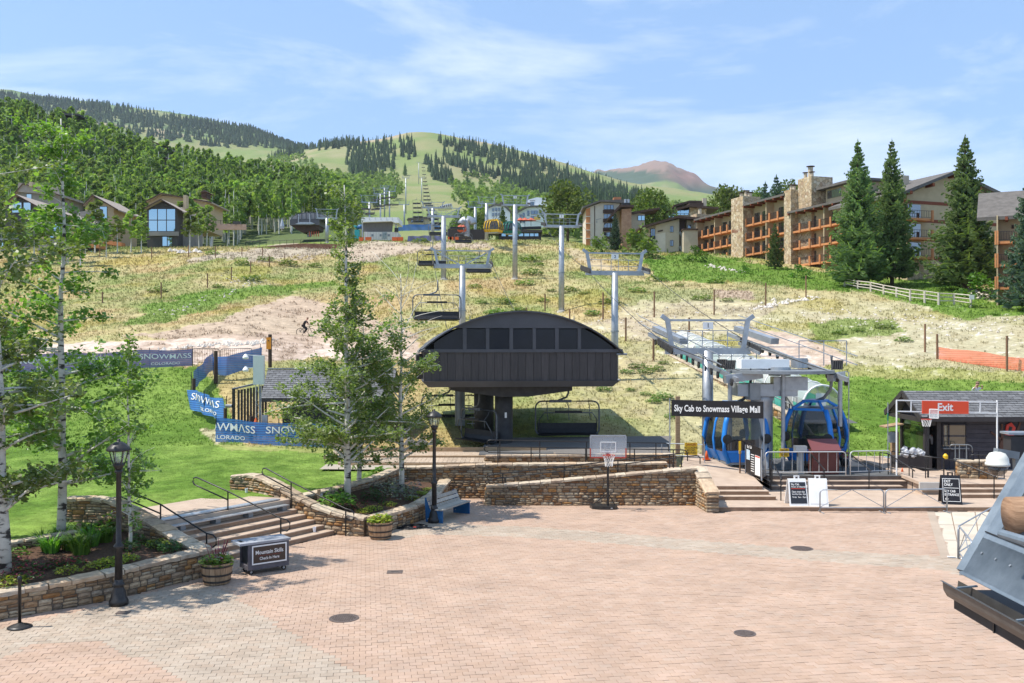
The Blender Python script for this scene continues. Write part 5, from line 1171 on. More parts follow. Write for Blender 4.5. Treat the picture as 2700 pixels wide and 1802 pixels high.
for i,(px,rz) in enumerate(((1357,-20),(1349,-20),(1342,-20))):
 if i==0:cg1=cabin('green gondola cabin, frontmost of the three',M['cabgrn'],False)
 o=cg1 if i==0 else copy_tree(cg1,label=('','green gondola cabin, middle of the three','green gondola cabin, rearmost of the three')[i])
 p=W(px,617,200+3*i); o.location=(p.x,p.y,p.z); o.rotation_euler=(0,0,R(rz)); o.scale=(1.1,)*3; o['group']='parked green cabins'
# ---------------------------------------------------------------- covered conveyor tunnel
M['tunnel']=mat('milky_tunnel_plastic',(.52,.55,.54),(.62,.64,.62),rough=.25,alpha=.55,scale=.7)
M['teal']=mat('teal_tarp',(.05,.35,.27),(.10,.45,.36),rough=.7,scale=2,alpha=.9)
tn=thing('conveyor_tunnel','translucent ribbed conveyor tunnel with teal side panels','tunnel',(17,52,2))
A0,A1=Vector((W(2168,1100,52).x,52,2.15)),Vector((W(1800,1000,76).x,76,5.6)); td=(A1-A0); tl=td.length; td.normalize(); tr_=Vector((td.y,-td.x,0)).normalized(); RT=1.1
def tpnt(s,a,r=RT):return A0+td*s+tr_*(r*math.cos(a))+Zv*(.75+r*math.sin(a) if a>=0 and a<=math.pi else 0)
ns=18; ang=[math.pi*k/10 for k in range(11)]
for i in range(ns):
 s0,s1=tl*i/ns,tl*(i+1)/ns; sk=MB()
 for a,b in zip(ang,ang[1:]):sk.quad(tpnt(s0,a),tpnt(s0,b),tpnt(s1,b),tpnt(s1,a))
 sk.build('roof_segment',M['tunnel'],tn,smooth=True)
 for sg_ in (1,-1):
  b0=A0+td*s0+tr_*(RT*sg_); b1=A0+td*s1+tr_*(RT*sg_)
  MB().quad(b0,b1,b1+Zv*.75,b0+Zv*.75).build('side_panel',M['teal'] if (i%3!=1) else M['tunnel'],tn)
 MB().tube([tpnt(s0,a,RT+.03) for a in ang],.035,5).build('hoop',M['white'],tn)
MB().tube([tpnt(0,a,RT+.05) for a in ang],.06,6).build('end_arch',M['white'],tn)
MB().box(A0+Zv*1.1+Vector((-.1,-.05,0)),(.55,.03,.7)).build('notice',M['wh'],tn); MB().bar(A0+tr_*-RT+Zv*.75,A0+tr_*RT+Zv*.75,.04).build('end_rail',M['galv'],tn)
pts_=[A0+td*(tl*f)+tr_*-1.5 for f in (0,.25,.5,.75,1)]
stone_wall('tunnel_wall','pale stone retaining wall below the conveyor tunnel',[(p.x,p.y,p.z+.15,min(gz(p.x,p.y),p.z)-.6) for p in pts_[::-1]],t=.4,sides=(1,-1),hmin=.2,hmax=.34,lmin=.3,lmax=.7,cap=.08)
pipe_rail('tunnel_railing','grey railing running up beside the conveyor tunnel',[p+Zv*.2 for p in pts_],[k/8 for k in range(9)],h=1.0,low=.5,m=M['galv_d'],loop=False,cat='railing')
MB().quad(*[A0+tr_*x+td*y-Zv*.02 for x,y in ((-1.5,-1),(1.6,-1),(1.6,tl),(-1.5,tl))]).build('conveyor_belt_path',M['asph'],None,label='dark conveyor strip inside the tunnel',kind='structure')
# ---------------------------------------------------------------- signs
M['signblk']=mat('sign_black',(.014,.012,.013),rough=.45); M['exitred']=mat('exit_red',(.72,.075,.025),rough=.5); M['yellow']=mat('sign_yellow',(.75,.47,.02),rough=.5)
a,b=W(1770,1076,41.6),W(2013,1080,40.0); w=thing('station_sign','long black sign on thin steel poles above the gondola cabins','sign',(a.x,a.y,1.0))
sdv=(b-a); sdv.z=0; sl_=sdv.length; sdv.normalize()
MB().prism([a+Zv*-.36,a+Zv*.36,b+Zv*.33,b+Zv*-.40],Vector((-sdv.y,sdv.x,0))*.06).build('sign_board',M['signblk'],w)
mid=(a+b)/2-Vector((-sdv.y,sdv.x,0))*.012; upv=Vector((0,0,1))
lettering('Sky Cab to Snowmass Village Mall',.40,mid+Zv*-.02,(b-a),upv,M['wh'],w,off=.02,fit=sl_*.93)
for q,z0 in ((a+sdv*-.06,1.15),(b+sdv*.03,.62)):MB().cyl((q.x,q.y+.05,z0),(q.x,q.y+.05,q.z+.42),.028,n=8).build('pole',M['galv'],w)
p=W(1787,1195,43.4); w=MB().box((p.x,43.4,2.55),(.19,.19,2.7)).build('timber_post',M['wood'],None,at=p,label='orange brown timber post behind the left end of the long black sign',cat='post')
g0=thing('pipe_gate','grey pipe gate carrying a yellow warning sign','gate',W(1745,1200,43));
for z in (1.2,1.75):MB().cyl((W(1745,1200,43).x,43,z),(W(1853,1200,42.4).x,42.4,z),.025,n=6).build('rail',M['galv'],g0)
for px in (1745,1853):MB().cyl((W(px,1200,42.8).x,42.8 if px<1800 else 42.4,.9),(W(px,1200,42.8).x,42.8 if px<1800 else 42.4,1.78),.025,n=6).build('post',M['galv'],g0)
def notice(label,px,py,Y,w_,h_,lines,m,tm,sizes,cols=None,post=0,group=None):
 c=W(px,py,Y); t=thing('warning_sign',label,'sign',(c.x,c.y,c.z-h_/2),group); MB().box(c,(w_,.03,h_)).build('sign_panel',m,t)
 for i,(s,z) in enumerate(zip(lines,sizes)):lettering(s,z[0],c+Vector((0,-.02,z[1])),(1,0,0),Zv,(cols or [tm]*9)[i],t,off=.02,squash=.72)
 if post:MB().cyl((c.x,c.y+.03,c.z-post),c+Zv*h_*.4,.025,n=6).build('post',M['galv'],t)
 return t
notice('yellow danger sign hanging on the pipe gate',1822,1184,42.2,.58,.56,['DANGER!','NO LOADING','BEYOND','THIS POINT'],M['yellow'],M['black'],[(.155,.19),(.135,.05),(.135,-.07),(.135,-.19)],[M['redline']]+[M['black']]*3)
notice('small yellow warning sign low between the two blue cabins',2068,1194,41.3,.42,.36,['DANGER!','NO LOADING','BEYOND'],M['yellow'],M['black'],[(.11,.10),(.10,0),(.10,-.1)],post=.6)
def cone(label,px,py,z,h=.38):
 p=G(px,py,z); t=thing('traffic_cone',label,'traffic cone',p); MB().box(p+Zv*.015,(h*.8,h*.8,.03)).build('base',M['orange'],t); MB().lathe(p,[(h*.28,.03),(h*.05,h),(h*.03,h)],14).build('body',M['orange'],t,smooth=True)
cone('orange traffic cone on the ramp beside the tower post',1863,1212,1.0,.40); cone('tiny orange cone by the railing left of the shop',2379,1247,.67,.22)
# yellow paddle post and information board
p=G(1951,1250,.68); w=thing('marker_post','yellow topped marker post beside the information board','post',p); MB().cyl(p,p+Zv*1.0,.035,n=8).build('post',M['postrust'],w); MB().box(p+Zv*1.15,(.09,.05,.55)).build('paddle',M['yellow'],w)
a,b=G(1966,1252,.64),G(2008,1268,.62); w=thing('information_board','black angled information board listing sky cab rules','sign',a); bd2=(b-a); bd2.z=0; bl2=bd2.length; bd2=bd2.normalized(); bn2=Vector((bd2.y,-bd2.x,0))
MB().prism([a+Zv*.1,b+Zv*.1,b+Zv*1.32,a+Zv*1.42],-bn2*.05).build('board',M['signblk'],w)
MB().cyl(a,a+Zv*1.3,.03,n=6).build('leg',M['galv'],w); MB().cyl(b,b+Zv*1.3,.03,n=6).build('leg',M['galv'],w)
MB().prism([a.lerp(b,.08)+bn2*.012+Zv*.70,a.lerp(b,.30)+bn2*.012+Zv*.70,a.lerp(b,.30)+bn2*.012+Zv*1.12,a.lerp(b,.08)+bn2*.012+Zv*1.14],bn2*.006).build('map_panel',mat('map_print',(.35,.52,.65),(.70,.75,.76),rough=.5,scale=5),w)
MB().prism([a.lerp(b,.62)+bn2*.012+Zv*.16,a.lerp(b,.94)+bn2*.012+Zv*.16,a.lerp(b,.94)+bn2*.012+Zv*.98,a.lerp(b,.62)+bn2*.012+Zv*1.0],bn2*.006).build('rules_panel',M['wh'],w)
lettering('Sky Cab',.17,a.lerp(b,.26)+bn2*.015+Zv*1.26,bd2,Zv,M['wh'],w,off=.02,squash=.9)
for k in range(8):MB().prism([a.lerp(b,.36)+bn2*.013+Zv*(.25+k*.10),a.lerp(b,.56)+bn2*.013+Zv*(.25+k*.10),a.lerp(b,.56)+bn2*.013+Zv*(.285+k*.10),a.lerp(b,.36)+bn2*.013+Zv*(.285+k*.10)],bn2*.004).build('text_line',M['wh'],w)
MB().prism([a.lerp(b,.64)+bn2*.02+Zv*.93,a.lerp(b,.92)+bn2*.02+Zv*.92,a.lerp(b,.92)+bn2*.02+Zv*.97,a.lerp(b,.64)+bn2*.02+Zv*.98],bn2*.004).build('red_heading',M['exitred'],w)
# A frame signs
def aframe(label,px,py,z,w_,h_,frame,panel,yaw=0.0):
 p=G(px,py,z); t=thing('a_frame_sign',label,'A-frame sign',p); e=Vector((math.cos(yaw),math.sin(yaw),0)); d=Vector((-math.sin(yaw),math.cos(yaw),0)); le=.20
 for s in (-1,1):
  f= lambda u,v,o=0:p+e*(u*w_/2)+d*(s*.30*(1-v)+s*.02+(-o if s<0 else o))+Zv*(v*h_)
  MB().prism([f(-1,0),f(1,0),f(.94,1),(f(-.94,1))],d*s*.04).build('leaf',frame,t)
  if s<0:
   MB().prism([f(-.86,.10,.045),f(.86,.10,.045),f(.82,.88,.045),f(-.82,.88,.045)],d*-.008).build('panel',panel,t)
 for sx in (-.3,.3):MB().box(p+e*(sx*w_*.35)+Zv*(h_+.04),(.05,.06,.10),rz=yaw).build('handle_post',frame,t)
 MB().box(p+Zv*(h_+.10),(w_*.30,.05,.04),rz=yaw).build('handle',frame,t)
 tl_=(d*.30+Zv*h_).normalized(); org=p-d*(.335); return t,e,tl_, lambda u,v:p+e*(u*w_/2)+d*(-.30*(1-v)-.082)+Zv*(v*h_)
M['slate']=mat('slate_panel',(.022,.025,.032),rough=.5)
t,e,up_,f=aframe('white A frame sign with dark opening hours panel',2100,1331,.15,.72,1.0,M['white'],M['slate'])
for s,z,v in (('Sky Cab',.105,.80),('Hours of Operation',.085,.71)):lettering(s,z,f(-.72,v),e,up_,M['wh'],t,off=.015,al='LEFT',squash=.92)
for s,z,v in (('Open every day',.095,.53),('Sun-Wed 9am - 8pm',.08,.44),('Th-Sat   9am - 10pm',.08,.33)):lettering(s,z,f(-.68,v),e,up_,M['wh'],t,off=.012,al='LEFT',squash=.80)
MB().prism([f(-.74,.635),f(.74,.635),f(.74,.65),f(-.74,.65)],Vector((0,-.004,0))).build('red_rule',M['exitred'],t)
t,e,up_,f=aframe('blank white A frame sign next to the opening hours sign',2155,1332,.15,.72,1.02,M['white'],M['white'],R(-8))
t,e,up_,f=aframe('black A frame sign with white exit lettering',2505,1327,.15,.74,1.08,M['signblk'],M['signblk'],R(-14))
for s,z,v in (('EXIT',.145,.80),('ONLY',.145,.68),('SKY CAB',.125,.46),('ENTRANCE',.125,.34),('\u2190',.20,.19)):lettering(s,z,f(-.68,v),e,up_,M['wh'],t,off=.014,al='LEFT',squash=.80)
MB().prism([f(-.72,.565),f(.72,.565),f(.72,.58),f(-.72,.58)],Vector((0,-.004,0))).build('white_rule',M['wh'],t)
for q in ((-.84,-.80,.11,.90),(.80,.84,.11,.90)):MB().prism([f(q[0],q[2]),f(q[1],q[2]),f(q[1]*.97,q[3]),f(q[0]*.97,q[3])],Vector((0,-.004,0))).build('border',M['wh'],t)
for v in (.105,.885):MB().prism([f(-.84,v),f(.84,v),f(.84,v+.015),f(-.84,v+.015)],Vector((0,-.004,0))).build('border',M['wh'],t)
# barriers
barrier('crowd_barrier','bright steel barrier in front of the blank A frame sign',G(2162,1352),G(2330,1352),.86,M['galv'],0,.026,cross=True)
barrier('crowd_barrier','bright steel barrier in front of the black exit sign',G(2335,1352),G(2497,1350),.86,M['galv'],0,.026,cross=True)
barrier('crowd_barrier','bright steel barrier turned towards the grey metal roof',G(2526,1474),G(2640,1398),.95,M['galv'],0,.024,cross=True)
barrier('crowd_barrier','short bright steel barrier nearest the grey roof edge',G(2528,1472),G(2562,1520),.95,M['galv'],0,.024,cross=True)
M['palerail']=mat('pale_rail',(.50,.50,.49),(.58,.58,.57),rough=.4,metal=.3,scale=5)
barrier('station_railing','pale steel railing in front of the maroon kiosk',G(2018,1257,.66),G(2230,1256,.66),1.05,M['palerail'],9,.026,cat='railing',feet=False)
barrier('station_railing','pale steel railing right of the maroon kiosk',G(2242,1255,.66),G(2348,1252,.66),1.05,M['palerail'],5,.026,cat='railing',feet=False)
def bent_rail(label,lo,hi,h=.9,end=None):
 lo,hi=Vector(lo),Vector(hi); w=thing('stair_rail',label,'handrail',lo); d=(lo-hi); d.z=0; d.normalize()
 MB().tube([hi-d*.5+Zv*(h-.5),hi-d*.5+Zv*h,hi+Zv*h,lo+Zv*h,lo+d*.12+Zv*(h-.06)],.026,7).build('rail',M['black'],w,smooth=True)
 MB().cyl(lo,lo+Zv*h,.024,n=7).build('post',M['black'],w); MB().cyl(hi,hi+Zv*h,.024,n=7).build('post',M['black'],w); MB().cyl(hi-d*.5,hi-d*.5+Zv*h,.024,n=7).build('post',M['black'],w)
bent_rail('black stair rail right beside the information board',(10.62,36.7,.15),(10.75,38.4,.62)); bent_rail('black stair rail behind the opening hours sign',(10.95,39.3,.15),(11.2,40.3,.66))
bent_rail('black stair rail descending past the kiosk',(13.2,39.3,.15),(13.0,40.4,.66)); bent_rail('black stair rail between kiosk and the railing with round cones',(15.1,39.3,.15),(14.7,40.4,.66)); bent_rail('black stair rail at the right end of the dark station steps',(16.9,39.2,.15),(16.4,40.5,.66))
pipe_rail('platform_railing','black two bar railing left of the exit shop door',[(16.6,40.6,.66),(17.3,39.3,.6),(17.9,38.5,.6)],(0,.3,.6,1),h=1.0,low=.5,loop=False,cat='railing')
bent_rail('black stair rail beside the black exit sign',(19.3,37.2,.15),(18.4,38.6,.60))
pipe_rail('lawn_railing','dark post and rail fence running up beside the lawn',[(14.6,44.5,.75),(15.2,47.5,.95),(15.6,51,1.6),(15.9,54,2.3)],[k/8 for k in range(9)],h=1.05,low=.55,m=M['dkmach'],loop=False,r=.04,cat='railing')
MB().prism([(13.4,43.2,.664),(16.4,43.0,.664),(16.6,46.5,.67),(13.6,47,.67)],(0,0,.004)).build('pale_apron',M['conc'],sc)
# maroon kiosk
M['maroon']=mat('maroon_panel',(.10,.026,.02),(.13,.035,.028),rough=.55,scale=4)
k0,k1=G(2143,1252,.66),G(2212,1251,.66); w=thing('kiosk','maroon lectern kiosk with sloping top','kiosk',k0)
MB().prism([k0,k1,k1+Zv*1.05,k0+Zv*1.05],(0,.6,0)).build('body',M['maroon'],w)
MB().prism([k0+Vector((-.06,-.12,1.06)),k1+Vector((.06,-.12,1.06)),k1+Vector((.06,.55,1.50)),k0+Vector((-.06,.55,1.50))],(0,.02,-.06)).build('sloping_top',mat('maroon_top',(.17,.055,.055),rough=.5),w)
p=G(2110,1250,.66); w=thing('card_reader','grey ticket gate post with a small head','ticket gate',p); MB().box(p+Zv*.5,(.24,.22,1.0)).build('post',M['galv_d'],w); MB().box(p+Zv*1.1,(.5,.34,.26)).build('head',M['galv'],w)
for lb,px,py,m_,sd in (('pot of white flowers left of the kiosk',2140,1232,'fl_white',51),('pot of magenta flowers right of the kiosk',2226,1228,'fl_pink',52)):
 p=G(px,py,.70); w=thing('flower_pot',lb,'flower pot',p); MB().lathe(p,[(.16,0),(.21,.32),(.18,.32),(.05,.30)],14).build('pot',M['plast'],w,smooth=True)
 for nm_,mm,s_,n_ in (('foliage','leaf_gr',sd,70),('blooms',m_,sd+9,90)):
  q=clump(n_,.34,.42,sz=.06,seed=s_); q.v=[tuple(Vector(v)+p+Zv*.3) for v in q.v]; q.build(nm_,M[mm],w,**({'kind':'stuff'} if nm_=='blooms' else {}))
# ---------------------------------------------------------------- exit gateway and shop hut
w=thing('exit_gateway','thin white steel frame carrying the red exit sign','sign',G(2364,1190,1.0)); EY=40.2
x0,x1=W(2364,1,EY).x,W(2629,1,EY).x; zt,zb_=hz_(1056,EY),hz_(1085,EY)
for x,z0 in ((x0,.66),(x1,.9)):MB().cyl((x,EY,z0),(x,EY,zt),.035,n=8).build('pole',M['white'],w)
for z in (zt,zb_):MB().bar((x0,EY,z),(x1,EY,z-.08),.05).build('cross_bar',M['white'],w)
for px in (2402,2584):x=W(px,1,EY).x; MB().bar((x,EY,zb_-.04),(x,EY,zt-.04),.045).build('upright',M['white'],w)
sx0,sx1=W(2430,1,EY).x,W(2552,1,EY).x; MB().prism([(sx0,EY-.07,hz_(1091,EY)),(sx1,EY-.07,hz_(1092,EY)),(sx1,EY-.07,hz_(1059,EY)),(sx0,EY-.07,hz_(1057,EY))],(0,.04,0)).build('sign_panel',M['exitred'],w)
lettering('Exit',.46,((sx0+sx1)/2-.02,EY-.08,hz_(1074.5,EY)),(1,0,0),Zv,M['wh'],w,off=.025,squash=.95)
M['shopwall']=mat('shop_siding',(.040,.037,.045),(.056,.052,.062),rough=.75,scale=4,rand=.12)
hut2=thing('exit_hut','dark shop hut with grey shingle roof behind the exit sign','hut',(20,43,.66)); SY=42.6
bx0=W(2388,1,SY).x; dx0,dx1=W(2468,1,SY).x,W(2478,1,SY).x; bx1=27.0
z_e=hz_(1103,SY)
MB().prism([(dx1,SY,.6),(bx1,SY,.6),(bx1,SY,z_e),(dx1,SY,z_e)],(0,4.2,0)).build('wall',M['shopwall'],hut2)
for k in range(8):MB().box(((W(2545,1,SY).x+bx1)/2,SY-.02,1.52+k*.205),(bx1-W(2545,1,SY).x,.035,.19)).build('siding_board',M['shopwall'],hut2)
for k in range(14):x=dx1+.1+k*.22; MB().box((x,SY-.015,1.0),(.20,.03,.8)).build('wainscot_board',M['shopwall'],hut2)
wx0,wx1=W(2485,1,SY).x,W(2547,1,SY).x
MB().box(((wx0+wx1)/2,SY-.01,(hz_(1120,SY)+hz_(1178,SY))/2),(wx1-wx0,.04,hz_(1120,SY)-hz_(1178,SY))).build('window',glass_mat('shop_window',(.5,.5,.42),mixf=.2,dark=(.10,.095,.07)),hut2)
for px in (2485,2500,2547):MB().box((W(px,1,SY).x,SY-.05,2.22),(.06,.05,1.0)).build('window_frame',M['shopwall'],hut2)
for py in (1120,1150,1179):MB().box(((wx0+wx1)/2,SY-.05,hz_(py,SY)),(wx1-wx0,.05,.06)).build('window_frame',M['shopwall'],hut2)
MB().box(((wx0+wx1)/2,SY-.12,hz_(1182,SY)),(wx1-wx0+.1,.2,.05)).build('window_sill',M['galv_d'],hut2)
M['rgreen']=glass_mat('clear_shop_glass',(.35,.42,.35),mixf=.2,dark=(.06,.11,.03))
HX=18.95; GXO=18.5; EZ=3.02; RZ2=4.12; RYm=44.0
for x,y in ((HX,42.55),(HX,45.1),(dx1-.08,SY)):MB().box((x,y,(.6+EZ)/2),(.18,.18,EZ-.6)).build('corner_post',M['trimd'],hut2)
MB().box((HX,43.8,1.0),(.12,2.4,.8)).build('end_wall',M['shopwall'],hut2); MB().box((HX,43.8,2.05),(.03,2.35,1.4)).build('end_window',M['rgreen'],hut2)
MB().prism([(HX,42.3,EZ-.25),(HX,45.4,EZ-.25),(HX,45.4,EZ),(HX,RYm,RZ2-.1),(HX,42.3,EZ)],(.08,0,0)).build('gable_panel',M['shopwall'],hut2)
MB().box(((HX+27)/2,45.3,1.8),(27-HX,.12,2.4)).build('back_wall',M['shopwall'],hut2)
MB().box(((HX+dx1)/2,SY+.02,2.75),(dx1-HX,.12,.3)).build('door_header',M['trimd'],hut2)
ea_,eb,rb2,ra2=Vector((GXO,41.95,EZ)),Vector((27.5,41.95,EZ)),Vector((27.5,RYm,RZ2)),Vector((GXO,RYm,RZ2)); ec_=Vector((GXO,46.05,EZ))
MB().slab(ea_,eb,rb2,ra2,.10).build('roof_deck',M['trimd'],hut2); MB().slab(ra2,rb2,Vector((27.5,46.05,EZ)),ec_,.1).build('roof_deck',M['shing'],hut2)
shingle_roof(hut2,ea_,eb,rb2,ra2,12,22,M['shing'])
MB().bar(ea_-Zv*.08-Vector((0,.03,0)),eb-Zv*.08-Vector((0,.03,0)),.05,.2).build('eave_board',M['trimd'],hut2)
MB().bar(ea_+Vector((-.03,0,-.09)),ra2+Vector((-.03,0,-.09)),.06,.26).build('barge_board',M['trimd'],hut2); MB().bar(ra2+Vector((-.03,0,-.09)),ec_+Vector((-.03,0,-.09)),.06,.26).build('barge_board',M['trimd'],hut2)
MB().bar((GXO+.1,42.2,EZ-.12),(GXO+.1,45.8,EZ-.12),.14,.2).build('tie_beam',M['trimd'],hut2)
# tree emblem with red bird house on the hut wall
tw=thing('tree_emblem','flat brown wooden tree with a red bird house on the hut wall','wall decoration',(W(2642,1195,SY).x,SY-.1,.9)); M['treebr']=mat('emblem_brown',(.085,.04,.026),(.11,.055,.036),rough=.7,scale=4)
E_= lambda px,py:Vector((W(px,1,SY).x,SY-.09,hz_(py,SY)))
for pl in ([(2632,1200),(2650,1200),(2650,1172),(2647,1162),(2637,1160),(2633,1172)],[(2637,1162),(2641,1158),(2612,1137),(2610,1141)],[(2637,1160),(2644,1160),(2642,1118),(2638,1118)],[(2643,1164),(2649,1170),(2672,1156),(2702,1140),(2702,1130),(2668,1148)],[(2676,1156),(2680,1152),(2690,1115),(2686,1113),(2673,1146)],[(2672,1158),(2702,1153),(2702,1147),(2674,1150)]):
 MB().prism([E_(*q) for q in pl],(0,.05,0)).build('branch',M['treebr'],tw)
M['birdred']=mat('bird_house_red',(.50,.045,.03),rough=.55)
MB().prism([E_(*q)+Vector((0,-.05,0)) for q in ((2646,1146),(2668,1150),(2674,1128),(2663,1114),(2650,1120))],(0,.08,0)).build('bird_house',M['birdred'],tw); MB().prism([E_(*q)+Vector((0,-.06,0)) for q in ((2654,1136),(2662,1138),(2665,1126),(2657,1124))],(0,.03,0)).build('entrance_hole',M['black'],tw)
# small hoop in front of the hut
p=G(2447,1265,.6); w=thing('basketball_hoop','small basketball hoop turned sideways below the exit sign','basketball hoop',p); hz2=hz_(1105,p.y)
MB().cyl(p,(p.x+.02,p.y,hz2+.15),.04,n=8).build('pole',M['black'],w); MB().prism([(p.x+.02,p.y-.1,hz2+.05),(p.x+.30,p.y-.3,hz2+.05),(p.x+.30,p.y-.3,hz2+.42),(p.x+.02,p.y-.1,hz2+.42)],(.02,.03,0)).build('backboard',M['clear'],w)
for a,b in (((.02,-.1,.05),(.30,-.3,.05)),((.02,-.1,.42),(.30,-.3,.42)),((.02,-.1,.05),(.02,-.1,.42)),((.30,-.3,.05),(.30,-.3,.42))):MB().bar((p.x+a[0],p.y+a[1],hz2+a[2]),(p.x+b[0],p.y+b[1],hz2+b[2]),.03).build('board_frame',M['wh'],w)
rc=Vector((p.x-.18,p.y-.25,hz2)); MB().tube([rc+Vector((.2*math.cos(t*.39),.2*math.sin(t*.39),0)) for t in range(16)],.014,5,close=True).build('rim',M['rimred'],w)
nm=MB()
for k in range(10):
 for s in (1,-1):nm.tube([rc+Vector(((.2-.02*q)*math.cos((k+s*q*.5)*.628),(.2-.02*q)*math.sin((k+s*q*.5)*.628),-.1*q)) for q in range(4)],.007,3)
nm.build('net',M['net'],w)
# clutter by the hut
p=Vector((W(2410,1200,42.2).x,42.2,.66)); w=thing('bin_bags','heap of silver grey bags at the hut front','bags',p)
for k in range(11):
 c=p+Vector((U(-.6,.45),U(-.2,.2),.68+U(-.04,.22))); r_=U(.10,.18); mb=MB(); vs=[];
 mb.lathe(c,[(.02,-r_),(r_*.8,-r_*.6),(r_*U(.9,1.1),0),(r_*.7,r_*.6),(.02,r_)],9); mb.v=[tuple(Vector(v)+Vector((U(-.04,.04),U(-.04,.04),U(-.04,.04)))) for v in mb.v]; mb.build('bag',mat('silver_bag',(.36,.37,.39),(.55,.56,.58),rough=.35,scale=6) if k==0 else bpy.data.materials['silver_bag'],w)
MB().box(p+Vector((-.1,.1,.3)),(1.7,.5,.6)).build('table',M['trimd'],w)
p=G(2612,1200,1.15);
stone_wall('stone_pier','short stone pier with a bent black rail by the hut',[(19.15,39.9,1.35,.6),(20.6,39.6,1.4,.6)],t=.5,ends=(True,True),hmin=.14,hmax=.22,cap=.08)
stone_wall('stone_pier','pale stone pier partly hidden behind the camera dome',[(20.6,38.2,1.0,.6),(21.8,37.2,1.0,.15)],t=.5,ends=(True,True),hmin=.14,hmax=.22,cap=.08)
pipe_rail('pier_rail','bent black rail on the stone pier by the hut',[(19.6,39.4,.7),(20.8,39.0,.7)],(.15,.9),h=.95)
pipe_rail('bike_rack','dark steel rack leaning below the hut window',[(W(2515,1,41.9).x,41.9,.66),(W(2552,1,41.8).x,41.8,.66)],(.1,.4,.9),h=1.15,low=.5,m=M['galv_d'])
p=W(2493,1205,41.8); MB().lathe(p,[(.02,-.14),(.10,-.08),(.11,.05),(.04,.14)],12).build('yellow_paddle',M['yellow'],None,at=p,label='round yellow paddle below the hut window',cat='paddle')
p=W(2352,1150,44.5); w=thing('payphone_shelter','small wooden post shelter left of the hut','shelter',(p.x,44.5,.7)); MB().box((p.x+.12,44.5,1.4),(.3,.3,1.5)).build('post',M['wood'],w); MB().prism([(p.x-.45,44.1,2.35),(p.x+.4,44.1,2.5),(p.x+.4,44.9,2.5),(p.x-.45,44.9,2.35)],(0,0,.06)).build('roof',M['wood'],w); MB().box((p.x-.1,44.3,1.9),(.3,.2,.5)).build('meter_box',M['galv'],w)
for lb,px,z1 in (('thin pole with a green band left of the exit gateway',2341,1062),('thin pale pole with a bent top beside the second cabin',2238,982)):
 p=W(px,1200,42.5); w=thing('thin_pole',lb,'pole',(p.x,42.5,.66)); MB().cyl((p.x,42.5,.66),(p.x,42.5,hz_(z1,42.5)),.022,n=6).build('pole',M['galv'],w)
 if px>2300:MB().cyl((p.x,42.5,hz_(1110,42.5)),(p.x,42.5,hz_(1090,42.5)),.03,n=6).build('green_band',M['cabgrn'],w)
 else :MB().tube([(p.x,42.5,hz_(984,42.5)),(p.x-.1,42.5,hz_(980,42.5)),(p.x-.45,42.5,hz_(982,42.5)),(p.x-.45,42.5,hz_(998,42.5))],.02,5).build('bent_top',M['galv'],w)
# ---------------------------------------------------------------- near roof corner on the right
M['roofmet']=mat('blue_grey_metal',(.14,.17,.195),(.235,.275,.305),rough=.42,metal=.35,scale=3,bump=.03)
M['roofdk']=mat('dark_seam',(.03,.032,.035),rough=.5); M['log']=mat('log_end',(.20,.11,.06),(.36,.22,.13),rough=.8,scale=3,stretch=(1,1,10),bump=.4)
nr=thing('metal_roof','blue grey standing seam metal roof corner with log beam','roof',(4.86,10,3.4))
RX,RZ,RY1=4.86,3.85,10.0; SLP=1.34
def rp(x,y,o=0):return Vector((RX+x-o*.8,y,RZ+x*SLP+o*.6))
MB().slab(rp(0,4.5),rp(3.2,4.5),rp(3.2,11.15),rp(0,RY1),-.04).build('roof_sheet',M['roofmet'],nr)
MB().slab(rp(-.02,4.5,.02),rp(.26,4.5,.02),rp(.26,RY1+.08,.02),rp(-.02,RY1,.02),-.02).build('eave_strip',M['roofmet'],nr)
for x in (.30,):MB().bar(rp(x,4.5,.05),rp(x,RY1+.05,.05),.012,.012).build('eave_joint',M['roofdk'],nr)
for y in (9.75,8.95,8.0,7.0):MB().bar(rp(.30,y,.045),rp(3.2,y+(.8 if y>9.5 else 0),.045),.035,.05).build('standing_seam',M['roofdk'],nr)
for k in range(14):q=rp(.16,RY1-.15-k*.28,.045); MB().cyl(q,q+Vector((-.008,0,.006)),.014,n=8).build('screw',M['galv_d'],nr)
MB().bar(rp(.0,RY1,.03),rp(3.2,11.15,.03),.10,.05).build('rake_trim',M['roofmet'],nr)
lg0=Vector((5.13,9.6,4.54)); MB().cyl(lg0,lg0+Vector((1.6,-.15,.06)),.19,n=20).build('log_beam',M['log'],nr,smooth=True)
MB().cyl(W(2640,1408,9.0),W(2720,1432,8.6),.045,n=10).build('vent_pipe',M['roofmet'],nr)
gut=MB(); prof=[(-.21,.10),(-.18,.10),(-.17,.0),(-.13,-.07),(-.05,-.08),(-.02,.0),(-.01,.10)]
for (u0,v0),(u1,v1) in zip(prof,prof[1:]):gut.quad((RX+u0-.02,4.5,RZ-.20+v0),(RX+u0-.02,RY1+.06,RZ-.20+v0),(RX+u1-.02,RY1+.06,RZ-.20+v1),(RX+u1-.02,4.5,RZ-.20+v1))
M['gutter']=mat('gutter_bronze',(.085,.080,.075),(.13,.122,.112),rough=.35,metal=.5,scale=3)
g_=gut.build('gutter',M['gutter'],nr)
for y in (9.75,8.6,7.4):MB().bar((RX-.19,y,RZ-.10),(RX+.02,y,RZ-.08),.03,.015).build('gutter_strap',M['roofmet'],g_)
MB().box((RX+.42,7.25,RZ-.30),(1.0,5.6,.20)).build('lower_box',M['trimd'],nr); MB().box((RX-.085,9.2,RZ-.3),(.02,.02,.205)).build('panel_joint',M['black'],nr)
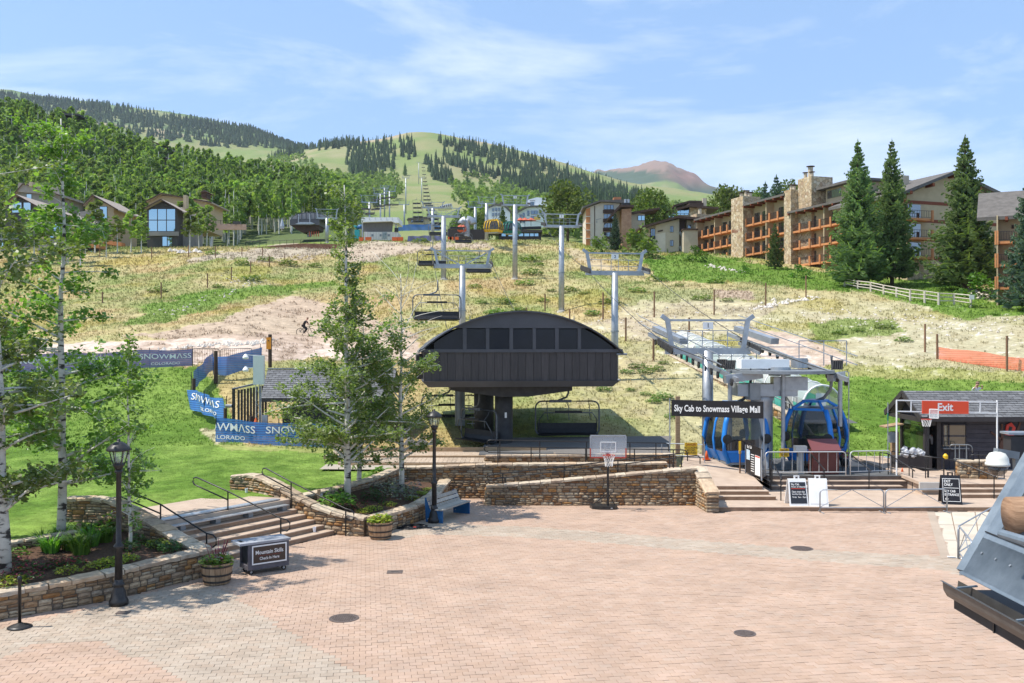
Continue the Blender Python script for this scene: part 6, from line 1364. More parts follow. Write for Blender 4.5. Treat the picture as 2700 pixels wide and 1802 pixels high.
MB().lathe(Vector((0,0,0)),[(.10,0),(.10,.03),(.06,.05),(.06,.08),(.02,.08)],12).build('pipe_cap',M['galv_d'],nr).matrix_basis=Matrix.Translation(Vector((RX-.08,9.75,RZ-.30))-ORG[nr.name])@Matrix.Rotation(R(-90),4,'Y')
# dome camera on its bracket
dc=W(2630,1228,12.6); w=thing('dome_camera','white dome security camera on a grey arm','camera',dc)
MB().lathe(dc,[(.155,.0),(.155,.03),(.145,.04),(.14,.10),(.10,.165),(.04,.185)],22).build('housing',mat('camera_cream',(.66,.65,.56),(.72,.71,.63),rough=.4,scale=4),w,smooth=True); MB().lathe(dc,[(.02,-.145),(.07,-.13),(.115,-.08),(.135,0)],20).build('dome',mat('smoked_dome',(.10,.085,.07),rough=.05,alpha=.6,spec=.9),w,smooth=True)
MB().lathe(dc,[(.01,-.09),(.045,-.06),(.05,-.01)],12).build('lens',M['black'],w,smooth=True)
MB().bar(dc+Vector((.0,.05,.18)),dc+Vector((.35,.15,.12)),.08,.10).build('arm',M['galv_d'],w); MB().box(dc+Vector((.42,.3,.22)),(.26,.2,.30)).build('bracket_box',M['trimd'],w); MB().box(dc+Vector((.42,.3,.415)),(.34,.24,.03)).build('bracket_cap',M['galv'],w); MB().bar(dc+Vector((.42,.3,.1)),dc+Vector((.5,.3,-1.3)),.08).build('bracket_leg',M['galv_d'],w)
# ---------------------------------------------------------------- apartment building with balconies
M['stucco']=mat('tan_stucco',(.42,.33,.20),(.48,.385,.24),rough=.9,scale=1.0)
M['stucco2']=mat('beige_stucco',(.45,.38,.28),(.51,.44,.33),rough=.9,scale=1.0)
M['cream']=mat('cream_panel',(.58,.52,.42),(.64,.58,.48),rough=.85,scale=.8)
M['cedar']=mat('orange_cedar',(.50,.20,.075),(.60,.26,.105),rough=.75,scale=1.5,rand=.1)
M['redband']=mat('red_brown_band',(.20,.055,.025),rough=.8)
M['roofgr']=mat('grey_brown_roof',(.10,.09,.08),(.15,.135,.12),rough=.9,scale=1.5)
M['rooftan']=mat('tan_shake_roof',(.30,.245,.20),(.40,.335,.28),rough=.9,scale=1.5)
M['dkbrown']=mat('dark_brown_trim',(.055,.032,.022),(.085,.05,.035),rough=.8,scale=2)
M['rail']=mat('dark_balcony_rail',(.02,.018,.017),rough=.5)
M['pane']=glass_mat('balcony_glass',(.45,.52,.58),mixf=.28,dark=(.07,.065,.06))
M['skyglass']=glass_mat('big_window_glass',(.62,.78,.82),mixf=.62,dark=(.10,.14,.15))
M['hwhite']=mat('hotel_white',(.70,.71,.72),(.78,.79,.80),rough=.7,scale=.5)
def rubble_mat():
 m,N,L,b=nt('rubble_stone'); b.inputs['Roughness'].default_value=.9
 g=N.new('ShaderNodeNewGeometry'); v=N.new('ShaderNodeTexVoronoi'); v.inputs['Scale'].default_value=1.9; L.new(g.outputs['Position'],v.inputs['Vector'])
 sp=N.new('ShaderNodeSeparateXYZ'); L.new(v.outputs['Color'],sp.inputs[0]); r=N.new('ShaderNodeValToRGB'); e=r.color_ramp.elements
 for c in STONES[:6]:e.new(.5)
 cs=[(.33,.22,.12),(.50,.38,.23),(.58,.46,.30),(.42,.30,.17),(.55,.40,.24),(.62,.52,.37),(.38,.25,.15),(.52,.42,.28)]
 for i,c in enumerate(cs):e[i].position=i/7; e[i].color=(*c,1)
 L.new(sp.outputs['X'],r.inputs['Fac'])
 v2=N.new('ShaderNodeTexVoronoi'); v2.feature='DISTANCE_TO_EDGE'; v2.inputs['Scale'].default_value=1.9; L.new(g.outputs['Position'],v2.inputs['Vector'])
 st_=N.new('ShaderNodeMapRange'); st_.inputs['From Max'].default_value=.06; st_.inputs['To Min'].default_value=.45; L.new(v2.outputs['Distance'],st_.inputs['Value'])
 x=N.new('ShaderNodeVectorMath'); x.operation='SCALE'; L.new(r.outputs['Color'],x.inputs[0]); L.new(st_.outputs['Result'],x.inputs['Scale']); L.new(x.outputs['Vector'],b.inputs['Base Color'])
 bn=N.new('ShaderNodeBump'); bn.inputs['Strength'].default_value=.8; bn.inputs['Distance'].default_value=.15; L.new(st_.outputs['Result'],bn.inputs['Height']); L.new(bn.outputs['Normal'],b.inputs['Normal'])
 return m
M['rubble']=rubble_mat()
class Frame:
 def __init__(s,a,b):
  s.a=Vector((a[0],a[1],0)); d=Vector((b[0]-a[0],b[1]-a[1],0)); s.L=d.length; s.d=d.normalized(); s.n=Vector((s.d.y,-s.d.x,0))
 def p(s,u,o,z):return s.a+s.d*u+s.n*o+Zv*z
 def box(s,u0,u1,o0,o1,z0,z1):return MB().prism([s.p(u0,o0,z0),s.p(u1,o0,z0),s.p(u1,o1,z0),s.p(u0,o1,z0)],Zv*(z1-z0))
def upx(fr_,px):
 k=(px-CX)/F; return (k*fr_.a.y-fr_.a.x)/(fr_.d.x-k*fr_.d.y)
def balcony(w,fr_,u0,u1,z,nb,dep=1.6,h=1.05,recess=.0):
 sl=fr_.box(u0,u1,recess,dep,z-.32,z).build('balcony_slab',M['cedar'],w)
 for i in range(nb+1):
  u=u0+(u1-u0)*i/nb
  for du in (-.11,.11):fr_.box(u+du-.085,u+du+.085,dep-.02,dep+.14,z-.42,z+h+.12).build('balcony_post',M['cedar'],sl)
 for i in range(nb):
  a,b=u0+(u1-u0)*i/nb+.2,u0+(u1-u0)*(i+1)/nb-.2; rl=MB()
  for zz in (z+.12,z+h):rl.bar(fr_.p(a,dep+.03,zz),fr_.p(b,dep+.03,zz),.05)
  for k in range(1,12):q=a+(b-a)*k/12; rl.bar(fr_.p(q,dep+.03,z+.12),fr_.p(q,dep+.03,z+h),.032)
  rl.build('balcony_railing',M['rail'],sl,kind='stuff')
 return sl
FA=Frame((39.4,191),(53.2,148))
apt=thing('apartment_building','long tan apartment building with orange timber balconies and stone chimneys','building',(46,170,20))
def block(u0,u1,floors,eave,ground,nb,fins,wall='stucco'):
 FA.box(u0,u1,-9,0,ground-3,eave).build('wall',M[wall],apt)
 FA.box(u0-.1,u1+.1,-9.5,2.2,eave,eave+.35).build('roof',M['roofgr'],apt)
 for i in range(int((u1-u0)/2.4)+1):q=u0+.3+i*2.4; FA.box(q-.14,q+.14,.0,2.35,eave-.32,eave).build('rafter_end',M['redband'],apt)
 fl=sorted(floors)
 for j,z in enumerate(fl):
  balcony(apt,FA,u0,u1,z,nb)
  zt=fl[j+1]-.32 if j+1<len(fl) else eave-.35
  for i in range(nb):
   a=u0+(u1-u0)*(i+.18)/nb; b=u0+(u1-u0)*(i+.82)/nb
   if i%3!=2 or nb<4:d_=FA.box(a,b,0,.05,z+.02,min(z+2.15,zt)).build('patio_door',M['pane'],apt); FA.box((a+b)/2-.05,(a+b)/2+.05,.05,.09,z,min(z+2.15,zt)).build('door_mullion',M['dkbrown'],d_)
 for f_ in fins:FA.box(f_-.12,f_+.12,0,1.55,ground,eave).build('party_wall',M['stucco'],apt)
block(0,14.3,[22.95,25.6,28.35],31.7,20.5,6,[0,7.0])
block(18.5,31.4,[20.45,23.15,25.9,28.6],32.1,17.5,5,[25.0])
block(32.5,57.2,[19.9,22.8,25.7],28.8,15.5,9,[41.6,49.5])
FA.box(38,47,-10,-1.5,27,32.2).build('wall',M['stucco'],apt); FA.box(36.5,48,-11,-.2,32.2,32.6).build('roof',M['roofgr'],apt); FA.box(38.5,42,-1.5,-1.42,30.6,31.9).build('window',M['pane'],apt)
for u in (2.5,9.5):FA.box(u,u+2.4,0,.06,20.6,22.4).build('patio_door',M['pane'],apt)
for u in (27.0,35.5,39.0,43.5):FA.box(u,u+2.2,0,.06,17.4,19.4).build('patio_door',M['pane'],apt)
def chim(u0,u1,o0,o1,z0,z1,pots):
 c=FA.box(u0,u1,o0,o1,z0,z1).build('chimney',M['rubble'],apt)
 for (u,o,h,r_) in pots:MB().cyl(FA.p(u,o,z1),FA.p(u,o,z1+h),r_,n=10).build('flue',M['stucco2'],c); MB().cyl(FA.p(u,o,z1+h+.12),FA.p(u,o,z1+h+.2),r_*1.7,n=10).build('flue_cap',M['dkbrown'],c)
chim(14.3,18.5,-1.5,2.2,16,34.0,[(15.2,.5,1.0,.35),(16.4,.2,1.2,.38),(17.6,.2,.7,.4)])
chim(31.2,33.2,-1.2,2.0,15,32.9,[(31.7,.8,.9,.32),(32.6,.9,.7,.3)]); chim(33.2,37.0,-3.6,.6,15,34.6,[(33.8,-.5,1.0,.3),(34.8,-.8,1.9,.42),(35.6,-.5,.8,.3)])
chim(-2.4,.0,-1.5,1.6,20,33.2,[(-1.6,0,1.3,.35)])
for k in range(9):FA.box(14.6+k*.4,14.6+k*.4+U(.12,.28),2.2,2.23,27.5+U(-.1,.1),27.9+U(0,.3)).build('worn_red_mark',M['redband'],apt)
# gable end nearer the camera
g0_,g1_=W(2384,1,133),Vector((0,0,0)); e2=Vector((.944,.33,0)); FB=Frame((g0_.x,g0_.y),(g0_.x+e2.x*18,g0_.y+e2.y*18))
gw=18.0; zE,zPk=27.9,31.0
MB().prism([FB.p(.5,0,13),FB.p(gw,0,13),FB.p(gw,0,zE),FB.p(gw*.45,0,zPk),FB.p(.5,0,zE)],FB.n*-5).build('gable_wall',M['stucco'],apt)
FB.box(.45,gw,0,.12,13,18.4).build('stone_base',M['rubble'],apt)
for s0,s1,z0,z1 in ((-1.6,gw*.45,zE-.45,zPk+.1),(gw*.45,gw+1.6,zPk+.1,zE-.45)):MB().prism([FB.p(s0,1.4,z0),FB.p(s1,1.4,z1),FB.p(s1,1.4,z1+.45),FB.p(s0,1.4,z0+.45)],FB.n*-16).build('roof',M['roofgr'],apt)
for u,z in ((0,zE-.1),(gw*.22,zE+1.2),(gw*.45,zPk-.3),(gw*.7,zE+1.2)):FB.box(u-.16,u+.16,0,1.5,z-.1,z+.35).build('rafter_end',M['redband'],apt)
for z in (26.6,24.0,21.3,18.6):FB.box(0,gw,0,.08,z,z+.45).build('floor_band',M['redband'],apt)
for z in (24.35,21.6,18.9):
 balcony(apt,FB,-1.8,3.6,z,1,dep=1.5); FB.box(.6,2.8,.1,.16,z,z+2.1).build('patio_door',M['pane'],apt)
FB.box(3.5,5,-6,-4.5,29,31.6).build('chimney',M['stucco2'],apt)
# neighbouring block cut off by the picture edge
FC=Frame((W(2628,1,107).x,107),(W(2628,1,107).x+12.3,100.4)); apt2=thing('apartment_building','tan apartment block with balconies cut off by the picture edge','building',FC.p(0,0,11))
FC.box(0,14,-9,0,8,21.1).build('wall',M['stucco'],apt2); MB().prism([FC.p(-2,1.6,20.9),FC.p(15,1.6,20.9),FC.p(15,-5,24.6),FC.p(-2,-5,24.6)],Zv*-.4).build('roof',M['roofgr'],apt2)
for u in (1.0,4.2,7.5):FC.box(u-.15,u+.15,0,1.8,20.4,20.8).build('rafter_end',M['redband'],apt2)
for z in (18.1,15.5,12.9):
 balcony(apt2,FC,0,7,z,3,dep=1.6); FC.box(3.3,6.5,0,.06,z,z+2.15).build('patio_door',M['pane'],apt2); FC.box(1.5,1.75,0,.12,z+1.5,z+1.9).build('wall_lamp',M['dkbrown'],apt2)
FC.box(3.3,6.5,0,.06,10.4,12.4).build('patio_door',M['pane'],apt2); FC.box(0,.15,0,1.7,10,21).build('party_wall',M['stucco'],apt2)
# ---------------------------------------------------------------- middle condominiums
def flat(px,py,Y):return W(px,py,Y)
def fpoly(w,name,pts_,Y,m,t=.2,depth=None):return MB().prism([flat(x,y,Y) for x,y in pts_],(0,depth if depth else t,0)).build(name,m,w)
def win(w,x0,x1,y0,y1,Y,nx=1,nz=1,m='pane',fm='dkbrown',fw=.12):
 a,b=flat(x0,y1,Y),flat(x1,y0,Y); o=MB().prism([(a.x,Y-.06,a.z),(b.x,Y-.06,a.z),(b.x,Y-.06,b.z),(a.x,Y-.06,b.z)],(0,.05,0)).build('window',M[fm],w)
 for i in range(nx):
  for j in range(nz):
   u0,u1=a.x+(b.x-a.x)*i/nx+fw/2,a.x+(b.x-a.x)*(i+1)/nx-fw/2; v0,v1=a.z+(b.z-a.z)*j/nz+fw/2,a.z+(b.z-a.z)*(j+1)/nz-fw/2
   MB().quad((u0,Y-.08,v0),(u1,Y-.08,v0),(u1,Y-.08,v1),(u0,Y-.08,v1)).build('pane',M[m],o)
 return o
w=thing('condominium','cream panelled condominium with brown window bands and brick chimney','building',W(1580,645,212)); Y=212
fpoly(w,'wall',[(1547,660),(1634,665),(1634,530),(1590,533),(1547,549)],Y,M['cream'],depth=12)
fpoly(w,'side_wall',[(1545,655),(1556,655),(1556,548),(1545,552)],Y-.15,M['cedar'])
for y in (570,588,606,628):fpoly(w,'balcony_shelf',[(1544,y+2),(1557,y+2),(1557,y),(1544,y)],Y-.5,M['cream'],.4)
fpoly(w,'panel_joint',[(1567,655),(1569,655),(1569,543),(1567,543)],Y-.1,M['dkbrown'])
fpoly(w,'roof',[(1536,550),(1583,532),(1650,536),(1662,530),(1662,526),(1583,528),(1536,545)],Y-1.2,M['roofgr'],depth=14)
for y0,y1 in ((541,553),(565,577),(589,601),(613,625)):win(w,1592,1618,y0,y1,Y-.05,3,1); fpoly(w,'brown_band',[(1590,y1+10),(1620,y1+10),(1620,y1+.5),(1590,y1+.5)],Y-.3,M['dkbrown'])
fpoly(w,'brick_chimney',[(1619,534),(1638,534),(1638,520),(1619,520)],Y+2,mat('red_brick',(.33,.13,.06),(.42,.18,.09),rough=.9,scale=4),depth=3)
fpoly(w,'stone_tower',[(1639,672),(1665,672),(1665,550),(1639,552)],Y-5,mat('pink_stone',(.36,.19,.11),(.50,.30,.18),rough=.9,scale=1.4,bump=.8),depth=4)
fpoly(w,'tower_roof',[(1606,578),(1637,546),(1672,547),(1672,541),(1634,540),(1603,575)],Y-6,M['dkbrown'],depth=6); fpoly(w,'roof_terrace',[(1640,541),(1662,541),(1662,535),(1640,535)],Y-5,M['rail'],depth=3)
for x in (1649,1657):MB().cyl(W(x,536,Y-4),W(x,526,Y-4),.3,n=8).build('flue',M['galv'],w)
for k in range(7):fpoly(w,'faint_wall_mark',[(1572+k*2,581-k*.5),(1573.2+k*2,581-k*.5),(1573.2+k*2,578.5-k*.5),(1572+k*2,579-k*.5)],Y-.06,M['galv_d'],.04)
for y in (584,587):fpoly(w,'faint_wall_mark',[(1572.5,y+1),(1574.5,y+1),(1574.5,y-1),(1572.5,y-1)],Y-.06,M['galv_d'],.04)
fpoly(w,'wing_wall',[(1665,640),(1700,640),(1700,565),(1665,560)],Y+3,M['stucco2'],depth=6); win(w,1682,1700,569,582,Y+2.9,2,1,'skyglass'); fpoly(w,'wing_roof',[(1662,566),(1705,558),(1740,552),(1740,547),(1662,560)],Y+2,M['dkbrown'],depth=8)
w=thing('condominium','two tone beige condominium with outside stairs and low brown roof','building',W(1770,692,192)); Y=192
fpoly(w,'wall',[(1700,665),(1728,680),(1728,592),(1700,603)],Y+.5,M['stucco2'],depth=8); fpoly(w,'wall',[(1728,682),(1755,690),(1755,587),(1728,594)],Y,M['cream'],depth=8); fpoly(w,'wall',[(1755.3,668),(1791,662),(1791,578),(1755.3,587)],Y,M['stucco2'],depth=8)
fpoly(w,'upper_band',[(1728,618),(1791,606),(1791,580),(1728,594)],Y-.06,M['stucco2'],.05)
fpoly(w,'stone_pier',[(1703,650),(1714,655),(1714,603),(1703,603)],Y-.2,M['rubble'],.6); win(w,1716,1727,604,634,Y+.3,2,1); fpoly(w,'balcony_panel',[(1714,640),(1728,642),(1728,622),(1714,622)],Y-.4,M['rail'],.1); fpoly(w,'balcony_slab',[(1703,646),(1728,648),(1728,643),(1703,640)],Y-.8,M['dkbrown'],1.0)
for y0,y1 in ((597,613),(634,650)):win(w,1767,1775.5,y0,y1,Y-.08,2,1,'pane')
fpoly(w,'roof',[(1686,604),(1788,575),(1848,580),(1848,574),(1787,569),(1685,599)],Y-1.5,M['dkbrown'],depth=12)
fpoly(w,'stair_recess',[(1791,690),(1806,690),(1806,580),(1791,580)],Y+1,M['dkbrown'],.2)
for a,b in (((1792,612),(1803,636)),((1792,650),(1803,674))):MB().bar(W(*a,Y-.3),W(*b,Y-.3),.8,.3).build('stair_flight',M['galv_d'],w)
fpoly(w,'entry_block',[(1803,693),(1840,693),(1840,606),(1803,606)],Y-3,M['stucco2'],depth=7); fpoly(w,'entry_cap',[(1801,607),(1841,607),(1841,603),(1801,603)],Y-3.3,M['dkbrown'],depth=7.5); fpoly(w,'upper_wall',[(1811,606),(1848,606),(1848,582),(1811,582)],Y+1,M['stucco2'],depth=4)
for x0 in (1813,1831):win(w,x0,x0+15,594,603,Y+.9,1,1)
fpoly(w,'underpass',[(1757,694),(1785,694),(1785,668),(1757,672)],Y+3,M['dkbrown'],.2); fpoly(w,'stone_pier',[(1784,694),(1800,694),(1800,664),(1784,664)],Y-.6,M['rubble'],1.0); fpoly(w,'stone_pier',[(1752,694),(1758,694),(1758,668),(1752,668)],Y-.3,M['rubble'],1.0)
fpoly(w,'name_board',[(1734,613),(1748,610),(1748,606),(1734,609)],Y-.1,M['dkbrown'],.05)
w=thing('lodge','dark roofed lodge with glazed gable behind the beige condominium','building',W(1830,600,225)); Y=225
fpoly(w,'wall',[(1770,600),(1860,600),(1860,548),(1770,560)],Y,M['stucco2'],depth=10); fpoly(w,'stone_wall',[(1818,600),(1862,600),(1862,546),(1818,548)],Y-.5,M['rubble'],.4)
fpoly(w,'roof',[(1760,562),(1818,545),(1895,552),(1895,547),(1818,540),(1760,556)],Y-2,M['dkbrown'],depth=14); fpoly(w,'upper_roof',[(1776,546),(1818,534),(1862,534),(1862,530),(1818,529),(1776,541)],Y+4,M['dkbrown'],depth=8); fpoly(w,'roof_terrace',[(1818,545),(1855,545),(1855,535),(1818,535)],Y-1,M['dkbrown'],depth=4)
win(w,1783,1815,555,568,Y-.2,3,1,'skyglass'); win(w,1760,1782,564,574,Y-.2,2,1,'skyglass'); fpoly(w,'gable_glass',[(1785,563),(1816,563),(1816,554)],Y-.6,M['skyglass'],.1); MB().box(W(1857,540,Y),(.9,.9,3.0)).build('flue',M['stucco2'],w)
# ---------------------------------------------------------------- hotels and plaza buildings on the crest
w=thing('hotel','white stepped hotel with tall lettered tower beside the big round tree','building',W(1400,600,320)); Y=320
fpoly(w,'tower',[(1390,590),(1441,590),(1441,523),(1414,521),(1390,528)],Y,M['hwhite'],depth=14); fpoly(w,'wing',[(1364,600),(1432,600),(1432,548),(1392,546),(1364,563)],Y-6,M['hwhite'],depth=10); fpoly(w,'dark_cornice',[(1362,563),(1391,547),(1434,544),(1434,541),(1390,543),(1360,559)],Y-7,M['roofgr'],depth=4)
for x0,x1,y0,y1 in ((1398,1409,533,543),(1400,1418,556,566),(1400,1412,570,580),(1422,1430,556,566),(1370,1376,566,576),(1378,1384,562,574),(1370,1376,580,588),(1378,1384,578,588),(1390,1396,556,570)):win(w,x0,x1,y0,y1,Y-6.2,2,1,'pane','roofgr')
fpoly(w,'awning',[(1408,580),(1424,580),(1426,573),(1408,572)],Y-8,mat('ochre_awning',(.60,.38,.10),rough=.7),.4)
for k in range(6):fpoly(w,'faint_wall_mark',[(1397+k*2.4,530.5),(1398.6+k*2.4,530.5),(1398.6+k*2.4,528.2),(1397+k*2.4,528.6)],Y-.06,M['roofgr'],.04)
w=thing('hotel','white hotel wing left of the green gondola cabins','building',W(1310,590,330)); Y=335
fpoly(w,'wall',[(1286,600),(1345,600),(1345,560),(1330,546),(1305,541),(1286,550)],Y,M['hwhite'],depth=12); fpoly(w,'dark_cornice',[(1284,551),(1305,541),(1332,545),(1348,560),(1348,557),(1332,541),(1305,537),(1284,547)],Y-1,M['roofgr'],depth=4)
for x0,y0 in ((1298,550),(1306,549),(1314,549),(1298,563),(1306,562),(1314,562),(1322,556),(1326,570)):win(w,x0,x0+5,y0,y0+8,Y-.2,1,1,'pane','roofgr')
w=thing('white_tent','long white arched tent at the foot of the far ski run','tent',W(1170,545,480)); MB().prism([W(1153,550,480),W(1190,546,480),W(1190,537,480),W(1178,538,480),W(1160,544,480)],(0,10,0)).build('canvas',M['hwhite'],w)
for k in range(7):MB().bar(W(1156+k*5.5,548-k*.5,479.5),W(1156+k*5.5,545.5-k*1.2,479.5),.5).build('opening',M['roofgr'],w)
w=thing('cafe_building','low dark building with a window strip below the hotels','building',W(1370,628,236)); Y=236
fpoly(w,'wall',[(1316,640),(1427,640),(1427,612),(1316,612)],Y,M['trimd'],depth=9); fpoly(w,'roof',[(1312,613),(1430,613),(1430,607),(1312,603)],Y-1.5,M['trimd'],depth=10)
for x0,x1 in ((1367,1380),(1382,1396),(1397,1408),(1409,1420),(1322,1334),(1340,1352)):win(w,x0,x1,613,624,Y-.1,1,1,'skyglass')
fpoly(w,'terrace_rail',[(1365,605),(1427,605),(1427,597),(1365,599)],Y+3,M['rail'],.2)
M['redcan']=mat('red_canvas',(.48,.10,.05),rough=.7)
for i,px in enumerate((1372,1384,1400)):
 p=W(px,600,240); w=thing('red_umbrella',('red umbrella on the cafe terrace nearest the green cabins','red umbrella in the middle of the cafe terrace','red umbrella on the cafe terrace nearest the round tree')[i],'umbrella',p); MB().cyl(p,p+Zv*2.3,.06,n=6).build('pole',M['dkmach'],w); MB().lathe(p,[(1.5,1.7),(.8,2.1),(.03,2.5)],8).build('canopy',M['redcan'],w)
w=thing('restaurant','dark building with a round white lift arch and red cabins','building',W(1240,628,232)); Y=232
fpoly(w,'wall',[(1180,640),(1280,640),(1280,606),(1180,604)],Y+2,M['trimd'],depth=8); fpoly(w,'roof',[(1275,612),(1316,616),(1316,608),(1296,597),(1275,604)],Y-1,M['trimd'],depth=6)
MB().tube([W(1232+15*math.cos(a*.314),592-12*math.sin(a*.314),Y) for a in range(11)],1.0,8).build('white_arch',M['galv'],w,smooth=True); MB().cyl(W(1232,625,Y),W(1232,585,Y),.7,n=10).build('arch_column',M['galv'],w)
for px in (1214,1222):MB().lathe(W(px,612,Y-3),[(.15,-.1),(.75,.25),(.82,.9),(.6,1.5),(.1,1.75)],10).build('red_cabin',M['redcan'],w,smooth=True)
for px in (1190,1186,1204):fpoly(w,'orange_crate',[(px-5,634),(px+5,634),(px+5,625),(px-5,625)],Y-5,M['orange'],1)
w=thing('ski_hut','low dark roofed building behind the dense lift chairs','building',W(1110,580,330)); Y=330
fpoly(w,'wall',[(1076,590),(1130,590),(1130,575),(1076,577)],Y,M['stucco2'],depth=5); fpoly(w,'roof',[(1072,580),(1135,577),(1135,571),(1076,575)],Y-1,M['roofgr'],depth=7)
for x in (1084,1097,1110):win(w,x,x+6,579,587,Y-.1,1,1)
# stage
w=thing('open_air_stage','white based stage with grey mesh screen and flat white roof','stage',W(1005,636,224)); Y=224
fpoly(w,'base_front',[(960,634),(1049,634),(1049,612),(960,612)],Y,mat('stage_white',(.66,.63,.57),(.72,.69,.63),rough=.8,scale=.5),depth=6)
for k in range(12):x=962+k*7.4; fpoly(w,'panel_joint',[(x,633),(x+.5,633),(x+.5,613),(x,613)],Y-.03,M['rooftan'],.02)
fpoly(w,'mesh_screen',[(958,612),(1034,612),(1037,581),(958,581)],Y+.3,mat('grey_mesh',(.10,.095,.09),(.20,.19,.18),rough=.8,scale=6,stretch=(8,1,.2)),.1)
fpoly(w,'roof',[(953,588),(958,586),(1032,584),(1041,588),(1051,588),(1051,573.5),(953,573.5)],Y-1,M['white'],depth=8)
for k in range(7):x=959+k*15.0; fpoly(w,'roof_joint',[(x,581),(x+.6,581),(x+.6,574),(x,574)],Y-1.05,M['galv_d'],.03)
for x in (1044,956):MB().cyl(W(x,634,Y+.5),W(x,586,Y+.5),.18,n=8).build('column',M['galv'],w)
fpoly(w,'speaker_stack',[(1040,612),(1049,612),(1049,601),(1040,601)],Y-.2,M['black'],1.2)
for x0,x1 in ((979,985),(1001,1006),(1022,1028)):fpoly(w,'dark_print',[(x0,624),(x1,624),(x1,618),(x0,618)],Y-.06,M['galv_d'],.03)
fpoly(w,'printed_panel',[(1008,630),(1020,630),(1020,613),(1008,613)],Y-.08,M['cabgrn'] if False else mat('grey_green_print',(.14,.18,.18),(.42,.46,.46),rough=.6,scale=3),.03)
for i,(x0,x1) in enumerate(((947,958),(964,979),(1034,1048),(1049,1063))):p=W((x0+x1)/2,636,Y-4); MB().box(p+Zv*.45,((x1-x0)/F*Y,.7,.9)).build('water_barrier',M['orange'],None,at=p,label=['orange plastic barrier at the far left of the stage','orange plastic barrier under the left half of the stage','orange plastic barrier under the right end of the stage','orange plastic barrier past the right end of the stage'][i],cat='barrier')
p=W(942,630,222); MB().box(p+Zv*1.0,(1.1,1.1,2.2)).build('portable_toilet',mat('teal_plastic',(.02,.30,.30),rough=.5),None,at=p,label='teal portable cabin left of the stage',cat='cabin')
w=thing('slide','teal and blue playground slide left of the stage','slide',W(940,612,226)); MB().tube([W(936,600,226),W(941,596,226),W(945,602,226),W(940,608,226),W(946,614,226)],.55,8).build('tube',bpy.data.materials['teal_plastic'],w,smooth=True); MB().lathe(W(951,604,226),[(.9,0),(1.0,.5),(.5,1.0)],10).build('pod',M['blue'],w,smooth=True)
banner('netting_banner','pale blue netting at the far edge of the crest field',[W(1050,610,240),W(1110,608,240),W(1160,609,240)],1.6,M['netb'],None,wob=.1)
banner('netting_banner','crumpled pale blue netting lying along the crest road',[W(1075,638,214),W(1120,637,214),W(1165,636,214)],1.3,M['netp'],None,wob=.4,posts=False)
# upper lift terminal on the left of the crest
w=thing('lift_terminal','black domed lift terminal beside the aspen wood on the crest','lift terminal',W(817,625,235)); Y=235
dome=[(767+50*(1-math.cos(R(k*15))),580-20*math.sin(R(k*15))) for k in range(13)]
fpoly(w,'dome',dome,Y,M['char'],depth=8); fpoly(w,'body',[(764,594),(842,594),(868,608),(842,580),(764,580)][0:2]+[(842,579),(764,579)],Y-.3,M['char'],depth=9); fpoly(w,'dome_glass',[(770+46*(1-math.cos(R(k*15))),578-15.5*math.sin(R(k*15))) for k in range(13)],Y-.15,mat('hazy_grey_panel',(.22,.21,.22),rough=.4),.1)
for k in range(6):x=783+k*11.5; fpoly(w,'rib',[(x,579),(x+2,579),(x+2,563),(x,563)],Y-.25,M['char'],.1)
fpoly(w,'underside',[(766,594),(842,594),(840,606),(800,614),(782,606)],Y+.3,M['dkbrown'],depth=6); MB().cyl(W(815,625,Y+2),W(815,594,Y+2),.5,n=10).build('column',M['galv_d'],w); fpoly(w,'boat_hull',[(778,591),(790,586),(820,586),(830,590),(820,592),(788,592)],Y-1.5,M['galv'],1)
for i in range(5):x=816+i*6; MB().bar(W(x,624,Y-1),W(x,611,Y-1),.2).build('red_rail_post',M['redcan'],w)
for x,y0 in ((787,565),(817,565)):MB().cyl(W(x,588,Y-1),W(x,y0,Y-1),.12,n=6).build('mast',M['galv'],w)
tower('pale lift tower beside the black domed terminal on the crest',862,228,576,5.0,post=.45,lift=2.2,full=False)
# ---------------------------------------------------------------- houses on the left
def house(label,Y,wall,eaves,peak,base,depth,wm,wins,over=6,roofm='rooftan',extra=None,yw=0):
 x0,x1=wall; w=thing('house',label,'house',W((x0+x1)/2,base,Y))
 fpoly(w,'wall',[(x0,base+8),(x1,base+8),(x1,eaves[1]),(peak[0],peak[1]+4),(x0,eaves[0])],Y,wm,depth=depth)
 for (ax,ay),(bx_,by) in (((x0-over,eaves[0]+3),peak),(peak,(x1+over*1.6,eaves[1]+8))):
  r_=MB().prism([W(ax,ay,Y-1.2),W(bx_,by,Y-1.2),W(bx_,by-3.2,Y-1.2),W(ax,ay-3.2,Y-1.2)],(0,depth+2,0)).build('roof',M[roofm],w); MB().prism([W(ax,ay,Y-1.3),W(bx_,by,Y-1.3),W(bx_,by-3.4,Y-1.3),W(ax,ay-3.4,Y-1.3)],(0,.08,0)).build('barge_board',M['dkbrown'],r_)
 for q in wins:win(w,*q[:4],Y-.02,q[4],q[5],'skyglass','dkbrown',.16)
 for n_,pl,yo,m_,t_ in extra or ():fpoly(w,n_,pl,Y+yo,m_,t_)
 return w
M['dkhouse']=mat('dark_house_siding',(.055,.05,.047),(.08,.073,.068),rough=.8,scale=2,stretch=(6,1,.5)); M['tanhouse']=mat('tan_house_siding',(.44,.34,.21),(.50,.39,.25),rough=.85,scale=2,stretch=(.5,1,6)); M['greysid']=mat('grey_house_siding',(.24,.22,.19),(.31,.28,.25),rough=.85,scale=2,stretch=(6,1,.5))
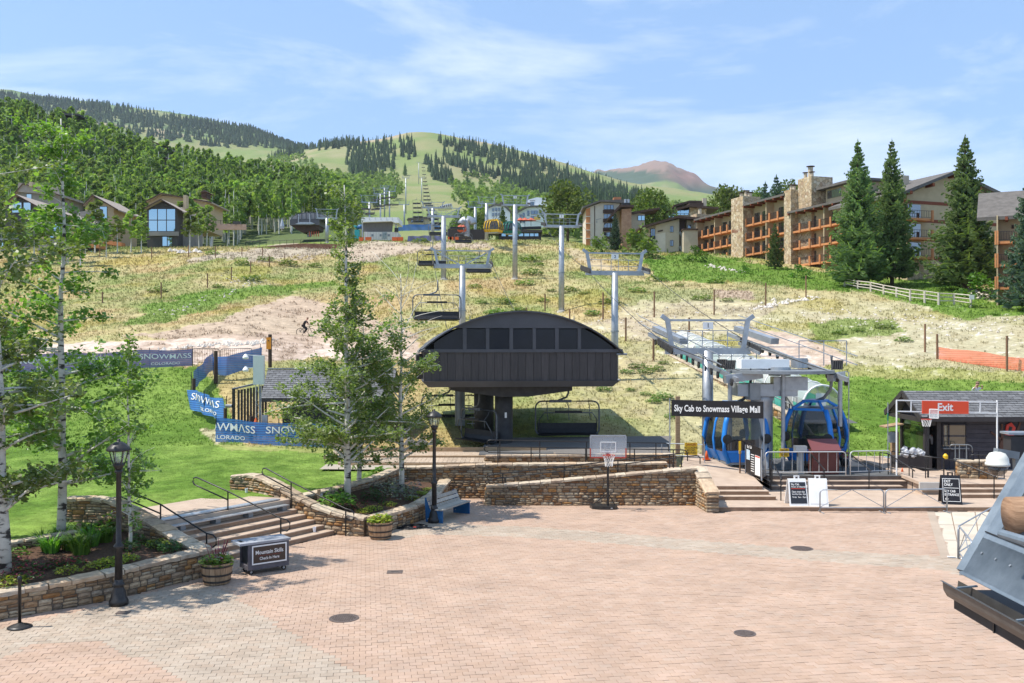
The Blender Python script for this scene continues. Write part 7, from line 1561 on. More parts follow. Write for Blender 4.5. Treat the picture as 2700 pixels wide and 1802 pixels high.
house('dark gabled house with a tall grid of six big panes',185,(388,468),(548,552),(424,528),658,14,M['dkhouse'],[(392,463,551,611,3,2),(428,455,624,650,2,1)],8,extra=[('lower_band',[(392,622),(470,622),(470,611),(392,611)],-.5,M['greysid'],.4),('side_wing',[(468,650),(500,660),(500,580),(468,560)],3,M['greysid'],8),('chimney',[(483,562),(491,562),(491,515),(483,515)],6,M['tanhouse'],1.5),('white_post',[(552,665),(558,665),(562,625),(556,625)],-4,M['galv'],.4)])
house('tan shingle house mostly hidden behind the dark gabled house',215,(392,545),(530,528),(425,512),600,12,M['tanhouse'],[(500,520,535,550,2,1)],8,extra=[('cupola',[(531,522),(545,522),(545,506),(531,506)],3,M['dkbrown'],3),('cupola_roof',[(526,507),(548,507),(538,501)],2,M['dkbrown'],5),('chimney',[(438,522),(448,522),(448,512),(438,512)],4,M['tanhouse'],2)])
house('tan gabled house with tall corner windows behind the near aspen',170,(98,196),(578,576),(150,556),680,12,M['tanhouse'],[(130,160,586,628,1,2),(162,184,586,628,1,2),(236,252,662,676,2,1)],6,extra=[('lower_wall',[(100,690),(190,690),(190,632),(100,632)],-.3,M['greysid'],.2),('deck',[(190,650),(262,655),(262,645),(190,640)],-3,M['cedar'],3),('dark_base',[(190,690),(262,690),(262,655),(190,650)],1,M['dkhouse'],6)])
house('dark timber house with pale blue panes at the picture edge',185,(14,100),(540,545),(40,515),660,12,M['dkhouse'],[(32,58,534,562,1,1),(62,82,534,556,1,1),(0,10,640,660,1,1)],6)
house('tan gabled house above a grey siding house with a square pane',195,(225,300),(540,548),(243,516),640,12,M['tanhouse'],[(263,283,545,578,1,1)],7,extra=[('grey_wall',[(205,640),(262,640),(262,550),(205,560)],-1,M['greysid'],2),('dark_opening',[(215,590),(240,590),(240,568),(215,570)],-1.2,M['dkhouse'],.2),('lower_roof',[(196,568),(246,582),(246,578),(196,563)],-2,M['rooftan'],3),('balcony',[(250,640),(320,650),(320,640),(250,630)],-2,M['cedar'],2)])
house('long tan shingle roofed house behind the near aspen crowns',225,(42,160),(508,512),(60,486),560,12,M['greysid'],[(70,84,512,530,1,1)],4,extra=[('roof_slope',[(46,506),(158,516),(150,492),(48,482)],-1,M['rooftan'],.5),('chimney',[(76,492),(85,492),(85,480),(76,480)],-2,M['tanhouse'],2)])
house('small modern house with a red wall high in the aspen wood',400,(152,170),(303,303),(168,298),325,10,mat('rust_red_wall',(.28,.08,.04),rough=.8),[],2,'dkbrown',extra=[('glass_wall',[(166,322),(178,322),(178,305),(166,305)],-.4,M['dkhouse'],.3),('flat_roof',[(150,304),(208,305),(208,300),(152,299)],-2,M['dkhouse'],8)])
house('small grey house glimpsed high in the aspen wood',380,(408,440),(414,414),(420,411),432,8,M['greysid'],[(418,436,418,428,2,1)],2,'roofgr'); house('flat roofed dark house glimpsed above the grey one',395,(395,440),(380,384),(402,376),400,8,M['dkhouse'],[(412,436,386,396,2,1)],2,'rooftan')
# walls and fences by the crest on the left
w=thing('terrace_wall','pink terrace wall with dark railing beside the dark gabled house','wall',W(590,606,205)); fpoly(w,'wall',[(525,606),(648,606),(648,592),(525,588)],205,mat('pink_stucco',(.45,.30,.22),(.52,.36,.27),rough=.9,scale=1),.5)
for k in range(9):MB().bar(W(530+k*13,592,205),W(530+k*13,578+k*.6,205),.08).build('rail_post',M['rail'],w)
MB().bar(W(530,580,205),W(640,585,205),.06).build('rail',M['rail'],w); fpoly(w,'sign_board',[(614,592),(634,592),(634,584),(614,584)],204,M['dkhouse'],.1)
w=thing('retaining_wall','red brown rubble retaining wall with a wire fence on top','wall',W(780,655,200)); fpoly(w,'wall',[(660,656),(700,650),(800,642),(900,645),(900,655),(760,658)],199,mat('red_rubble',(.16,.075,.045),(.28,.15,.095),rough=1,scale=2.5,bump=1),.8)
for k in range(14):x=648+k*18; MB().bar(W(x,650-k*.6,200),W(x,638-k*.7,200),.07).build('fence_post',M['rail'],w)
MB().tube([W(648,638,200),W(780,633,200),W(890,630,200)],.04,4).build('fence_wire',M['rail'],w)
p=W(744,606,215); w=thing('folded_umbrella','closed grey umbrella on the grass below the aspen wood','umbrella',p); MB().lathe(p,[(.5,.2),(.55,.8),(.3,1.8),(.05,2.6)],8).build('canopy',M['galv'],w); MB().cyl(p,p+Zv*.4,.06,n=6).build('pole',M['dkmach'],w)
# ---------------------------------------------------------------- fences on the slope
k=0
WORDS={0:'left',1:'middle',2:'right'}
FP=[(400,685,652,'left'),(497,680,648,'left'),(568,680,650,'left'),(638,676,652,'left'),(692,676,652,'left'),(425,788,745,'left'),(547,760,722,'left'),(610,740,705,'left'),(661,722,690,'left'),(710,706,677,'left'),(751,696,670,'left'),(263,680,640,'left'),(270,800,770,'left'),
(1437,822,776,'mid'),(1590,843,772,'mid'),(1725,838,770,'mid'),(1883,832,765,'mid'),(2019,811,748,'mid'),(2125,787,728,'mid'),(1388,822,812,'mid'),(2439,930,855,'mid'),(2655,980,886,'mid'),(2471,948,882,'mid'),(1502,850,815,'mid'),(1650,900,838,'mid'),(1817,890,838,'mid'),(1723,955,884,'mid')]
for px,pb,pt,gname in FP:
 p=TR(px,pb); h=(pb-pt)/F*p.y
 MB().cyl(p-Zv*.2,p+Zv*h,.085,n=7).build('fence_post',M['postrust'],None,at=p,label='one of the rusty brown posts in the loose line across the slope' if gname=='mid' else 'one of the rusty brown posts on the slope below the houses',cat='post',group='slope fence posts, '+gname)
M['bleached']=mat('bleached_timber',(.46,.40,.32),(.58,.52,.43),rough=.9,scale=2,rand=.1)
fl=[(2227,757,735),(2262,764,742),(2296,771,745),(2330,778,752),(2364,786,758),(2400,795,764),(2438,800,767),(2475,805,772),(2516,805,775),(2560,812,778)]
w=thing('split_rail_fence','bleached split rail fence below the apartment lawn','fence',TR(2227,757)); pr=[]
for px,pb,pt in fl:
 p=TR(px,pb); p.y=p.y; h=(pb-pt)/F*p.y; pr.append((p,h)); MB().cyl(p-Zv*.2,p+Zv*h,.13,n=7).build('post',M['bleached'],w)
for (a,ha),(b,hb_) in zip(pr,pr[1:]):
 for q in (.35,.66,.95):MB().cyl(a+Zv*ha*q+Vector((0,0,U(-.05,.05))),b+Zv*hb_*q,.07,n=6).build('rail',M['bleached'],w)
MB().box(pr[-1][0]+Zv*(pr[-1][1]*.8)+Vector((0,-.2,0)),(.55,.04,.5)).build('notice',M['wh'],w)
HAZE=0.00005
# ---------------------------------------------------------------- trees
M['bark']=mat('aspen_bark',(.52,.50,.44),(.62,.60,.53),rough=.8,scale=3,stretch=(1,1,.4),c3=(.60,.58,.51))
def bark_mat():
 m,N,L,b=nt('white_bark_with_scars'); b.inputs['Roughness'].default_value=.8; tcn=N.new('ShaderNodeTexCoord'); mp_=N.new('ShaderNodeMapping'); mp_.inputs['Scale'].default_value=(2.2,2.2,5.5); L.new(tcn.outputs['Object'],mp_.inputs['Vector'])
 n=N.new('ShaderNodeTexNoise'); n.inputs['Scale'].default_value=1.4; n.inputs['Detail'].default_value=6; L.new(mp_.outputs['Vector'],n.inputs['Vector']); r=N.new('ShaderNodeValToRGB'); e=r.color_ramp.elements
 e[0].position=.40; e[0].color=(.035,.03,.025,1); e[1].position=.47; e[1].color=(.50,.47,.40,1); q=e.new(.7); q.color=(.60,.57,.49,1); L.new(n.outputs['Fac'],r.inputs['Fac']); L.new(r.outputs['Color'],b.inputs['Base Color'])
 bn=N.new('ShaderNodeBump'); bn.inputs['Strength'].default_value=.4; L.new(n.outputs['Fac'],bn.inputs['Height']); L.new(bn.outputs['Normal'],b.inputs['Normal']); return m
M['bark1']=bark_mat()
M['brownbark']=mat('brown_bark',(.07,.05,.035),(.13,.095,.065),rough=.95,scale=3,stretch=(4,4,1),bump=.6)
M['aspen']=leaf_mat('aspen_leaves',(.09,.175,.032),(.22,.31,.085),tr=.45,rough=.42,spec=.4)
M['aspen2']=leaf_mat('pale_aspen_leaves',(.12,.20,.055),(.29,.36,.14),tr=.45,rough=.42,spec=.45)
M['wood_aspen']=leaf_mat('hillside_aspen_leaves',(.12,.185,.05),(.25,.31,.11),tr=.45,rough=.7,spec=.15,pns=.07,pna=.38)
M['spruce']=leaf_mat('spruce_needles',(.08,.135,.05),(.20,.255,.10),tr=.3,rough=.7,spec=.2,pns=.5,pna=.3)
M['bluespruce']=leaf_mat('blue_spruce_needles',(.055,.10,.065),(.12,.175,.11),tr=.2,rough=.7,spec=.2)
M['farspruce']=leaf_mat('far_spruce_needles',(.036,.062,.032),(.075,.105,.048),tr=.15,rough=.85,spec=.1,pns=.01,pna=.3)
M['broad']=leaf_mat('cottonwood_leaves',(.075,.125,.030),(.17,.21,.06),tr=.35,rough=.6,spec=.2)
M['hedge']=leaf_mat('clipped_shrub_leaves',(.045,.125,.012),(.11,.22,.025),tr=.3,rough=.6)
def aspen(name,label,base,H,seed,lean,nb,spread,leaves,lr=.045,h0=.25,top=1.0,trunks=1,bare=0.0,lm='aspen',r0=.10,prof=None,elr=(18,52),pw=.95):
 """white trunk, ascending limbs, twigs and single round leaves"""
 r=random.Random(seed); b=Vector(base); w=thing(name,label,'tree',b)
 wood=MB(); leaf=[]; limbs=[]
 n=12; tr=[]
 x=y=0.0
 for i in range(n+1):
  f=i/n; x+=r.uniform(-.05,.05)*H/12; y+=r.uniform(-.05,.05)*H/12
  tr.append(b+Vector((lean[0]*f*H+x,lean[1]*f*H+y,f*H-(.15 if i==0 else 0))))
 trunk=MB().tube(tr,r0,10,r1=r0*.12)
 def at(f):s=f*n; i=min(int(s),n-1); return tr[i].lerp(tr[i+1],s-i)
 for k in range(nb):
  f=h0+(1-h0)*((k+r.random())/nb)**pw*.97; p=at(f); a=r.uniform(0,6.283) if k%3 else k*2.4
  pf=prof(f) if prof else (math.sin(min(1,(f-h0)/(1-h0)*1.6+.25)*1.57)*(1.08-f))
  L=spread*pf*r.uniform(.65,1.2); el=R(r.uniform(*elr))+f*.35; d=Vector((math.cos(a)*math.cos(el),math.sin(a)*math.cos(el),math.sin(el))); pts_=[p]; q=p.copy()
  if L<.12:L=.12
  for s in range(6):
   d=(d+Vector((r.uniform(-.16,.16),r.uniform(-.16,.16),r.uniform(-.14,.08)))).normalized(); q=q+d*(L/6); pts_.append(q.copy())
  rr=max(.010,r0*.42*(1-f)*min(1,L/spread*1.3)+.007); limbs.append(MB().tube(pts_,rr,5,r1=.005))
  if r.random()<bare and f>.55:continue
  nt_=max(2,int(L/.20))
  for s in range(nt_):
   g=.22+.78*(s+r.random())/nt_; i=min(int(g*6),5); o=pts_[i].lerp(pts_[i+1],g*6-i); tl=r.uniform(.22,.62)*(.6+.5*L/spread); td_=Vector((r.uniform(-1,1),r.uniform(-1,1),r.uniform(-.35,.8))).normalized(); e_=o+td_*tl; wood.tube([o,o.lerp(e_,.5)+Vector((0,0,.03)),e_],.006,3,r1=.003); leaf.append((o,e_))
 M_=MB(); per=max(1,int(leaves/max(1,len(leaf))))
 for o,e_ in leaf:
  for s in range(r.randint(max(1,per//2),per+per//2)):
   c=o.lerp(e_,r.uniform(.15,1.05))+Vector((r.gauss(0,.085),r.gauss(0,.085),r.gauss(0,.08)))
   u=Vector((r.gauss(0,1),r.gauss(0,1),r.gauss(0,.7))).normalized(); v=u.cross(Vector((r.gauss(0,.6),r.gauss(0,.6),1))); v=v.normalized() if v.length>.01 else Vector((0,0,1)); z=lr*r.uniform(.5,1.3)
   M_.add([c-u*z*.95,c-u*z*.3-v*z*.95,c+u*z*.55-v*z*.7,c+u*z*1.15,c+u*z*.55+v*z*.7,c-u*z*.3+v*z*.95],[(0,1,2,3,4,5)])
 trunk.build('trunk',M['bark1'],w,smooth=True)
 for l_ in limbs:l_.build('limb',M['bark'],w,smooth=True)
 wood.build('twigs',M['bark'],w,kind='stuff'); M_.build('crown',M[lm],w,kind='stuff')
 return w
aspen('aspen_tree','tall aspen with dark leafy crown rising behind the near lamp post',G(160,1421,.85),11.8,11,(.006,.0),66,2.4,15500,.056,.13,prof= lambda f:(1.1 if f<.5 else .62 if f<.75 else .4),r0=.13,elr=(-12,38),pw=1.2)
aspen('aspen_tree','thick trunked aspen leaning out of the picture edge',G(14,1506,.72),10.2,12,(-.035,.02),56,2.0,10000,.055,.14,prof= lambda f:(1.0 if f<.75 else .6),lm='aspen2',r0=.15,elr=(-5,42),pw=1.3)
aspen('aspen_tree','slender young aspen between the near lamp post and the stairs',G(344,1452,.68),5.9,13,(-.004,.0),26,.85,1300,.045,.12,r0=.05)
aspen('aspen_tree','tallest aspen with a narrow spire in front of the lift hut',G(918,1322,.72),11.3,14,(-.003,.0),92,2.6,20000,.05,.12,prof= lambda f:(1.0 if f<.36 else .62 if f<.5 else .36 if f<.66 else .24),lm='aspen2',r0=.13,elr=(-8,38),pw=1.3)
aspen('aspen_tree','second aspen close behind the tallest one',G(944,1300,.75),6.6,15,(.01,.01),36,1.8,6500,.05,.2,prof= lambda f:1.0,lm='aspen2',r0=.10,elr=(-5,35))
aspen('aspen_tree','aspen with bare white upper branches beside the domed terminal',G(1060,1292,.8),8.2,16,(.004,.0),38,1.9,5200,.048,.14,bare=.93,prof= lambda f:.85 if f<.6 else 1.05,lm='aspen2',r0=.11,elr=(5,42))
# ---- crowns of clumped leaves for trees farther off
def blob_crown(H,R_,h0,n,seed,q=.5,lob=6,ell=1.0):
 r=random.Random(seed); mb=MB(); cs=[]
 for k in range(lob):
  f=(k+.5)/lob; a=k*2.4+r.uniform(-.5,.5); rad=R_*(.55 if lob>1 else 0)*math.sin(math.pi*(.18+.75*f)); z=H*(h0+(1-h0)*(.12+.80*f)); cs.append((Vector((rad*math.cos(a),rad*math.sin(a),z)),R_*r.uniform(.42,.66)*(1.1-.45*f)))
 for i in range(n):
  c,s=r.choice(cs); v=Vector((r.gauss(0,1),r.gauss(0,1),r.gauss(0,1))).normalized()*s*r.random()**.38; p=c+Vector((v.x,v.y,v.z*ell)); u=Vector((r.gauss(0,1),r.gauss(0,1),r.gauss(0,.8))).normalized(); w_=u.cross(Vector((r.gauss(0,1),r.gauss(0,1),r.gauss(0,1)))).normalized(); z=q*r.uniform(.5,1.2)
  mb.add([p-u*z*.6,p-w_*z*.45+u*z*.1,p+u*z*.65,p+w_*z*.5-u*z*.1],[(0,1,2,3)])
 return mb
def conifer(H,R_,seed,whorls=26,per=9,seg=5,clear=.09,q=1.0):
 """tiers of boughs, each a drooping fan of needle sprays"""
 r=random.Random(seed); mb=MB()
 for k in range(whorls):
  f=clear+(1-clear)*(k/whorls)**.95; rad=R_*((1-f)**.92)*r.uniform(.78,1.12)+.12
  for j in range(per if f<.8 else max(5,per-3)):
   a=j*6.283/per+k*1.3+r.uniform(-.3,.3); L=rad*r.uniform(.65,1.15); d=Vector((math.cos(a),math.sin(a),0)); s_=Vector((-d.y,d.x,0)); z=f*H+r.uniform(-.2,.2)*H/whorls; dr=.42*(1-f)+.02
   pos= lambda t:d*(L*t)+Vector((0,0,z-dr*L*t+(.34*(1-f)+.30)*L*t*t))
   for n_ in range(seg):
    t=.12+.88*(n_+r.random()*.6)/seg; p=pos(t); wd=(.34*L*(1.12-t)+.10*q)*r.uniform(.7,1.2)
    for sg_ in (-1,1):
     e=p+s_*(sg_*wd)+d*(wd*r.uniform(.35,.8))+Vector((0,0,r.uniform(-.16,.04)*wd-.05*q)); h_=Vector((0,0,(.10*q+.10*wd)*r.uniform(.7,1.3))); m_=p.lerp(e,.55)
     mb.add([p-d*.05*q,m_-d*.22*wd-h_*.7,e,m_+d*.26*wd+h_*.4],[(0,1,2,3)])
     mb.add([p,m_-h_*1.6,e-h_*.6,m_+h_*.5],[(0,1,2,3)])
   e=pos(1.02); mb.add([pos(.72)+s_*.14*q,pos(.72)-s_*.14*q,e],[(0,1,2)])
 for k in range(10):a=k*2.4; z=H*(.94+.006*k); mb.add([(0,0,z),(.13*math.cos(a),.13*math.sin(a),z-.1),(.02,.02,z+.35)],[(0,1,2)])
 return mb
PROTO={}
def proto_mesh(key,mb,m):
 if key not in PROTO:me=mb().mesh(key[0]); me.materials.append(m); PROTO[key]=me
 return PROTO[key]
def tree(name,label,base,crown_me,trunk_me,sc=1.0,rz=0.0,group=None,cat='tree'):
 w=thing(name,label,cat,(0,0,0),group); inst('crown',crown_me,w,(0,0,0)); inst('trunk',trunk_me,w,(0,0,0)); w.location=base; w.rotation_euler=(0,0,rz); w.scale=(sc,sc,sc) if not hasattr(sc,'__len__') else sc; return w
def trunk_mb(H,r0,h=1.0):return MB().tube([(0,0,-.4),(.02*H*.2,0,H*h*.5),(0,.01*H,H*h)],r0,7,r1=r0*.25)
CF=[proto_mesh(('crown','c',k), lambda k=k:conifer(18,5.0,40+k,36,11,6),M['spruce']) for k in range(3)]
CT=proto_mesh(('trunk','c'), lambda :trunk_mb(18,.30,.95),M['brownbark'])
for i,(px,top,Y,wd,lb) in enumerate(((2262,369,124,1.0,'tall dark spruce, left one of the pair before the apartment building'),(2352,366,127,.86,'tall dark spruce, right one of the pair before the apartment building'),(2545,357,118,1.08,'tallest spruce standing alone before the gable end'))):
 p=TP(px,Y); H=CH+(HY-top)/F*Y-p.z; tree('spruce_tree',lb,p,CF[i],CT,(H/18*wd,H/18*wd,H/18),i*1.3)
CM_=[proto_mesh(('crown','m',k), lambda k=k:conifer(10,2.9,60+k,22,10,4),M['bluespruce' if k else 'spruce']) for k in range(2)]
CTM=proto_mesh(('trunk','m'), lambda :trunk_mb(10,.16,.95),M['brownbark'])
for px,top,Y,k,lb in ((2043,588,152,0,'small spruce in front of the second stone chimney'),(1622,562,200,1,'blue spruce in front of the stone tower of the cream condominium'),(2047,462,235,1,'spruce top rising behind the apartment roof, taller of two'),(2018,480,240,1,'spruce top rising behind the apartment roof, shorter of two'),(616,652,172,0,'tiny spruce on the grass beside the white posts'),(1325,545,250,0,'spruce between the white hotel wings'),(1760,655,188,0,'little spruce at the foot of the beige condominium'),(2596,560,128,1,'bluish spruce behind the tallest spruce'),(2712,470,100,1,'blue spruce at the very edge of the picture')):
 p=TP(px,Y); H=CH+(HY-top)/F*Y-p.z; tree('spruce_tree',lb,p,CM_[k],CTM,H/10,px)
BR_=[proto_mesh(('crown','b',k), lambda k=k:blob_crown(12,5.2,.18,2600,70+k,.52,12,.9),M['broad']) for k in range(2)]
BT=proto_mesh(('trunk','b'), lambda :trunk_mb(12,.28,.7),M['brownbark'])
for px,top,Y,rad,k,lb in ((1497,478,236,1.12,0,'big round cottonwood left of the cream condominium'),(1722,498,224,.95,1,'broad leafy tree between the condominiums'),(1690,505,232,.8,0,'leafy tree behind the brick chimney'),(1990,500,250,.8,1,'leafy tree behind the second stone chimney'),(2080,480,245,.9,0,'leafy tree behind the tall stone chimney'),(1910,490,262,.9,1,'leafy tree behind the end of the apartment building'),(1950,500,258,.85,0,'leafy tree above the apartment roof'),(1268,560,270,.8,1,'leafy tree behind the thin gondola towers'),(1215,560,280,.8,0,'leafy tree behind the dark lift building'),(2640,520,150,.75,1,'leafy tree behind the block at the picture edge'),(2665,545,145,.6,0,'small leafy tree beside the block at the picture edge')):
 p=TP(px,Y); H=CH+(HY-top)/F*Y-p.z; tree('leafy_tree',lb,p,BR_[k],BT,(H/12*rad,H/12*rad,H/12),px)
AS=[proto_mesh(('crown','a',k), lambda k=k:blob_crown(14,2.1,.30,330,80+k,.80,7,1.25),M['wood_aspen']) for k in range(6)]
AT=[proto_mesh(('trunk','a',k), lambda k=k:MB().tube([(0,0,-.5),(U(-.2,.2),U(-.2,.2),5),(U(-.3,.3),U(-.3,.3),10),(U(-.3,.3),0,13)],.15,5,r1=.05),M['bark']) for k in range(3)]
for px,Y,H,lb in ((310,165,7,'young aspen left of the dark gabled house'),(345,168,8,'young aspen close to the dark gabled house'),(372,166,7,'young aspen touching the dark gabled house'),(500,172,8,'young aspen right of the dark gabled house'),(525,176,7,'young aspen above the boulders by the dark house'),(225,160,6,'young aspen before the tan gabled house'),(280,158,6.5,'young aspen below the tan house balcony'),(90,150,9,'leafy aspen screening the dark timber house'),(130,155,8.5,'leafy aspen screening the tan gabled house'),(180,152,8,'leafy aspen beside the tan gabled house'),(40,148,8.5,'leafy aspen at the picture edge below the houses'),(250,165,10,'leafy aspen before the grey siding house'),(212,148,7.5,'leafy aspen in front of the cedar deck'),(545,190,9,'leafy aspen over the pink terrace wall'),(475,192,10,'leafy aspen between the dark gabled house and the tan roof'),(505,195,11,'leafy aspen hiding the tan shingle house')):
 tree('aspen_tree',lb,TP(px,Y),AS[px%6],AT[px%3],(H/14*1.5,H/14*1.5,H/14),px)
# the aspen wood on the left hill: the nearest trees singly, the rest as one mass
cand=[]; tries=0
rw=random.Random(5)
while len(cand)<1500 and tries<12000:
 tries+=1; Y=rw.uniform(236,470); px=rw.uniform(-70,905 if Y>300 else 780)
 if Y<262 and 640<px:continue
 X=(px-CX)/F*Y
 if any((X-c[0])**2+(Y-c[1])**2<9.5 for c in cand[-400:]):continue
 cand.append((X,Y))
cand.sort(key= lambda c:c[1]); near,rest=[],[]
for i,c in enumerate(cand):(near if (i<620 and i%2==0 and len(near)<285) else rest).append(c)
for i,(X,Y) in enumerate(near):
 s=rw.uniform(.72,1.15); tree('aspen_tree','one of the hillside aspens in the dense wood above the houses',(X,Y,gz(X,Y)),AS[i%6],AT[i%3],(s*1.1,s*1.1,s),rw.uniform(0,6),'aspen wood on the hillside')
def mass(name,label,items,m,tri=False):
 """many far trees joined as one mass: items of (verts, quads, x, y, z, sx, sz, angle)"""
 V,Fq,off=[],[],0
 for me,x,y,z,sx,sz,a in items:
  v=me[0]; ca,sa=math.cos(a),math.sin(a); q=np.stack([(v[:,0]*ca-v[:,1]*sa)*sx+x,(v[:,0]*sa+v[:,1]*ca)*sx+y,v[:,2]*sz+z],-1); V.append(q); Fq.append(me[1]+off); off+=len(v)
 V=np.concatenate(V); Fq=np.concatenate(Fq); k=Fq.shape[1]; me=bpy.data.meshes.new(name); me.vertices.add(len(V)); me.vertices.foreach_set('co',V.ravel()); me.loops.add(Fq.size); me.loops.foreach_set('vertex_index',Fq.ravel()); me.polygons.add(len(Fq)); me.polygons.foreach_set('loop_start',np.arange(0,Fq.size,k)); me.polygons.foreach_set('loop_total',np.full(len(Fq),k)); me.update(calc_edges=True); me.materials.append(m)
 o=bpy.data.objects.new(name,me); link(o); return tag(o,label,None,None,'stuff')
def arr(mb):return np.array(mb.v,float),np.array([f for f in mb.f if len(f)==4])
A2=[arr(blob_crown(14,2.3,.30,190,180+k,1.05,6,1.25)) for k in range(4)]
def stick(H,r0):m=MB(); [m.quad((r0*math.cos(a),r0*math.sin(a),0),(r0*math.cos(a+1.57),r0*math.sin(a+1.57),0),(.4*r0*math.cos(a+1.57),.4*r0*math.sin(a+1.57),H),(.4*r0*math.cos(a),.4*r0*math.sin(a),H)) for a in (0,1.57,3.14,4.71)]; return arr(m)
it=[(A2[i%4],X,Y,gz(X,Y),rw.uniform(.8,1.2),rw.uniform(.72,1.15),rw.uniform(0,6)) for i,(X,Y) in enumerate(rest)]
mass('aspen_woodland','dense aspen woodland higher on the left hill',it,M['wood_aspen'])
ST=stick(12.5,.17); mass('aspen_trunks','pale trunks of the far aspen woodland',[(ST,X,Y,gz(X,Y),1,rw.uniform(.7,1.15),0) for X,Y in rest],M['bark'])
for i,(px,Y) in enumerate(((75,400),(95,395),(30,380),(250,385),(300,360),(905,300),(480,330),(540,300))):
 p=TP(px,Y); tree('spruce_tree','dark spruce standing among the hillside aspens',p,CM_[0],CTM,1.5,i,'spruces in the aspen wood')
# forests on the far mountains
def cone_mb(seed,H=1.0,n=7,lay=5):
 r=random.Random(seed); m=MB()
 for k in range(lay):
  z0=H*(.06+.17*k); z1=z0+H*.34*(1-.06*k); rr=.17*(1-k/(lay+.3))
  for j in range(n):
   a0,a1=6.283*j/n+k,6.283*(j+1)/n+k; q0,q1=rr*r.uniform(.75,1.25),rr*r.uniform(.7,1.1); m.quad((q0*math.cos(a0),q0*math.sin(a0),z0+r.uniform(-.03,.03)),(q1*math.cos(a1),q1*math.sin(a1),z0+r.uniform(-.03,.03)),(.02*math.cos(a1),.02*math.sin(a1),min(z1,H)),(.02*math.cos(a0),.02*math.sin(a0),min(z1,H)))
 return arr(m)
CN=[cone_mb(k) for k in range(4)]; AF=[arr(blob_crown(1.0,.26,.12,46,280+k,.17,4,1.2)) for k in range(3)]
CON=[[(1150,372),(1300,396),(1450,440),(1600,497),(1720,527),(1720,548),(1560,520),(1420,478),(1330,452),(1240,418),(1170,398)],[(925,385),(1000,385),(1045,395),(1040,455),(985,478),(930,470),(905,440)],[(1050,372),(1098,372),(1095,428),(1062,430)],[(995,378),(1035,378),(1030,398),(1000,396)],[(1118,425),(1165,430),(1200,478),(1185,492),(1125,470)],[(1165,405),(1240,430),(1310,458),(1330,478),(1240,468),(1180,440)],[(640,400),(790,395),(805,415),(700,425),(640,420)],[(1300,455),(1440,485),(1560,525),(1700,560),(1700,590),(1480,560),(1330,500)],[(830,388),(905,382),(1000,392),(1000,402),(905,396),(840,400)]]
ASP=[[(1270,495),(1340,490),(1480,545),(1700,575),(1950,580),(2750,600),(2750,660),(1500,640),(1300,610),(1230,590),(1255,545)],[(960,470),(1050,462),(1062,520),(1000,560),(955,540)],[(1190,492),(1245,500),(1262,560),(1195,545)],[(860,470),(960,480),(960,560),(860,560)],[(1420,470),(1560,505),(1700,535),(1900,555),(1900,580),(1600,570)],[(1180,445),(1300,470),(1290,485),(1210,470)],[(700,420),(800,420),(860,470),(800,480),(700,450)]]
def scatter(polys,n,y0,y1,seed,pr=(-80,2760)):
 r=np.random.RandomState(seed); N_=n*9; Y=y0*(y1/y0)**r.rand(N_); px=r.uniform(*pr,N_); i=((np.log(Y)-LYG[0])/(LYG[-1]-LYG[0])*(NLY-1)).astype(int); j=((px-PXG[0])/(PXG[-1]-PXG[0])*(NPX-1)).astype(int); Z=ZG[i,j]; py=HY-(Z-CH)*F/Y; ok=np.zeros(N_,bool)
 for pl in polys:ok|=inpoly(px,py,pl)
 return list(zip(((px-CX)/F*Y)[ok][:n],Y[ok][:n],Z[ok][:n]))
pc_=scatter(CON,2600,560,2260,1,pr=(600,1760)); pa_=scatter(ASP,3000,430,2150,2,pr=(690,2760))
ridge=scatter([[(-90,245),(330,290),(620,340),(860,372),(860,402),(640,392),(430,345),(300,330),(-90,300)],[(-90,310),(430,350),(560,385),(640,395),(620,420),(420,390),(-90,345)]],3000,2500,3420,3,pr=(-80,900))
sky1=[TP(x,2195+rw.uniform(-25,25)) for x in [rw.uniform(1135,1720) for _ in range(300)]]+[TP(x,2195+rw.uniform(-20,20)) for x in [rw.uniform(1060,1096) for _ in range(14)]+[rw.uniform(1000,1030) for _ in range(10)]]
mass('mountain_forest','dark conifer forest on the far mountain',[(CN[i%4],X,Y,z-1,rw.uniform(17,26),rw.uniform(15,25),rw.uniform(0,6)) for i,(X,Y,z) in enumerate(pc_+[tuple(p) for p in sky1])],M['farspruce'])
mass('mountain_aspen_woodland','aspen woods on the lower slopes of the far mountain',[(AF[i%3],X,Y,z-1,rw.uniform(14,20),rw.uniform(12,18),rw.uniform(0,6)) for i,(X,Y,z) in enumerate(pa_)],M['wood_aspen'])
mass('ridge_forest','dark conifer forest along the distant ridge',[(CN[i%4],X,Y,z-1,rw.uniform(30,42),rw.uniform(18,27),rw.uniform(0,6)) for i,(X,Y,z) in enumerate(ridge)],M['farspruce'])
for i,(px,py) in enumerate(((1068,462),(1190,487),(963,478),(1232,500))):tree('spruce_tree',('dark pointed spruce alone on the green run beside the lift line','dark spruce at the edge of the green run','dark spruce left of the pale lift towers','small dark spruce beyond the big green run')[i],TR(px,py+2,500),CM_[0],CTM,2.0,i)
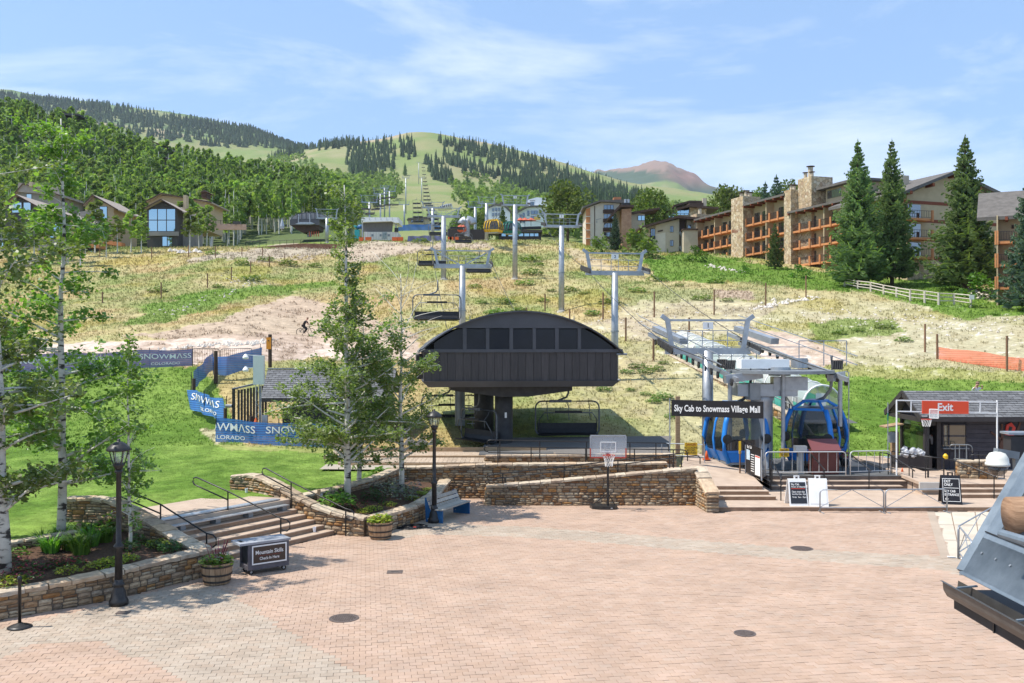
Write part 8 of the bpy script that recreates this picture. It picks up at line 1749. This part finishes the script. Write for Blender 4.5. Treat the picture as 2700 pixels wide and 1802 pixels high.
# clipped shrubs by the apartments
SH=proto_mesh(('foliage','s'), lambda :blob_crown(2.0,1.35,-.25,520,91,.20,5,.8),M['hedge']); SJ=proto_mesh(('foliage','j'), lambda :blob_crown(2.0,1.2,-.2,420,92,.26,6,1.1),M['broad'])
for px,py,w_,h_,m_,lb in ((1838,692,2.5,3.0,0,'round bright green shrub at the corner of the balcony building'),(2110,735,1.9,2.1,0,'clipped green shrub below the tall stone chimney'),(1964,722,1.1,1.3,0,'small green shrub at the foot of the first stone chimney'),(2588,790,3.3,3.2,0,'large loose green bush near the end of the rail fence'),(2560,765,2.0,2.4,1,'olive bush under the tallest spruce'),(1580,668,3.0,3.6,1,'dark rounded juniper left of the blue spruce'),(1680,675,4.2,5.5,1,'olive juniper thicket right of the blue spruce'),(1710,682,3.2,3.6,1,'lower olive juniper before the beige condominium'),(2520,755,1.6,2.0,1,'olive bush left of the tallest spruce')):
 p=TR(px,py,60); w=thing('shrub',lb,'shrub',(0,0,0)); inst('foliage',SJ if m_ else SH,w,(0,0,0)); w.location=p; w.scale=(w_/1.35,w_/1.35,h_/2)
# weeds on the slope
WD=[]
for k in range(4):me=clump(170,.8,.62,'leaf',.13,seed=400+k).mesh('blades'); me.materials.append(M['weed'] if 'weed' in M else M.setdefault('weed',leaf_mat('weed_leaves',(.09,.155,.03),(.17,.23,.06),tr=.35))); WD.append(me)
WP=[(575,760),(640,700),(662,742),(560,672),(700,690),(760,702),(830,706),(415,772),(1252,760),(1268,802),(1332,802),(1382,752),(1404,726),(1422,702),(1455,770),(1502,772),(1540,778),(1562,832),(1432,797),(1606,802),(1680,772),(1732,742),(1790,757),(1850,792),(1916,797),(1886,747),(1702,985),(1682,972),(1730,978),(1748,962),(1652,985),(1722,1062),(1702,1042),(1662,1032),(1592,1032),(1746,1052),(1770,1102),(2212,882),(2262,876),(2332,868),(2382,902),(2572,812),(2622,832),(2690,822),(2152,902),(1110,642),(1370,820),(1315,830),(1290,828),(1400,690)]
for i,(px,py) in enumerate(WP):
 p=TR(px,py,46); s=p.y/110*rw.uniform(.6,1.3); w=thing('weed_clump','one of the dark green weed clumps dotted over the dry slope','plant',(0,0,0),'weed clumps on the slope'); inst('blades',WD[i%4],w,(0,0,0)); w.location=p; w.scale=(s*1.3,s*1.3,s); w.rotation_euler=(0,0,i)
# grass and stones
def grass(name,label,n,y0,y1,h0,h1,test,seed,wdt=.02,blades=3):
 r=np.random.RandomState(seed); Y=np.exp(r.uniform(math.log(y0),math.log(y1),n)); px=r.uniform(-60,2760,n); X=(px-CX)/F*Y
 fi=(np.log(Y)-LYG[0])/(LYG[-1]-LYG[0])*(NLY-1); fj=(px-PXG[0])/(PXG[-1]-PXG[0])*(NPX-1); i=fi.astype(int); j=fj.astype(int); a=fi-i; b=fj-j
 Z=(ZG[i,j]*(1-b)+ZG[i,j+1]*b)*(1-a)+(ZG[i+1,j]*(1-b)+ZG[i+1,j+1]*b)*a; cc=C[i,j]; py=HY-(Z-CH)*F/Y
 ok=test(px,py,X,Y,cc)&~inpoly(X,Y,PLAZA); X,Y,Z,cc=X[ok],Y[ok],Z[ok],cc[ok]; m=len(X); V=[]; K=[]
 for k in range(blades):
  t=r.uniform(0,6.283,m); h=r.uniform(h0,h1,m)*np.clip(Y/60,.5,3); w_=wdt*np.clip(Y/40,.6,6); ln=r.uniform(.1,.7,m)*h; ox,oy=r.normal(0,.05,m)*Y/60,r.normal(0,.05,m)*Y/60
  p0=np.stack([X+ox-np.sin(t)*w_,Y+oy+np.cos(t)*w_,Z-.02],-1); p1=np.stack([X+ox+np.sin(t)*w_,Y+oy-np.cos(t)*w_,Z-.02],-1); p2=np.stack([X+ox+np.cos(t)*ln,Y+oy+np.sin(t)*ln,Z+h],-1)
  V.append(np.stack([p0,p1,p2],1)); g=r.uniform(.85,1.6,m)[:,None]; K.append(np.repeat(np.clip(cc*g,0,1)[:,None,:],3,1))
 V=np.concatenate(V).reshape(-1,3); K=np.concatenate(K).reshape(-1,3); q=np.arange(len(V)).reshape(-1,3); me=bpy.data.meshes.new(name); me.vertices.add(len(V)); me.vertices.foreach_set('co',V.ravel()); me.loops.add(q.size); me.loops.foreach_set('vertex_index',q.ravel()); me.polygons.add(len(q)); me.polygons.foreach_set('loop_start',np.arange(0,q.size,3)); me.polygons.foreach_set('loop_total',np.full(len(q),3)); me.update(calc_edges=True)
 ca=me.color_attributes.new('Col','FLOAT_COLOR','POINT'); z4=np.ones((len(V),4)); z4[:,:3]=K; ca.data.foreach_set('color',z4.ravel()); me.materials.append(M['blade']); o=bpy.data.objects.new(name,me); link(o); return tag(o,label,None,None,'stuff')
def blade_mat():
 m,N,L,b=nt('grass_blade'); at_=N.new('ShaderNodeVertexColor'); at_.layer_name='Col'; L.new(at_.outputs['Color'],b.inputs['Base Color']); b.inputs['Roughness'].default_value=.7; b.inputs['Specular IOR Level'].default_value=.15
 t=N.new('ShaderNodeBsdfTranslucent'); L.new(at_.outputs['Color'],t.inputs['Color']); x=N.new('ShaderNodeMixShader'); x.inputs['Fac'].default_value=.3; L.new(b.outputs[0],x.inputs[1]); L.new(t.outputs[0],x.inputs[2]); L.new(x.outputs[0],N['Material Output'].inputs['Surface']); return m
M['blade']=blade_mat()
isl= lambda c:(c[:,1]>c[:,0]*1.35)
bare= lambda c:(c[:,0]>.40)&(c[:,2]>.17)
grass('lawn_grass','short mown lawn grass',150000,25,66,.03,.06, lambda px,py,X,Y,c:isl(c),31,.010,2)
grass('meadow_grass','long dry and green meadow grass on the slope',80000,45,225,.05,.17, lambda px,py,X,Y,c:~bare(c)&~(isl(c)&(c[:,0]<.1)),32,.022,3)
r_=random.Random(77); rk=MB()
def rocks(pts_,n,sp,s0,s1):
 for _ in range(n):
  k=r_.uniform(0,len(pts_)-1.001); i=int(k); px=pts_[i][0]+(pts_[i+1][0]-pts_[i][0])*(k-i)+r_.gauss(0,sp); py=pts_[i][1]+(pts_[i+1][1]-pts_[i][1])*(k-i)+r_.gauss(0,sp*.35); p=TR(px,py,46); s=r_.uniform(s0,s1); v=[p+Vector((r_.uniform(.6,1.2)*s*x,r_.uniform(.6,1.2)*s*y,r_.uniform(.5,.9)*s*z)) for x,y,z in ((1,0,0),(-1,0,0),(0,1,0),(0,-1,0),(0,0,1))]; rk.add(v,[(0,2,4),(2,1,4),(1,3,4),(3,0,4)])
rocks([(1990,815),(2060,800),(2150,785)],90,9,.12,.42); rocks([(420,925),(560,912),(660,908),(720,900)],110,7,.10,.30); rocks([(1480,830),(1700,850),(1900,840)],90,40,.05,.2); rocks([(2150,830),(2400,850),(2700,880)],160,40,.06,.25); rocks([(1860,700),(1960,720)],40,5,.15,.4); rocks([(2510,745),(2600,790)],50,8,.2,.6); rocks([(600,735),(700,745),(420,830)],90,16,.1,.25); rocks([(450,665),(520,668)],16,5,.5,1.0)
rk.build('scattered_stones',mat('pale_fieldstone',(.50,.44,.37),(.62,.57,.50),rough=.95,scale=2),None,label='pale stones scattered over the slope',kind='stuff')
# ---------------------------------------------------------------- people
M['skin']=mat('skin',(.50,.28,.19),rough=.6); M['shirtw']=mat('white_shirt',(.72,.72,.74),rough=.85); M['blackc']=mat('black_clothes',(.018,.018,.02),rough=.85); M['hair']=mat('grey_brown_hair',(.22,.14,.09),rough=.8); M['jean']=mat('dark_trousers',(.03,.035,.05),rough=.85)
def skin(name,m,w,joints,edges):
 me=bpy.data.meshes.new(name); me.from_pydata([j[0] for j in joints],edges,[]); o=bpy.data.objects.new(name,me); link(o,w); sk=o.modifiers.new('skin','SKIN'); sk.use_smooth_shade=True; o.modifiers.new('sub','SUBSURF').levels=1; o.modifiers['sub'].render_levels=2
 for v,j in zip(me.skin_vertices[0].data,joints):v.radius=(j[1],j[1]*(j[2] if len(j)>2 else .8))
 me.skin_vertices[0].data[0].use_root=True; me.materials.append(m); return o
def person(label,loc,rz,hands,bend=0.0,seat=False,shirt='shirtw',legs='jean',knees=None,feet=None):
 w=thing('person',label,'person',(0,0,0)); f= lambda x,y,z:Vector((x,y+bend*max(0,z-.95),z-.25*bend*max(0,z-.95)))
 hl,hr=hands; el= lambda s,h:(f(s*.24,0,1.38)+Vector(h))/2+Vector((s*.10,.06,-.10)); kn=knees or (Vector((-.11,.02,.50)),Vector((.11,.02,.50))); ft=feet or (Vector((-.12,-.0,.06)),Vector((.12,.0,.06)))
 J=[(f(0,0,.95),.13),(f(0,0,1.20),.13),(f(0,0,1.38),.12),(f(0,0,1.48),.055,1),(f(0,0,1.56),.075,1),(f(0,.01,1.66),.098,1.1),(f(0,0,1.74),.07,1),(f(-.19,0,1.40),.06),(el(-1,hl),.042),(Vector(hl),.032),(f(.19,0,1.40),.06),(el(1,hr),.042),(Vector(hr),.032),(f(-.10,0,.90),.085),(kn[0],.06),(ft[0]+Vector((0,0,.05)),.042),(ft[0]+Vector((0,.14,0)),.03),(f(.10,0,.90),.085),(kn[1],.06),(ft[1]+Vector((0,0,.05)),.042),(ft[1]+Vector((0,.14,0)),.03)]
 E=[(0,1),(1,2),(2,3),(3,4),(4,5),(5,6),(2,7),(7,8),(8,9),(2,10),(10,11),(11,12),(0,13),(13,14),(14,15),(15,16),(0,17),(17,18),(18,19),(19,20)]
 skin('body',M['skin'],w,J,E)
 g= lambda i,k:(J[i][0],J[i][1]+k)+tuple(J[i][2:])
 skin('shirt',M[shirt],w,[g(1,.03),g(0,.03),g(2,.035),g(7,.03),(J[7][0].lerp(J[8][0],.7),.062),g(10,.03),(J[10][0].lerp(J[11][0],.7),.062)],[(0,1),(0,2),(2,3),(3,4),(2,5),(5,6)])
 skin('trousers',M[legs],w,[g(0,.022),g(13,.025),g(14,.025),g(15,.03),g(17,.025),g(18,.025),g(19,.03)],[(0,1),(1,2),(2,3),(0,4),(4,5),(5,6)])
 h=f(0,-.02,1.71); MB().lathe(h,[(.10,-.03),(.105,.02),(.08,.075),(.02,.10)],12).build('hair',M['hair'],w,smooth=True)
 for s in (-1,1):
  for k in range(4):q=Vector((hl,hr)[s>0]); MB().tube([q,q+Vector((s*.012*(k-1.5),.05,-.01)),q+Vector((s*.014*(k-1.5),.075-.006*abs(k-1),-.04))],.009,5,r1=.006).build('finger',M['skin'],w)
 w.location=loc; w.rotation_euler=(0,0,rz); return w
p=W(2568,1,51); person('person in a white shirt bending behind the hut roof, arms raised',(p.x,51,hz_(1007,51)-1.72),R(200),((-.22,.30,1.55),(.14,.34,1.60)),.35)
p=W(2463,1,43.4); person('person in a white shirt standing in the hut doorway',(p.x,43.4,.66),R(160),((-.28,.12,.98),(.28,.16,1.02)),.08)
p=TR(806,886,60); bk=thing('mountain_bike','dark mountain bike on the bare slope left of the aspens','bicycle',p)
for dx in (-.54,.54):
 c=p+Vector((dx,0,.36)); wh_=MB().tube([c+Vector((.34*math.cos(k*.314),0,.34*math.sin(k*.314))) for k in range(20)],.028,6,close=True).build('tyre',M['black'],bk)
 for k in range(8):MB().tube([c,c+Vector((.33*math.cos(k*.785),0,.33*math.sin(k*.785)))],.004,3).build('spoke',M['galv'],wh_)
for a,b in (((-.54,.36),(-.10,.34)),((-.10,.34),(.36,.80)),((-.22,.82),(-.10,.34)),((-.22,.80),(.36,.85)),((.54,.36),(.34,.95)),((-.54,.36),(-.22,.78))):MB().cyl(p+Vector((a[0],0,a[1])),p+Vector((b[0],0,b[1])),.024,n=6).build('frame_tube',M['dkmach'],bk)
MB().box(p+Vector((-.24,0,.92)),(.26,.12,.05)).build('saddle',M['black'],bk); MB().cyl(p+Vector((.34,-.33,1.0)),p+Vector((.34,.33,1.0)),.018,n=6).build('handlebar',M['black'],bk)
person('person in black riding the mountain bike down the slope',p+Vector((-.22,0,.05)),R(-90),((-.26,.52,1.0),(.26,.52,1.0)),.55,shirt='blackc',legs='blackc',knees=(Vector((-.12,.34,.62)),Vector((.12,.28,.55))),feet=(Vector((-.12,.16,.30)),Vector((.12,.10,.16))))
# ---------------------------------------------------------------- summer haze
if HAZE:
 HT=max(float(ZG.max())+40,1200)
 hm=bpy.data.materials.new('air'); hm.use_nodes=True; N=hm.node_tree.nodes; N.clear(); v=N.new('ShaderNodeVolumePrincipled'); v.inputs['Color'].default_value=(.80,.90,1,1); v.inputs['Density'].default_value=HAZE; v.inputs['Anisotropy'].default_value=.2; o_=N.new('ShaderNodeOutputMaterial'); hm.node_tree.links.new(v.outputs['Volume'],o_.inputs['Volume'])
 MB().box((0,3800,HT/2-.6),(11400,8200,HT+1.2)).build('haze',hm,None,label='thin blue summer haze',kind='stuff')
